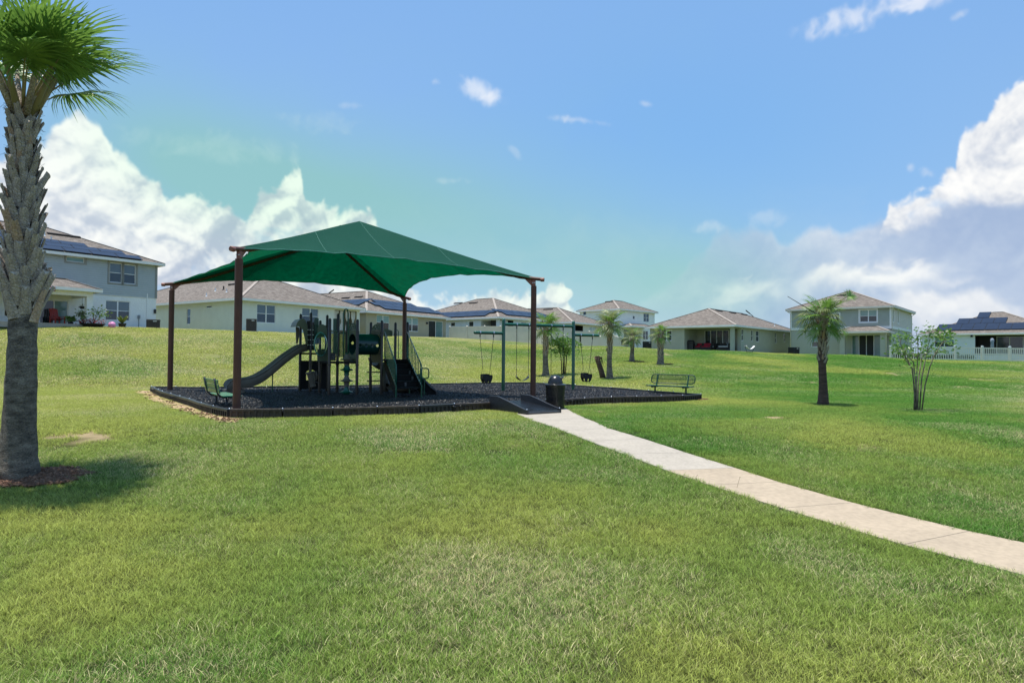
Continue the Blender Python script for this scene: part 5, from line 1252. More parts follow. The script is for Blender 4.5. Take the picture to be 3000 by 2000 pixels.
r = R_('R', 300 - 168, 300 - 147, 842, 853, -pd); m = MB(); m.tube([(r[0], -pd - .50, r[2]), (r[1], -pd - .50, r[2]), (r[1], -pd - .50, r[3]), (r[0], -pd - .50, r[3])], .03, 4, closed=True); m.build('sign_frame', mat('dark_red', (.22, .03, .02), .5), hL.root)
m = MB(); m.box(r[0] + .03, r[1] - .03, -pd - .49, -pd - .47, r[2] + .03, r[3] - .03); m.build('sign_board', M_frm, hL.root)

# ---- M: single-storey pale green
E = 4.57; c0 = corner(706, 876, E); cr = corner(1054, 905, E); th = ang(c0, cr); zM = gz(c0.x, c0.y)
hM = House('pale_green_house', 'single-storey pale green stucco house with brown hip roof behind the left canopy posts', c0, th, 13.2, 27, zM - .05, EYE.z + E - .1, M_stM)
for f, x0, x1, y0, y1, k, g in (('R', 752.5, 807.5, 892, 946, 'pair', M_gl), ('R', 884.5, 933.5, 902.5, 950, 'pair', M_gl), ('L', 546, 557.5, 903.5, 950, 'single', M_gl), ('L', 603, 620, 894.5, 902, 'fix', M_gl)):
    hM.window(f, hM.rect(f, x0, x1, y0, y1), k, g, glass2=M_glg)
r = hM.rect('R', 980, 1045, 909.5, 969); rv = (r[0], r[1], hM.zb, r[3]); hM.void('R', rv, 1.6, inner=M_stK)
for i in range(4):
    t0 = r[0] + (r[1] - r[0]) * (i + .1) / 4; wd = (r[1] - r[0]) / 4 * .8; m = MB(); n = 7
    def cur(u, v): w = .5 + .5 * abs(math.cos(v * 2.6)) ; tie = 1 - .62 * math.exp(-((v - .55) / .16) ** 2); return hM.q('R', t0 + wd / 2 + wd * (u - .5) * tie, r[3] - .05 - v * 1.9, .15 + .05 * math.sin(u * 22))
    m.grid(cur, 12, 14); m.build('curtain', M_cur, hM.root, smooth=True)
hM.walls(); rf = hM.hip(0, 13.2, 0, 27, hM.ze)
for px, py in ((605, 868), (631, 853), (664, 856)): t_, u_ = hM.rpick(rf, 'L', px, py); hM.pipes(rf, 'L', [(t_, u_)])
t_, u_ = hM.rpick(rf, 'L', 655, 849); hM.pipes(rf, 'L', [(t_, u_)], M_vent, .06, .35); t_, u_ = hM.rpick(rf, 'L', 690, 834); hM.vents(rf, 'L', [t_], u_)

# ---- K: tan house with solar panels
E = 4.5; c0 = corner(1073, 913, E); cr = corner(1313, 933, E); th = ang(c0, cr); zK = gz(cr.x, cr.y - 1)
hK = House('tan_house', 'single-storey tan stucco house with solar panels on its hip roof, behind the green stair railings', c0, th, 13.4, 24, zK, EYE.z + E - .1, M_stK)
for x0, x1, y0, y1, k, g, g2 in ((1103.5, 1141, 923, 966, 'pair', M_gl, M_glb), (1189, 1226, 930, 970.5, 'pair', M_gl, M_glb)): hK.window('R', hK.rect('R', x0, x1, y0, y1), k, g, glass2=g2)
r = hK.rect('R', 1256, 1297.5, 940, 987); hK.window('R', (r[0], r[1], hK.zb, r[3]), 'door2', [M_scr, M_gll])
hK.walls(); rf = hK.hip(0, 13.4, 0, 24, hK.ze); hK.part('wall_lamp', M_blk, 'R', *hK.rect('R', 1248, 1252, 944, 949), -.15, -.002)
t0, u0 = hK.rpick(rf, 'R', 1128, 907); hK.pv(rf, 'R', t0, u0, [(0, 6), (-.6, 6), (.6, 4)], pw=1.72, ph=1.05)
t0, u0 = hK.rpick(rf, 'L', 1052, 895); hK.pv(rf, 'L', t0, u0, [(0, 3), (-.2, 3)], pw=1.72, ph=1.05)
for px, py in ((1060, 871), (1022, 874)): t_, u_ = hK.rpick(rf, 'L', px, py); hK.vents(rf, 'L', [t_], u_)

# ---- N: pale blue behind the long fence
E = 4.6; c0 = corner(1459, 930, E); cl = corner(1312, 936, E); th = ang(c0, cl) - math.pi / 2; zN = gz(c0.x, c0.y)
hN = House('pale_blue_house', 'single-storey pale blue house with solar panels, behind the long cream fence left of the swings', c0, th, 14, 17, zN - .6, EYE.z + E - .1, M_stN)
for f, x0, x1, y0, y1, k in (('L', 1320, 1333, 943.5, 956, 'fix'), ('L', 1373, 1387, 941, 957, 'fix')): hN.window(f, hN.rect(f, x0, x1, y0, y1), k, M_gl)
r = hN.rect('L', 1409, 1453.5, 938, 962); hN.void('L', (r[0], r[1], hN.zb, r[3]), 2.2, inner=M_stN); ri = hN.rect('L', 1422, 1446, 945, 962, 2.2); hN.inner_window('L', (ri[0], ri[1], hN.zb, ri[3]), 2.2, kind='door2', glass=M_gld)
r = hN.rect('R', 1464.5, 1504, 937.5, 962); hN.void('R', (r[0], r[1], hN.zb, r[3]), 1.5, inner=M_dark); hN.window('R', hN.rect('R', 1527, 1544, 944, 957), 'fix', M_gl)
hN.walls(); rf = hN.hip(0, 14, 0, 17, hN.ze)
t0, u0 = hN.rpick(rf, 'L', 1421, 926.5); hN.pv(rf, 'L', t0, u0, [(0, 5), (-.8, 6)], pw=1.75, ph=1.05); t0, u0 = hN.rpick(rf, 'L', 1378, 928); hN.pv(rf, 'L', t0 + 5.0, u0, [(0, 2)], pw=1.75, ph=1.05)
t0, u0 = hN.rpick(rf, 'R', 1484, 924); hN.pv(rf, 'R', t0, u0, [(0, 6), (-1.0, 6)], pw=1.75, ph=1.0)
for px, py in ((1352, 889), (1397, 888)): t_, u_ = hN.rpick(rf, 'L', px, py); hN.vents(rf, 'L', [t_], u_, 1.5)

# ---- O: cream single-storey
E = 4.4; c0 = corner(1675, 945, E); cl = corner(1520, 940, E); cr = corner(1782, 955, E); th = ang(c0, cr); zO = gz(c0.x, c0.y)
hO = House('cream_house', 'single-storey cream house with brown hip roof, behind the fence right of the tall brown post', c0, th, min(16, (cr - c0).length), 16, zO - .6, EYE.z + E - .1, M_stO)
r = hO.rect('R', 1684, 1708, 953, 970); hO.void('R', (r[0], r[1], hO.zb, r[3]), 1.5, inner=M_dark); hO.window('R', hO.rect('R', 1727, 1746.5, 957, 968), 'pair', M_glb); hO.window('R', hO.rect('R', 1773, 1781, 961, 970), 'fix', M_glb)
hO.walls(); rf = hO.hip(0, hO.W, 0, 16, hO.ze)
for px, py in ((1618, 907),): t_, u_ = hO.rpick(rf, 'L', px, py); hO.vents(rf, 'L', [t_], u_, 1.5)

# ---- Q: white two-storey
E = 7.3; c0 = corner(1812, 906, E); cl = corner(1674, 909, E); cr = corner(1918, 916, E); th = ang(c0, cr); zQ = gz(c0.x, c0.y)
hQ = House('white_house', 'white two-storey house with small porch roof, left of the sage green bungalow', c0, th, (cr - c0).length, min(20, (cl - c0).length), zQ - .5, EYE.z + E - .1, M_stQ)
for f, x0, x1, y0, y1, k in (('L', 1708, 1717, 911, 923, 'fix'), ('R', 1885.5, 1901.5, 918, 943, 'pair'), ('R', 1884, 1899, 969, 995, 'pair'), ('R', 1854, 1860, 925, 935, 'fix')): hQ.window(f, hQ.rect(f, x0, x1, y0, y1), k, M_gl)
r = hQ.rect('R', 1828, 1856, 965, 1008); hQ.void('R', (r[0], r[1], hQ.zb, r[3]), 2, inner=M_stQ); ri = hQ.rect('R', 1838, 1852, 968, 1008, 2); hQ.inner_window('R', (ri[0], ri[1], hQ.zb, ri[3]), 2, kind='door2', glass=M_gld)
hQ.walls(); rf = hQ.hip(0, hQ.W, 0, hQ.L, hQ.ze); xa = hQ.fp('R', 1822, 958)[0]; xb = hQ.fp('R', 1880, 958)[0]; zc = hQ.fp('R', 1850, 958, -1.5)[1]
hQ.hip(max(xa, .3), xb, -1.6, -.45, zc, name='porch_roof'); 
for px, py in ((1795, 884),): t_, u_ = hQ.rpick(rf, 'L', px, py); hQ.vents(rf, 'L', [t_], u_, 1.5)

# ---- G: sage bungalow
E = 3.35; c0 = corner(2149, 955, E); cl = corner(1892, 959.5, E); cr = corner(2312, 972, E); th = ang(c0, cr); zG = EYE.z + E - 2.62
Lg = (cl - c0).length; hG = House('sage_bungalow', 'single-storey sage green house with furnished corner porch, in the middle of the right-hand slope', c0, th, 20.5, Lg, zG, EYE.z + E - .06, M_stG)
hG.window('L', hG.rect('L', 1937, 1968, 965, 998), 'pair', M_gl)
r = hG.rect('L', 2005, 2137, 962, 1024); gd = 3.2; hG.void('L', (.38, r[1], hG.zb, r[3]), gd, skip=('s0',), inner=M_stG)
m = MB(); m.face([hG.q('L', .38, hG.zb, 2.1), hG.q('L', .38, hG.zb, gd), hG.q('L', .38, r[3], gd), hG.q('L', .38, r[3], 2.1)]); m.build('porch_recess', M_stG, hG.root)
r2 = hG.rect('R', 2150, 2168, 960, 1025); hG.void('R', (.38, 2.1, hG.zb, r[3]), .38, skip=('back',), inner=M_stG)
ri = hG.rect('L', 2065, 2136, 966, 1020, gd); hG.inner_window('L', (max(ri[0], .8), ri[1], hG.zb + .03, hG.zb + 2.35), gd, kind='door4', glass=[M_gld, M_gld, M_gld, M_gld])
for x0, x1, y0, y1 in ((2172.5, 2178.5, 963, 998), (2201, 2206, 966.5, 1000), (2215, 2224, 968.5, 1001), (2270.5, 2275, 974, 1005), (2296, 2301, 977, 1002)):
    hG.window('R', hG.rect('R', x0, x1, y0, y1), 'single', M_gl)
hG.walls(); rf = hG.hip(0, 20.5, 0, Lg, hG.ze); t_, u_ = hG.rpick(rf, 'R', 2269, 955); hG.pipes(rf, 'R', [(t_, u_)])
for px, py in ((2101, 911), (2142, 917), (2176, 922)): t_, u_ = hG.rpick(rf, 'R', px, py); hG.vents(rf, 'R', [t_], u_, 1.6)
m = MB(); m.box(-.12, gd, .2, r[1], hG.zb - .15, hG.zb + .012); m.build('porch_slab', M_c1, hG.root)

# ---- R: sage two-storey at right
E = 5.55; c0 = corner(2610, 899, E); cl = corner(2318, 910, E); cr = corner(2670, 918, E); th = ang(c0, cr); zR = EYE.z + E - 5.35
Lr = (cl - c0).length; hR = House('sage_two_storey_house', 'two-storey sage house with beige side lightened as if sunlit and rear porch roof, behind the palm on the right', c0, th, 12.5, Lr, zR, EYE.z + E - .06, M_stR, M_sidR, None, M_sidR2, trim=M_gut)
hR.zs = hR.fp('L', 2330, 967)[1]
zt = (hR.zs, hR.zs + .28)
for f, x0, x1, y0, y1, k, g, g2 in (('L', 2519, 2569, 907.5, 943, 'pair', M_gl, M_glb), ('L', 2446, 2459, 918, 940, 'single', M_gl, M_gl), ('L', 2377, 2398.5, 985, 1016, 'single', M_gl, M_glb), ('R', 2613.5, 2617.5, 906, 942, 'single', M_gl, M_glb), ('R', 2628.5, 2632.5, 910, 946, 'single', M_gl, M_glb), ('R', 2617, 2622, 982, 1003, 'single', M_gl, M_glb)):
    w = hR.window(f, hR.rect(f, x0, x1, y0, y1), k, g, glass2=g2); r = hR.op[f][-1]
    if r[2] > hR.zs:
        for q4 in ((r[0] - .12, r[1] + .12, r[3], r[3] + .12), (r[0] - .12, r[1] + .12, r[2] - .12, r[2]), (r[0] - .12, r[0], r[2], r[3]), (r[1], r[1] + .12, r[2], r[3])): hR.part('window_trim', M_frm, f, *q4, -.062, -.001, par=w)
r = hR.rect('L', 2495, 2582, 981, 1040)
hR.window('L', (r[0], r[1], hR.zb, r[3]), 'door4', [M_gll, M_scr, M_scr, M_gll]) ; hR.walls(); rf = hR.hip(0, 12.5, 0, Lr, hR.ze)
for f, l in (('L', Lr), ('R', 12.5)): hR.part('belt_course', M_frm, f, -.05, l + .03, zt[0] - .02, zt[1], -.075, -.0)
for f, t in (('L', 0), ('L', Lr - .12), ('R', 0.0), ('R', 12.4)): hR.part('corner_board', M_frm, f, t - .04, t + .12, zt[1], hR.ze, -.062, -.001)
pdp = 2.4; zc = hR.fp('L', 2540, 975, -pdp)[1]; yr = hR.fp('L', 2460, 1000, -pdp)[0]; y0_ = hR.fp('L', 2594, 1000, -pdp)[0]
hR.hip(-pdp, -.45, y0_, yr, zc, name='porch_roof', gut=M_gut, pitch=.40)
for y in (y0_, yr - .5): m = MB(); m.box(-pdp, -pdp + .40, y, y + .50, hR.zb - .4, zc); m.build('porch_column', M_stR, hR.root)
m = MB(); m.box(-pdp, -pdp + .25, y0_ + .5, yr - .5, zc - .22, zc); m.box(-pdp + .4, -.0, yr - .25, yr, zc - .22, zc); m.box(-pdp + .4, 0, y0_, y0_ + .25, zc - .22, zc); m.build('porch_beam', M_stR, hR.root)
m = MB(); m.box(-pdp - .1, -.002, y0_, yr, hR.zb - .3, hR.zb + .02); m.build('porch_slab', M_c1, hR.root)
def downpipe(h, pts): m = MB(); m.tube(pts, .045, 6); m.build('downpipe', M_gut, h.root, smooth=True)
downpipe(hR, [(-.35, Lr + .3, hR.ze + .05), (-.3, Lr + .2, hR.ze - .12), (-.08, Lr - .03, hR.ze - .3), (-.08, Lr - .03, hR.zb)]); downpipe(hR, [(-.3, -.3, hR.ze + .05), (-.2, -.15, hR.ze - .15), (.1, -.08, hR.ze - .35), (.1, -.08, zc + .3)])
downpipe(hR, [(-pdp - .2, y0_ - .15, zc), (-pdp - .05, y0_ - .07, zc - .25), (-pdp - .05, y0_ - .07, hR.zb)]); downpipe(hR, [(12.8, -.35, hR.ze), (12.45, -.08, hR.ze - .3), (12.45, -.08, hR.zb)])
t_, u_ = hR.rpick(rf, 'L', 2478, 866); hR.vents(rf, 'L', [t_], u_, 1.2)

# ---- S: far right bungalow with solar roof
E = 3.55; c0 = corner(3120, 975, E); cl = corner(2700, 981, E); th = ang(c0, cl) - math.pi / 2; zS = EYE.z + E - 2.7
Ls_ = (cl - c0).length; hS = House('grey_white_house', 'single-storey grey-white house with rows of solar panels, behind the picket fence at far right', c0, th, 15, Ls_, zS - .2, EYE.z + E - .06, M_stS)
hS.window('L', hS.rect('L', 2738, 2795, 985, 1016), 'pair', M_gl, glass2=M_glb); r = hS.rect('L', 2857, 3090, 981, 1050); hS.void('L', (r[0], r[1], hS.zb, r[3]), 2.5, inner=M_dark)
ri = hS.rect('L', 2920, 3080, 985, 1050, 2.5); hS.inner_window('L', (ri[0], ri[1], hS.zb + .2, ri[3]), 2.5, kind='door4', glass=M_gld)
hS.part('wall_lamp', M_blk, 'L', *hS.rect('L', 2844, 2850, 981, 987), -.2, -.002)
hS.walls(); rf = hS.hip(0, 15, 0, Ls_, hS.ze)
t0, u0 = hS.rpick(rf, 'L', 2741, 970); dy = hS.rpick(rf, 'L', 2741, 970); a1 = hS.rpick(rf, 'L', 2776, 969)[0]; pw = abs(a1 - t0)
u1 = hS.rpick(rf, 'L', 2800, 951)[1]; ph = max(.8, u1 - u0)
hS.pv(rf, 'L', t0, u0, [(0, 10)], pw=pw, ph=ph, flip=-1); t2 = hS.rpick(rf, 'L', 2802, 949)[0]; hS.pv(rf, 'L', t2, u0 + ph + .03, [(0, 4)], pw=pw, ph=ph * .9, flip=-1); t3 = hS.rpick(rf, 'L', 2862, 932)[0]; hS.pv(rf, 'L', t3, u0 + ph * 1.93 + .06, [(0, 1)], pw=pw, ph=ph * .95, flip=-1)
# ---- roofs seen between the houses
c0 = corner(520, 870, 9.0) + Vector((0, 8, 0)); hB = House('grey_house', 'grey house of which only roof and upper wall show between the two left-hand houses', (c0.x, c0.y + 0, 0), R(30), 9, 14, 3, c0.z - 1.2, mat('stucco_grey', (.30, .33, .36), .9)); hB.walls(); hB.hip(0, 9, 0, 14, hB.ze)
for mm, pn in MERGE_PV: mm.build('cell_sheet', M_pv, pn)
# ---------------------------------------------------------------- fences
M_vin = mat('cream_vinyl', (.62, .58, .49), .5, .05, 2); M_pick = mat('beige_vinyl', (.74, .70, .60), .5, .05, 2)
def privacy(label, pts, h=1.83, step=2.4):
    a0 = pts[0]; t = thing('privacy_fence', label, 'fence', (a0.x, a0.y, 0), 0, 'cream privacy fences on the slope'); off = t.location.copy()
    for a, b in zip(pts[:-1], pts[1:]):
        L = (Vector((b.x, b.y)) - Vector((a.x, a.y))).length; n = max(1, round(L / step)); d = Vector((b.x - a.x, b.y - a.y, 0)).normalized(); nr = Vector((-d.y, d.x, 0))
        for i in range(n + 1):
            p = a + (b - a) * (i / n); z = p.z; m = MB(off); m.obox((p.x, p.y, z + h / 2 - .1), d * .065, nr * .065, Vector((0, 0, h / 2 + .12))); po = m.build('post', M_vin, t)
            m = MB(off); m.hexa([Vector((p.x, p.y, z + h)) + d * x * .085 + nr * y * .085 + Vector((0, 0, .02)) for x, y in ((-1, -1), (1, -1), (1, 1), (-1, 1))] + [Vector((p.x, p.y, z + h)) + d * x * .01 + nr * y * .01 + Vector((0, 0, .10)) for x, y in ((-1, -1), (1, -1), (1, 1), (-1, 1))]); m.build('post_cap', M_vin, po)
            if i < n:
                q = a + (b - a) * ((i + 1) / n); P = lambda u, zz, o: Vector((p.x + (q.x - p.x) * u, p.y + (q.y - p.y) * u, p.z + (q.z - p.z) * u + zz)) + nr * o
                m = MB(off); m.hexa([P(.03, -.1, -.02), P(.97, -.1, -.02), P(.97, -.1, .02), P(.03, -.1, .02), P(.03, h - .12, -.02), P(.97, h - .12, -.02), P(.97, h - .12, .02), P(.03, h - .12, .02)]); m.build('panel', M_vin, t)
                m = MB(off)
                for z0, z1 in ((h - .14, h), (-.05, .10)):
                    m = MB(off); m.hexa([P(.02, z0, -.035), P(.98, z0, -.035), P(.98, z0, .035), P(.02, z0, .035), P(.02, z1, -.035), P(.98, z1, -.035), P(.98, z1, .035), P(.02, z1, .035)]); m.build('rail', M_vin, t)
def onground(px, Y, dz=0): p = Wy(px, 1000, Y); return Vector((p.x, p.y, gz(p.x, p.y) + dz))
def ftop(px, py, Y, h=1.83): p = Wy(px, py, Y); return Vector((p.x, p.y, p.z - h))
privacy('long cream vinyl fence running right from the tan house to behind the brown canopy post', [ftop(1318, 957, 79), ftop(1420, 955, 77), ftop(1562, 956, 74)])
privacy('cream vinyl fence running down the slope from the brown canopy post to the small palm', [ftop(1565, 957, 74), ftop(1600, 978, 66)])
privacy('low cream vinyl fence behind the right half of the swing set', [ftop(1606, 979, 71, 1.3), ftop(1700, 984, 71, 1.3), ftop(1818, 988, 71, 1.3)], 1.3, 1.9)
privacy('cream vinyl fence standing higher up behind the low one, right of the tall brown post', [ftop(1625, 966, 80), ftop(1776, 974, 82)])
privacy('short cream vinyl fence stepping down to the end of the low fence', [ftop(1778, 974, 82), ftop(1818, 989, 73)])
pk = [ftop(2609, 1016, 64, 1.30), ftop(2798, 1016, 63, 1.30), ftop(3040, 1018, 62, 1.34), ftop(3200, 1019, 62, 1.34)]
t = thing('picket_fence', 'beige vinyl picket fence along the top of the slope at far right', 'fence', (pk[0].x, pk[0].y, 0)); off = t.location.copy(); acc = 0
tot = []
for a, b in zip(pk[:-1], pk[1:]): tot.append((a, b, (b - a).length))
for a, b, L in tot:
    n = max(1, round(L / 2.35)); d = Vector((b.x - a.x, b.y - a.y, 0)).normalized(); nr = Vector((-d.y, d.x, 0)); h = 1.28
    for i in range(n):
        p = a + (b - a) * (i / n); q = a + (b - a) * ((i + 1) / n)
        for e in ((p,) if not (b is pk[-1] and i == n - 1) else (p, q)):
            m = MB(off); m.obox((e.x, e.y, e.z + h / 2 - .05), d * .075, nr * .075, Vector((0, 0, h / 2 + .12))); po = m.build('post', M_pick, t)
            m = MB(off); m.obox((e.x, e.y, e.z + h + .09), d * .095, nr * .095, Vector((0, 0, .03))); m.obox((e.x, e.y, e.z + h + .15), d * .06, nr * .06, Vector((0, 0, .03))); m.build('post_cap', M_frm, po)
        for zc in (.12, .66, 1.22):
            m = MB(off); m.bar(p + Vector((0, 0, zc)), q + Vector((0, 0, zc)), .05, .10); m.build('rail', M_pick, t)
        for k in range(13):
            c = p + (q - p) * ((k + 1) / 14); m = MB(off); m.obox((c.x, c.y, c.z + .66), d * .038, nr * .012, Vector((0, 0, .62))); m.build('picket', M_pick, t)
M_hdg = mat('hedge_leaf', (.012, .028, .010), .6, .3, 3, col2=(.035, .07, .02))
# ---------------------------------------------------------------- outdoor equipment near the houses
M_ac = mat('air_conditioner_brown', (.10, .085, .075), .5, .1, 4); M_acd = mat('air_conditioner_dark', (.015, .025, .03), .5, .1, 4)
def acunit(label, px, y0, y1, x0, x1, Y, mt):
    p = Wy((x0 + x1) / 2, y1, Y); w = (x1 - x0) / F * Y / 1.15; h = (y1 - y0) / F * Y; t = thing('air_conditioner', label, 'air conditioner', (p.x, p.y, p.z - .05), R(24), 'air conditioners beside the houses')
    m = MB(); m.box(-w / 2 - .08, w / 2 + .08, -w / 2 - .08, w / 2 + .08, -.15, .0); m.build('base_slab', M_c1, t)
    m = MB(); m.box(-w / 2 + .02, w / 2 - .02, -w / 2 + .02, w / 2 - .02, 0, h - .05); m.build('casing', M_vent, t)
    n = 12
    for k in range(n + 1):
        x = -w / 2 + w * k / n; m = MB(); m.box(x - .012, x + .012, -w / 2, -w / 2 + .02, 0, h - .04); m.box(-w / 2, -w / 2 + .02, x - .012, x + .012, 0, h - .04); m.build('louvre', mt, t)
    m = MB(); m.box(-w / 2 - .01, w / 2 + .01, -w / 2 - .01, w / 2 + .01, h - .05, h + .02); m.build('top_cover', mt, t, bevel=.01)
    m = MB(); m.box(.0, w * .28, -w / 2 - .014, -w / 2 - .011, h - .14, h - .09); m.build('label_plate', M_frm, t)
ZD = lambda x, Y: Y
acunit('brown air conditioner at the right corner of the two-storey house on the left', 450, 935, 961, 430, 469, 50, M_ac); acunit('brown air conditioner below the left window of the pale green house', 738, 933, 968, 720, 752, 52, M_ac)
acunit('black air conditioner at the left end of the sage bungalow', 1900, 999, 1020, 1885, 1906, 74, M_acd); acunit('black air conditioner at the left corner of the sage two-storey house', 2325, 1016, 1036, 2313, 2338, 70, M_acd)
acunit('dark air conditioner in front of the white house, right end of the cream fence', 1832, 991, 1007, 1821, 1842, 76, M_acd)
# street lamps behind the roofs
def lamp(label, pts, Y):
    w = [Wy(x, y, Y) for x, y in pts]; t = thing('street_lamp', label, 'street lamp', (w[0].x, w[0].y, 0), 0, 'street lamps behind the roofs'); off = t.location.copy()
    m = MB(off); m.tube([(w[0].x, w[0].y, 2), w[0]], .10, 8); m.build('pole', M_vent, t, smooth=True); m = MB(off); m.tube(w[:2], .06, 6); m.build('arm', M_vent, t); m = MB(off); e = w[1]; d = (w[1] - w[0]).normalized(); m.obox(e + d * .3, d * .45, Vector((0, .15, 0)), Vector((0, 0, .07))); m.build('lamp_head', M_vent, t)
lamp('grey street lamp arm rising above the right slope of the pale green house roof', [(950, 868), (966, 857)], 100); lamp('dark street lamp arm rising above the roof of the sage bungalow', [(2206, 926), (2195, 917)], 115)
# ---------------------------------------------------------------- palms
M_trk = mat('palm_trunk', (.085, .068, .052), .95, .55, 5, bump=1.0, stretch=(1, 1, 2.4), fine=.45, col2=(.45, .38, .295)); M_trk2 = mat('palm_trunk_young', (.16, .10, .075), .95, .5, 3, bump=.8, stretch=(1, 1, 6), fine=.3)
M_boot = mat('leaf_base', (.24, .19, .14), .9, .4, 5, bump=.5, col2=(.62, .52, .41), fine=.3); M_bootR = mat('leaf_base_rusty', (.36, .20, .10), .85, .4, 5, bump=.4, col2=(.55, .42, .29), fine=.3); M_fib = mat('palm_fibre', (.10, .07, .045), .95, .4, 8, bump=.5)
M_pet = mat('frond_stalk', (.20, .19, .08), .5, .3, 2, col2=(.34, .26, .13)); 
def leafmat(name, c, c2, tr=.35):
    m = mat(name, c, .38, .2, 2.0, col2=c2, trans=tr, spec=.5); return m
M_lf = leafmat('palm_leaf', (.045, .125, .018), (.28, .46, .085)); M_lf2 = leafmat('palm_leaf_pale', (.12, .17, .06), (.36, .40, .17)); M_lfd = leafmat('palm_leaf_dry', (.20, .13, .05), (.30, .22, .10), .2)  # bright end of the green palm leaf colour stands in for highlights
def frond_mesh(name, seed, nl=44, petiole=1.15, blade=1.05, droop=.5, fold=.35, spread=150, wid=.023, m=None, drytip=0, bend=.20):
    rg = random.Random(seed); b = MB(); cost = .32 * blade                      # costapalmate: leaflets along a short arching midrib
    P = []
    for i in range(9):
        t = i / 8; P.append(Vector((petiole * t, 0, -bend * t ** 2.2 * petiole)))
    leaf = MB()
    tip = P[-1]; dirp = (P[-1] - P[-2]).normalized()
    for k in range(nl):
        f = (k / (nl - 1)) * 2 - 1; a = R(spread) * f; s0 = cost * (1 - abs(f)) ** .8
        base = tip + dirp * s0 * .9 + Vector((0, 0, -.12 * s0 * s0 / max(cost, .01))); L = blade * (1 - .30 * abs(f) ** 2.5) * rg.uniform(.86, 1.08)
        up_ = Vector((-dirp.z, 0, dirp.x)); d = dirp * math.cos(a) + Vector((0, math.sin(a), 0)); d = (d + up_ * (fold * abs(math.sin(a)) + rg.uniform(-.05, .05))).normalized(); side = d.cross(up_).normalized()
        pts = []; n = 5; dr = droop * rg.uniform(.6, 1.5)
        for j in range(n + 1):
            t = j / n; p = base + d * L * t * (1 - .12 * dr * t * t); p.z -= dr * L * (t ** 2.6) * .75; p += side * rg.uniform(-.01, .01) * t * 3; pts.append(p)
        w = [wid * (.25 + 1.2 * min(t * 2.2, 1)) * (1 - t ** 2.2) * blade for t in [j / n for j in range(n + 1)]]
        vs = []; fs = []
        for p, ww in zip(pts, w): vs += [p - side * ww + up_ * ww * .45, p, p + side * ww + up_ * ww * .45]
        for j in range(n): o = j * 3; fs += [(o, o + 1, o + 4, o + 3), (o + 1, o + 2, o + 5, o + 4)]
        leaf.raw(vs, fs)
    me = bpy.data.meshes.new(name); me.from_pydata(leaf.v, [], leaf.f); me.materials.append(m or M_lf); me.polygons.foreach_set('use_smooth', [True] * len(me.polygons)); me.update()
    b.tube(P + [tip + dirp * cost * .9], [.030, .024, .020, .018, .016, .015, .014, .013, .012, .005], 5)
    pe = bpy.data.meshes.new(name + '_stalk'); pe.from_pydata(b.v, [], b.f); pe.materials.append(M_pet); pe.update()
    return me, pe
def boot_mesh(seed, w=.10, L=.42, split=True):
    rg = random.Random(seed); b = MB(); n = 6; vs = []; fs = []
    for j in range(n + 1):
        t = j / n; r = .015 + .105 * t ** 1.25 * 1.0; z = L * t; ww = w * (1.15 - .55 * t) ; th_ = .030 * (1 - .3 * t); c = Vector((r, 0, z))
        for y, x in ((-ww, -.012), (-ww * .5, th_ * .7), (0, th_), (ww * .5, th_ * .7), (ww, -.012), (0, -.022)): vs.append(c + Vector((x, y, 0)))
    m_ = 6
    for j in range(n):
        for k in range(m_): fs.append((j * m_ + k, j * m_ + (k + 1) % m_, (j + 1) * m_ + (k + 1) % m_, (j + 1) * m_ + k))
    fs.append(tuple(n * m_ + k for k in range(m_))); vs[-1] = vs[-1] + Vector((0, 0, rg.uniform(-.05, .03)))
    for k in range(5): vs[n * m_ + k] = vs[n * m_ + k] + Vector((0, 0, rg.uniform(-.03, .04)))
    me = bpy.data.meshes.new('leaf_base'); me.from_pydata(vs, [], fs); me.materials.append(M_bootR if seed % 4 == 0 else M_boot); me.update(); return me
FR = [frond_mesh('frond_blade', 11), frond_mesh('frond_blade', 12, droop=.8, fold=.2), frond_mesh('frond_blade', 13, droop=.3, fold=.5, spread=135), frond_mesh('frond_blade', 14, droop=1.1, fold=.1, m=M_lf2)]
FRS = [frond_mesh('frond_blade', 21, nl=26, petiole=.6, blade=.72, wid=.036, droop=.55, bend=.2), frond_mesh('frond_blade', 22, nl=26, petiole=.5, blade=.75, wid=.036, droop=1.3, m=M_lf2, bend=.2), frond_mesh('frond_blade', 23, nl=24, petiole=.6, blade=.68, wid=.036, droop=.35, fold=.6, bend=.15)]
BT = [boot_mesh(s, .085) for s in range(1, 7)]
def aim(v, roll=0):                  # rotation carrying +X onto v
    v = Vector(v).normalized(); x = v; y = Vector((0, 0, 1)).cross(x)
    if y.length < 1e-3: y = Vector((0, 1, 0))
    y.normalize(); z = x.cross(y); M = Matrix((x, y, z)).transposed(); return (M @ Matrix.Rotation(roll, 3, 'X')).to_euler()
def put_frond(t, fr, loc, v, s, roll=0):
    e = aim(v, roll); o = link_mesh('frond', fr[0], t, loc, e, (s, s, s)); link_mesh('frond_stalk', fr[1], o); return o
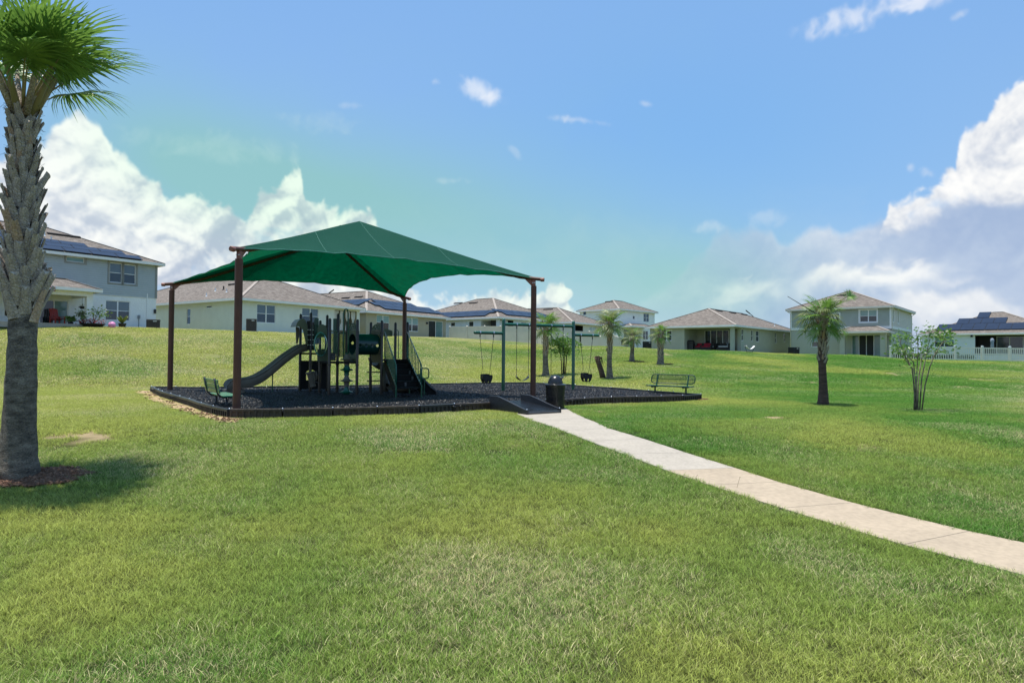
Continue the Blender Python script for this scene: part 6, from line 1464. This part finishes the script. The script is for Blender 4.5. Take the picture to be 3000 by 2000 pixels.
def palm(label, base, H, r0, r1, nf, fs, frs, boots=(.35, 1.0), bs=1.0, seed=1, dens=1.0, lean=(0, 0), hang=.3, trunkm=None, spread=1.0, group='cabbage palms on the lawn', flare=1.5):
    rg = random.Random(seed); t = thing('palm_tree', label, 'palm tree', base, 0, group); m = MB(); n = 36; pts = []; rs = []
    for i in range(n + 1):
        k = i / n; pts.append((lean[0] * k * k + .02 * math.sin(k * 7 + seed), lean[1] * k * k, H * k - .12 * (i == 0))); rs.append((r1 + (r0 - r1) * (1 - k)) * (1 + (flare - 1) * math.exp(-k * H / .32)) * (1 + .035 * math.sin(i * 2.3) + rg.uniform(-.02, .02)))
    m.tube(pts, rs, 20); m.build('trunk', trunkm or M_trk, t, smooth=True)
    at = lambda k: Vector((lean[0] * k * k, lean[1] * k * k, H * k))
    # crossed leaf bases
    if boots:
        z0, z1 = boots; nb = int((z1 - z0) * H / (.105 * bs) * dens); ga = 2.39996; per = 4.6 if bs > 1 else 3.2
        for i in range(int(nb * per)):
            k = z0 + (z1 - z0) * i / (nb * per); a = i * ga + rg.uniform(-.12, .12); rr = (r1 + (r0 - r1) * (1 - k)) * .93; p = at(k) + Vector((math.cos(a) * rr, math.sin(a) * rr, -.05)); s_ = bs * rg.uniform(.8, 1.15) * ((1.12 - .42 * (i / (nb * per))) if bs > 1 else (.75 + .35 * (i / (nb * per))))
            link_mesh('leaf_base', BT[rg.randrange(len(BT))], t, p, (rg.uniform(-.3, .3), rg.uniform(-.05, .16), a), (s_ * rg.uniform(.7, 1.2), s_, s_))
    for i in range(nf):
        k = i / nf; a = i * 2.39996 + rg.uniform(-.3, .3); e = R(84) - k * R(84 + 62 * hang * 2) * 1.0; e = e + rg.uniform(-.12, .12); e = max(e, -R(80))
        v = Vector((math.cos(a) * math.cos(e) * spread, math.sin(a) * math.cos(e) * spread, math.sin(e))); fr = frs[rg.randrange(len(frs) - 1)] if k < .72 else frs[-1 if rg.random() < .5 else 0]
        put_frond(t, fr, at(1) + Vector((math.cos(a) * r1 * .5, math.sin(a) * r1 * .5, -.1 - .25 * k)), v, fs * rg.uniform(.85, 1.12), rg.uniform(-.5, .5))
    return t, at
# foreground palm
fb = Wg(54, 1400); zt = Wy(62, 300, fb.y).z
BEDS.append((fb.x + .25, fb.y + .02, .56))
t, at = palm('tall cabbage palm with crossed leaf stubs on its trunk, in the left foreground', fb, zt - fb.z, .222, .108, 0, 1, FR, (.42, 1.0), 1.01, 5, 1.0, hang=.3, flare=1.35, lean=(-.06, 0))
rg = random.Random(4); top = at(1)
spec = [(88, .9, 0, 0), (70, .2, .3, 0), (60, 1.6, .2, 2), (52, 2.9, .1, 0), (48, 4.2, 0, 1), (56, 5.3, .2, 2), (34, .05, .3, 1), (30, .75, .1, 0), (38, 5.8, -.4, 2), (26, 2.2, 0, 0), (24, 3.1, 0, 1), (20, 3.9, 0, 0), (26, 4.8, .3, 1), (12, .35, .5, 0), (16, 5.95, -.3, 1), (8, 1.3, 0, 1), (5, 2.6, 0, 0), (3, 3.5, 0, 1), (6, 4.4, 0, 0), (0, 5.3, .3, 1), (66, 3.6, .2, 2), (72, 5.0, .3, 0), (44, 3.5, 0, 0), (40, 2.5, 0, 2), (58, .6, .6, 1), (18, 6.15, .2, 1), (76, 2.2, 0, 2), (34, 4.5, 0, 0), (-14, 3.3, 0, 3), (46, 6.1, .1, 0), (62, 4.6, 0, 0), (30, 5.4, .2, 1), (80, 4.0, .2, 2)]
for e, a, ro, k in [q for i, q in enumerate(spec) if i not in (18, 20, 22, 26, 30, 13, 16, 3, 10, 11, 17, 25, 28, 21)]:
    e = R(44 + e * .50); put_frond(t, FR[k], top + Vector((math.cos(a) * .09, math.sin(a) * .09, -.08)), (math.cos(a) * math.cos(e), math.sin(a) * math.cos(e), math.sin(e)), rg.uniform(.62, .80), ro)
for i in range(9):
    a = i * 2.4; m = MB(); e = R(52 + 10 * (i % 3)); m.tube([top + Vector((math.cos(a) * .1, math.sin(a) * .1, -.2)), top + Vector((math.cos(a) * .34, math.sin(a) * .34, .32)), top + Vector((math.cos(a) * .55, math.sin(a) * .55, .75))], [.055, .036, .02], 6); m.build('frond_stalk', M_boot if i % 2 else M_pet, t, smooth=True)
m = MB()
for i in range(260):
    a = rg.random() * 6.28; k = rg.uniform(.60, 1.02); p = at(k) + Vector((math.cos(a) * .17, math.sin(a) * .17, 0)); q = p + Vector((math.cos(a) * rg.uniform(.03, .12), math.sin(a) * rg.uniform(.03, .12), rg.uniform(-.12, .12))); m.tube([p, (p + q) / 2 + Vector((0, 0, .02)), q], .0022, 3, caps=False)
m.build('trunk_fibre', M_fib, t, kind='stuff')
# wood chips round its foot
cb_ = [Vector((rg.gauss(0, 1), rg.gauss(0, 1))) for _ in range(0)]
mch = [chips_mesh('bark_chips', .3, 90, s, .07, mat('bark_chip', (.16, .085, .05), .9, .5, 14, fine=.4), .03) for s in (1, 2, 3)]
rgn = np.random.default_rng(2); x = fb.x + .28 + (rgn.random(90) - .5) * 1.15; y = fb.y - .0 + (rgn.random(90) - .5) * .85; k = (((x - fb.x - .28) / .62) ** 2 + ((y - fb.y) / .42) ** 2 < 1); x, y = x[k], y[k]; rot = np.zeros((len(x), 3)); rot[:, 2] = rgn.random(len(x)) * 6.28
scatter('bark_mulch', mch, x, y, ground_z(x, y) + .004, rot, np.full(len(x), 1.), attrs=False)
# palm on the right-hand lawn
def palm_at(label, px, py, topy, w0, w1, nf, fs, seed, **k):
    b = Wg(px, py); H = Wy(px, topy, b.y).z - b.z; BEDS.append((b.x, b.y, .22)); return palm(label, b, H, w0, w1, nf, fs, k.pop('frs', FRS), seed=seed, **k)
t, at = palm_at('cabbage palm standing alone on the lawn in front of the sage two-storey house', 2410, 1187, 915, .125, .090, 26, .54, 7, boots=(.46, 1.0), bs=.62, trunkm=M_trk2, hang=.36)
top = at(1); m = MB(); m.tube([top + Vector((0, 0, -.1)), top + Vector((.42, 0, .22)), top + Vector((.74, 0, .50))], [.016, .012, .009], 5); m.build('frond_stalk', M_pet, t); put_frond(t, FRS[2], top + Vector((.55, 0, .36)), (1, .15, .55), .50, 1.1)
m = MB(); m.tube([top + Vector((-.1, 0, -.1)), top + Vector((-1.12, -.1, .48))], [.016, .008], 5); m.build('bare_stalk', M_fib, t)
palm_at('ragged cabbage palm behind the litter bin, seen through the swing set', 1598, 1101, 950, .17, .11, 18, .74, 8, boots=(.40, 1.0), bs=.75, hang=.3)
palm_at('cabbage palm right of the swing set beside the leaning stump', 1786, 1109, 940, .15, .10, 22, .70, 9, boots=(.45, 1.0), bs=.7, hang=.3)
palm_at('small cabbage palm in front of the white house', 1852, 1059, 980, .15, .11, 17, .60, 10, boots=(.5, 1.0), bs=.7, hang=.35)
palm_at('small cabbage palm with thick scaly trunk in front of the sage bungalow', 1935, 1068, 972, .19, .16, 17, .52, 12, boots=(.1, 1.0), bs=.7, hang=.35)
for px, py in ((1868, 1060), (1948, 1067), (2035, 1172)):
    p = Wg(px, py); x = p.x + (rgn.random(14) - .5) * .9; y = p.y + (rgn.random(14) - .5) * .5; rot = np.zeros((14, 3)); rot[:, 2] = rgn.random(14) * 6.28
    scatter('bark_mulch', mch, x, y, ground_z(x, y) + .01, rot, np.full(14, 1.), attrs=False)
# leaning stump
b0 = Wg(1768, 1107); tp = Wy(1748, 1044, b0.y); st = thing('palm_stump', 'leaning brown palm stump with torn top, beside the palm right of the swing set', 'stump', b0); m = MB(b0); m.tube([b0 - Vector((0, 0, .1)), b0 + (tp - b0) * .3, b0 + (tp - b0) * .7, tp], [.17, .15, .14, .15], 12); m.build('trunk', M_trk2, st, smooth=True)
m = MB(b0)
for k in range(10): a = k * .7; p = tp + Vector((math.cos(a) * .1, math.sin(a) * .1, 0)); m.tube([p, p + Vector((.16 + .05 * math.sin(k), 0, -.05)), p + Vector((.24 + .10 * math.sin(k * 2), 0, -.32 - .2 * math.cos(k * 3) ** 2))], [.03, .022, .006], 5)
m.build('torn_fibre', M_fib, st)
# ---------------------------------------------------------------- small trees
M_brk = mat('pale_bark', (.06, .042, .032), .85, .4, 5, bump=.3, col2=(.34, .28, .21)); M_brd = mat('dark_bark', (.055, .04, .03), .9, .4, 6, bump=.4)
M_cl = leafmat('crape_leaf', (.09, .20, .03), (.24, .40, .09)); M_ol = leafmat('olive_leaf', (.14, .18, .11), (.30, .34, .22)); M_ol2 = leafmat('shrub_leaf', (.08, .17, .03), (.20, .32, .07))
def leaves(name, cs, n, s, m_, seed, par, off, rad):
    rg = random.Random(seed); b = MB(off)
    for c, w in cs:
        for i in range(int(n * w)):
            d = Vector((rg.gauss(0, 1), rg.gauss(0, 1), rg.gauss(0, .7))); p = c + d * rad * .5; u = Vector((rg.gauss(0, 1), rg.gauss(0, 1), rg.gauss(0, .5))).normalized(); v = u.orthogonal().normalized(); v = (Matrix.Rotation(rg.random() * 6.28, 3, u) @ v); L = s * rg.uniform(.7, 1.4)
            b.raw([p - u * L * .5, p - v * L * .26 + Vector((0, 0, .12 * L)), p + u * L * .5, p + v * L * .26 + Vector((0, 0, .12 * L))], [(0, 1, 2, 3)])
    return b.build(name, m_, par)
def multistem(name, label, base, stems, leafm, bark, seed, n=60, s=.10, rad=.22, cat='tree', r=.03):
    t = thing(name, label, cat, base); off = Vector(base); rg = random.Random(seed); tips = []
    for st in stems:
        pts = [Wy(x, y, off.y + dy) for x, y, dy in st]; pts[0] = Vector((pts[0].x, pts[0].y, gz(pts[0].x, pts[0].y) - .05)); nn = len(pts); m = MB(off); m.tube(pts, [r * (1 - .7 * i / (nn - 1)) for i in range(nn)], 7); tk = m.build('stem', bark, t, smooth=True)
        e = pts[-1]; tips.append((e, 1.0)); tips.append((pts[-2] * .4 + pts[-1] * .6, .5))
        for k in range(5):
            f = rg.uniform(.45, .95); i = min(int(f * (nn - 1)), nn - 2); p = pts[i] + (pts[i + 1] - pts[i]) * (f * (nn - 1) - i); q = p + Vector((rg.gauss(0, .28), rg.gauss(0, .28), rg.uniform(.02, .24))); m = MB(off); m.tube([p, (p + q) / 2 + Vector((0, 0, .04)), q], [r * .3, r * .22, r * .1], 5); m.build('branch', bark, tk); tips.append((q, .75))
    leaves('foliage', tips, n, s, leafm, seed, t, off, rad); return t
b0 = Wg(2690, 1204); BEDS.append((b0.x, b0.y, .12))
multistem('crape_myrtle', 'slender multi-stemmed crape myrtle with sparse leaves on the lawn at far right', b0, [
    [(2678, 1205, 0), (2680, 1140, .05), (2672, 1080, .1), (2655, 1056, .1), (2638, 1005, .1), (2636, 985, .1)], [(2684, 1205, .1), (2684, 1130, 0), (2688, 1060, 0), (2690, 1020, 0), (2684, 972, 0)],
    [(2688, 1205, -.1), (2686, 1150, -.1), (2676, 1060, -.2), (2660, 1045, -.2), (2648, 1020, -.2)], [(2694, 1205, .1), (2700, 1110, .2), (2712, 1050, .3), (2722, 1000, .3), (2722, 965, .3)],
    [(2700, 1205, 0), (2710, 1130, -.1), (2724, 1075, -.2), (2738, 1040, -.3), (2760, 1005, -.3), (2775, 995, -.3)], [(2689, 1205, 0), (2690, 1120, .3), (2700, 1050, .4), (2740, 1000, .4), (2765, 985, .4)], [(2683, 1205, 0), (2674, 1080, .3), (2650, 1040, .3), (2625, 1030, .3)]], M_cl, M_brk, 5, 19, .095, .26, r=.021)
b0 = Wg(1652, 1097)
multistem('crape_myrtle', 'small multi-stemmed tree seen between the swings, left of the right swing post', b0, [[(1646, 1097, 0), (1644, 1050, 0), (1636, 1015, 0), (1630, 1002, 0)], [(1651, 1097, 0), (1650, 1040, .2), (1652, 1000, .2)], [(1656, 1097, 0), (1660, 1040, 0), (1668, 1015, 0), (1672, 1004, 0)], [(1653, 1097, .1), (1654, 1030, -.2), (1645, 998, -.2)]], M_cl, M_brd, 6, 55, .16, .42, r=.035)
b0 = Wg(1979, 1022)
multistem('young_tree', 'thin grey-leaved young tree with stakes against the porch of the sage bungalow', b0, [[(1979, 1022, 0), (1979, 1000, 0), (1978, 975, 0), (1977, 940, 0)], [(1979, 1022, 0), (1980, 990, .1), (1990, 960, .2)], [(1979, 1022, 0), (1978, 985, .1), (1966, 960, .2), (1962, 950, .2)], [(1979, 1022, 0), (1984, 985, -.1), (1996, 975, -.2)], [(1979, 1022, 0), (1974, 990, .1), (1972, 965, .2)]], M_ol, M_brd, 9, 42, .17, .62, r=.05)
# ---------------------------------------------------------------- things by the two-storey house at left
zy = lambda x, Y: Y
M_red = mat('red_plastic', (.36, .035, .022), .45, .1, 4); M_pot = mat('dark_pot', (.02, .02, .022), .5); M_wick = mat('dark_wicker', (.03, .025, .022), .8, .3, 20)
def pt(px, py, Y): return Wy(px, py, Y)
YP = 46.2
def gp(px, Y): p = Wy(px, 950, Y); return Vector((p.x, p.y, gz(p.x, p.y)))
p = gp(168, YP); p.z = hL.zb + .06; t = thing('adirondack_chair', 'red plastic garden chair on the porch of the two-storey house at left', 'chair', p, R(70))
m = MB(); m.obox((0, .0, .36), (.28, 0, 0), (0, .26, -.06), (0, .01, .02)); m.build('seat', M_red, t)
for k in range(5): x = -.24 + .12 * k; m = MB(); m.obox((x, .36, .74), (.05, 0, 0), (0, .10, .42 - abs(k - 2) * .03), (0, .012, 0)); m.build('back_slat', M_red, t)
for x in (-.33, .33): m = MB(); m.box(x - .05, x + .05, -.34, .34, .54, .57); m.build('armrest', M_red, t); m = MB(); m.box(x - .03, x + .03, -.30, -.22, 0, .54); m.build('leg', M_red, t); m = MB(); m.box(x - .03, x + .03, .22, .30, 0, .54); m.build('leg', M_red, t)
p = gp(124, YP + .4); p.z = hL.zb + .06; t = thing('patio_chair', 'dark high-backed patio chair left of the red chair, half behind the palm trunk', 'chair', p, R(200))
m = MB(); m.box(-.28, .28, -.28, .28, .38, .44); m.build('seat', M_wick, t); m = MB(); m.box(-.28, .28, -.30, -.25, .44, 1.1); m.build('backrest', M_wick, t)
for x in (-.25, .25):
    for y in (-.25, .25): m = MB(); m.tube([(x, y, 0), (x, y, .4)], .02, 6); m.build('leg', M_blp, t)
def potted(label, px, Y, h, w, leafm, seed, bowl=False, name='potted_plant', kind='bush'):
    p = gp(px, Y); t = thing(name, label, 'plant', p, 0, 'plants along the house wall'); off = Vector(p); m = MB(off); r = w * (.55 if bowl else .32); hh = .22 if bowl else .30
    m.lathe(p, [(r * .7, -.02), (r, hh), (r * 1.06, hh), (r * 1.06, hh + .03), (r * .9, hh + .03), (r * .85, hh - .03), (.001, hh - .04)], 14); m.build('pot', M_pot, t, smooth=True, auto=40)
    if kind == 'bush':
        rg = random.Random(seed); cs = []
        for k in range(7): q = p + Vector((rg.gauss(0, w * .28), rg.gauss(0, w * .2), hh + h * rg.uniform(.35, .95))); m = MB(off); m.tube([p + Vector((0, 0, hh)), q], [.02, .008], 5); m.build('stem', M_brd, t); cs.append((q, 1))
        leaves('foliage', cs, 26, .17, leafm, seed, t, off, w * .33)
    else:
        for k in range(8):
            a = k * 2.4; e = .5 + .08 * k; m = MB(off); q = [p + Vector((math.cos(a) * .5 * f * w, math.sin(a) * .5 * f * w, hh + h * (f - .35 * f * f) * (1.1 - .05 * k))) for f in (0, .35, .7, 1)]; m.tube(q, [.012, .09, .07, .005], 4); m.build('leaf', leafm, t)
potted('low bowl planter with leafy green bush and red plants at the porch corner', 272, 45.8, 1.15, 1.35, M_ol2, 3, True); potted('potted spiky palm-like plant below the ground-floor window', 358, 47.6, .85, .8, leafmat('leaf_yellowish', (.16, .22, .04), (.28, .32, .08)), 4, kind='spiky'); potted('small potted plant right of the red chair', 207, 45.6, .35, .5, M_ol2, 7)
potted('dark leafy potted plant left of the bowl planter', 243, 46.0, .95, .7, M_ol, 8)
p = gp(262, 45.3); t = tag(leaves('red_flowers', [(p + Vector((.3 * (k - 2), 0, .42)), 1) for k in range(6)], 22, .11, mat('red_leaf', (.30, .02, .03), .5, .3, 5), 6, None, (0, 0, 0), .3), 'row of dark red foliage in the bowl planter', 'plant')
p = gp(328, 46.4); t = MB(); t.grid(lambda u, v: Vector((p.x, p.y, p.z + .20)) + Vector((math.cos(6.283 * u) * math.sin(math.pi * v), math.sin(6.283 * u) * math.sin(math.pi * v), math.cos(math.pi * v))) * .24, 20, 12); tag(t.build('play_ball', mat('pink_rubber', (.75, .28, .50), .5, .15, 4), smooth=True), 'pink ball on the grass below the ground-floor window', 'ball')
p = gp(226, 46.4); t = thing('metal_bench', 'thin black metal bench frame between the small pot and the bowl planter', 'bench', p)
for x0, z1 in ((-.5, .62), (.55, .8)): m = MB(); m.tube([(x0, -.2, 0), (x0, -.2, z1), (x0, .2, z1), (x0, .2, 0)], .022, 6); m.build('frame', M_blk, t)
for y in (-.2, 0, .2): m = MB(); m.bar((-.5, y, .42), (.55, y, .42), .06, .03); m.build('seat_slat', M_blk, t)
p = Wy(240.5, 898, hL.C.y + 2 if False else 46.6); t = thing('hanging_planter', 'small planter hanging on a chain under the porch of the two-storey house', 'planter', p); m = MB(); m.tube([(0, 0, .75), (0, 0, 0)], .008, 4); m.build('chain', M_blk, t); m = MB(); m.lathe((0, 0, -.16), [(.10, 0), (.20, .16), (.18, .16), (.09, .02)], 12); m.build('pot', M_pot, t); leaves('foliage', [(Vector((0, 0, .05)), 1)], 40, .09, M_ol, 3, t, (0, 0, 0), .2)
# ---------------------------------------------------------------- porch furniture of the sage bungalow
def hg(tt, d, z=0): return hG.root.matrix_basis @ Vector((0, 0, 0)) if False else (hG.C + hG.b * tt + hG.a * d + Vector((0, 0, hG.zb + .013 + z)))
def s_at(px, dep): return hG.fp('L', px, 1010, dep)[0]
q = hg(s_at(2020, 1.0), 1.0); t = thing('barbecue', 'black covered barbecue at the left end of the bungalow porch', 'barbecue', q, hG.th)
m = MB(); m.box(-.30, .30, -.55, .55, .08, .85); m.build('cabinet', M_blk, t, bevel=.02); m = MB(); m.prism([(-.3, -.5, .86), (.3, -.5, .86), (.3, -.5, 1.0), (.1, -.5, 1.18), (-.15, -.5, 1.18), (-.3, -.5, 1.02)], (0, 1.0, 0)); m.build('lid', M_blk, t, bevel=.02); m = MB(); m.box(-.28, .28, -.9, -.56, .80, .84); m.build('side_shelf', M_blk, t)
M_cush = mat('red_cushion', (.30, .012, .03), .85, .15, 6)
def sofa(label, tt, dd, w, red, nm='patio_sofa'):
    q = hg(tt, dd); t = thing(nm, label, 'patio seat', q, hG.th, 'porch furniture of the sage bungalow')
    m = MB(); m.box(-.35, .35, -w / 2, w / 2, .06, .38); m.build('base', M_wick, t); m = MB(); m.box(.25, .37, -w / 2, w / 2, .38, .85); m.build('backrest', M_wick, t)
    for y in (-w / 2, w / 2 - .1): m = MB(); m.box(-.35, .25, y, y + .1, .38, .62); m.build('armrest', M_wick, t)
    m = MB(); m.box(-.33, .24, -w / 2 + .11, w / 2 - .11, .385, .52); m.build('cushion', M_cush if red else M_sof, t, bevel=.03)
    if red: m = MB(); m.obox((.16, 0, .66), (.05, 0, .03), (0, w * .32, 0), (-.03, 0, .16)); m.build('back_cushion', M_cush, t, bevel=.03)
sofa('low dark seat with red cushion next to the barbecue', s_at(2048, 1.2), 1.2, .8, True, 'patio_armchair'); sofa('wide dark sofa with red cushions in the middle of the bungalow porch', s_at(2071, 1.1), 1.1, 1.25, True); sofa('dark wicker armchair right of the red sofa', s_at(2087, 1.5), 1.5, .75, False, 'patio_armchair'); sofa('dark bench seat in front of the right-hand sliding doors of the bungalow', s_at(2122, 1.4), 1.4, 1.3, False)
q = hg(1.0, 1.4); t = thing('exercise_bike', 'grey exercise bike seen through the side opening of the bungalow porch', 'exercise bike', q, hG.th); m = MB(); m.lathe((0, -.02, .35), [(.01, 0), (.26, .0), (.26, .05), (.01, .05)], 16, (1, 0, 0)); m.build('flywheel', M_acd, t); m = MB(); m.tube([(0, .5, .05), (0, .1, .9), (0, -.1, 1.25)], .03, 6); m.tube([(0, -.5, .05), (0, .1, .5), (0, .35, .95)], .03, 6); m.build('frame', mat('grey_metal', (.25, .27, .28), .5), t); m = MB(); m.box(-.1, .1, .25, .5, .95, 1.02); m.build('saddle', M_blk, t); m = MB(); m.bar((-.22, -.15, 1.25), (.22, -.15, 1.25), .03, .03); m.build('handlebar', M_blk, t)
hc = [(ftop(px, 1040, 68, 0), 1) for px in range(2622, 2850, 7)]; hc = [(Vector((q.x, q.y, gz(q.x, q.y) + .3)), w) for q, w in hc]; hh = leaves('added_hedge', hc, 110, .13, M_hdg, 12, None, (0, 0, 0), .40); tag(hh, 'inferred low dark hedge, added just behind the left end of the picket fence', 'hedge')  # inferred hedge, added to darken the gaps between the pickets
# hammock chair on a stand
y0 = 63.5; A_ = Wy(2184, 1011, y0); B_ = Wy(2210, 1012, y0); g0 = Wg(2190, 1033); t = thing('hammock', 'small white hammock on a dark stand on the lawn beside the sage bungalow', 'hammock', (g0.x, g0.y, g0.z)); off = t.location.copy(); y0 = g0.y; A_ = Wy(2184.5, 1012, y0); B_ = Wy(2209, 1013, y0)
m = MB(off); m.grid(lambda u, v: A_ + (B_ - A_) * u + Vector((0, (v - .5) * .5, -.30 * math.sin(math.pi * u) ** .8)), 12, 3); hs = m.build('hammock_cloth', mat('white_cloth', (.75, .74, .70), .9), t, smooth=True); hs.modifiers.new('t', 'SOLIDIFY').thickness = .03
for e, fx in ((A_, .12), (B_, -.22)): m = MB(off); m.tube([e + Vector((-fx * .5, 0, .05)), Vector((e.x + fx, e.y, gz(e.x, e.y) - .05))], .022, 6); m.build('stand_pole', M_blk, t)
m = MB(off); m.tube([(A_.x + .1, A_.y, g0.z + .06), (B_.x - .2, B_.y, g0.z + .06)], .02, 6); m.build('stand_base', M_blk, t)
# patio parasol and the screened porch at far right
p = Wy(2907, 1018, 74); t = thing('patio_parasol', 'closed grey parasol standing on the porch of the grey-white house', 'parasol', (p.x, p.y, hS.zb)); h = Wy(2907, 990, 74).z - hS.zb
m = MB(); m.tube([(0, 0, 0), (0, 0, h)], .025, 6); m.build('pole', M_stl, t); m = MB(); m.lathe((0, 0, 0), [(.14, h - 1.2), (.17, h - .9), (.15, h - .5), (.20, h - .3), (.12, h - .05), (.01, h)], 12); m.build('folded_canopy', mat('grey_cloth', (.25, .29, .35), .9, .3, 8), t, smooth=True)
# white bench behind the tunnel
p = Wg(1116, 980) if False else Wy(1118, 979, 60.5); t = thing('white_rack', 'small white metal frame on the grass between the pale green and tan houses', 'frame', (p.x, p.y, gz(p.x, p.y))); m = MB()
m.tube([(-.5, 0, 0), (-.5, 0, .62), (.5, 0, .62), (.5, 0, 0)], .03, 5); m.build('frame', M_frm, t); m = MB(); m.bar((-.5, 0, .3), (.5, 0, .3), .04, .04); m.build('rail', M_frm, t)
# seed heads leaning over the path
for px, py, tx_, ty_ in ((2158, 1432, 2168, 1397), (2035, 1412, 2043, 1391)):
    b0 = Wg(px, py); e = Wy(tx_, ty_, b0.y); m = MB((0, 0, 0)); m.tube([b0, b0 + (e - b0) * .6 + Vector((.0, 0, .01)), e], .0022, 4); m.tube([e + (b0 - e) * .06, e, e + (e - b0) * .05], [.003, .005, .002], 5); tag(m.build('grass_seed_stalk', M_pet), 'thin grass seed stalk leaning over the ' + ('sixth slab of the path, the taller of two' if px > 2100 else 'path, the shorter of two'), 'weed')
rgd = np.random.default_rng(9); x = np.repeat([p[0] for p in SAND], 2) + rgd.normal(0, .35, 2 * len(SAND)); y = np.repeat([p[1] for p in SAND], 2) + rgd.normal(0, .45, 2 * len(SAND)); k = (pdist(x, y, SAND) < -.02) & (pdist(x, y, POLY) > .1); x, y = x[k], y[k]
dbr = [chips_mesh('ground_debris', .35, 7, s, .05, MATS['bark_chip'], .012) for s in (7, 8)]; rot = np.zeros((len(x), 3)); rot[:, 2] = rgd.random(len(x)) * 6.28
scatter('sand_debris', dbr, x, y, ground_z(x, y) + .03, rot, np.full(len(x), 1.), attrs=False)
plant_grass(); spread_mulch()
bpy.context.view_layer.update()
print('script', time.time() - T0)
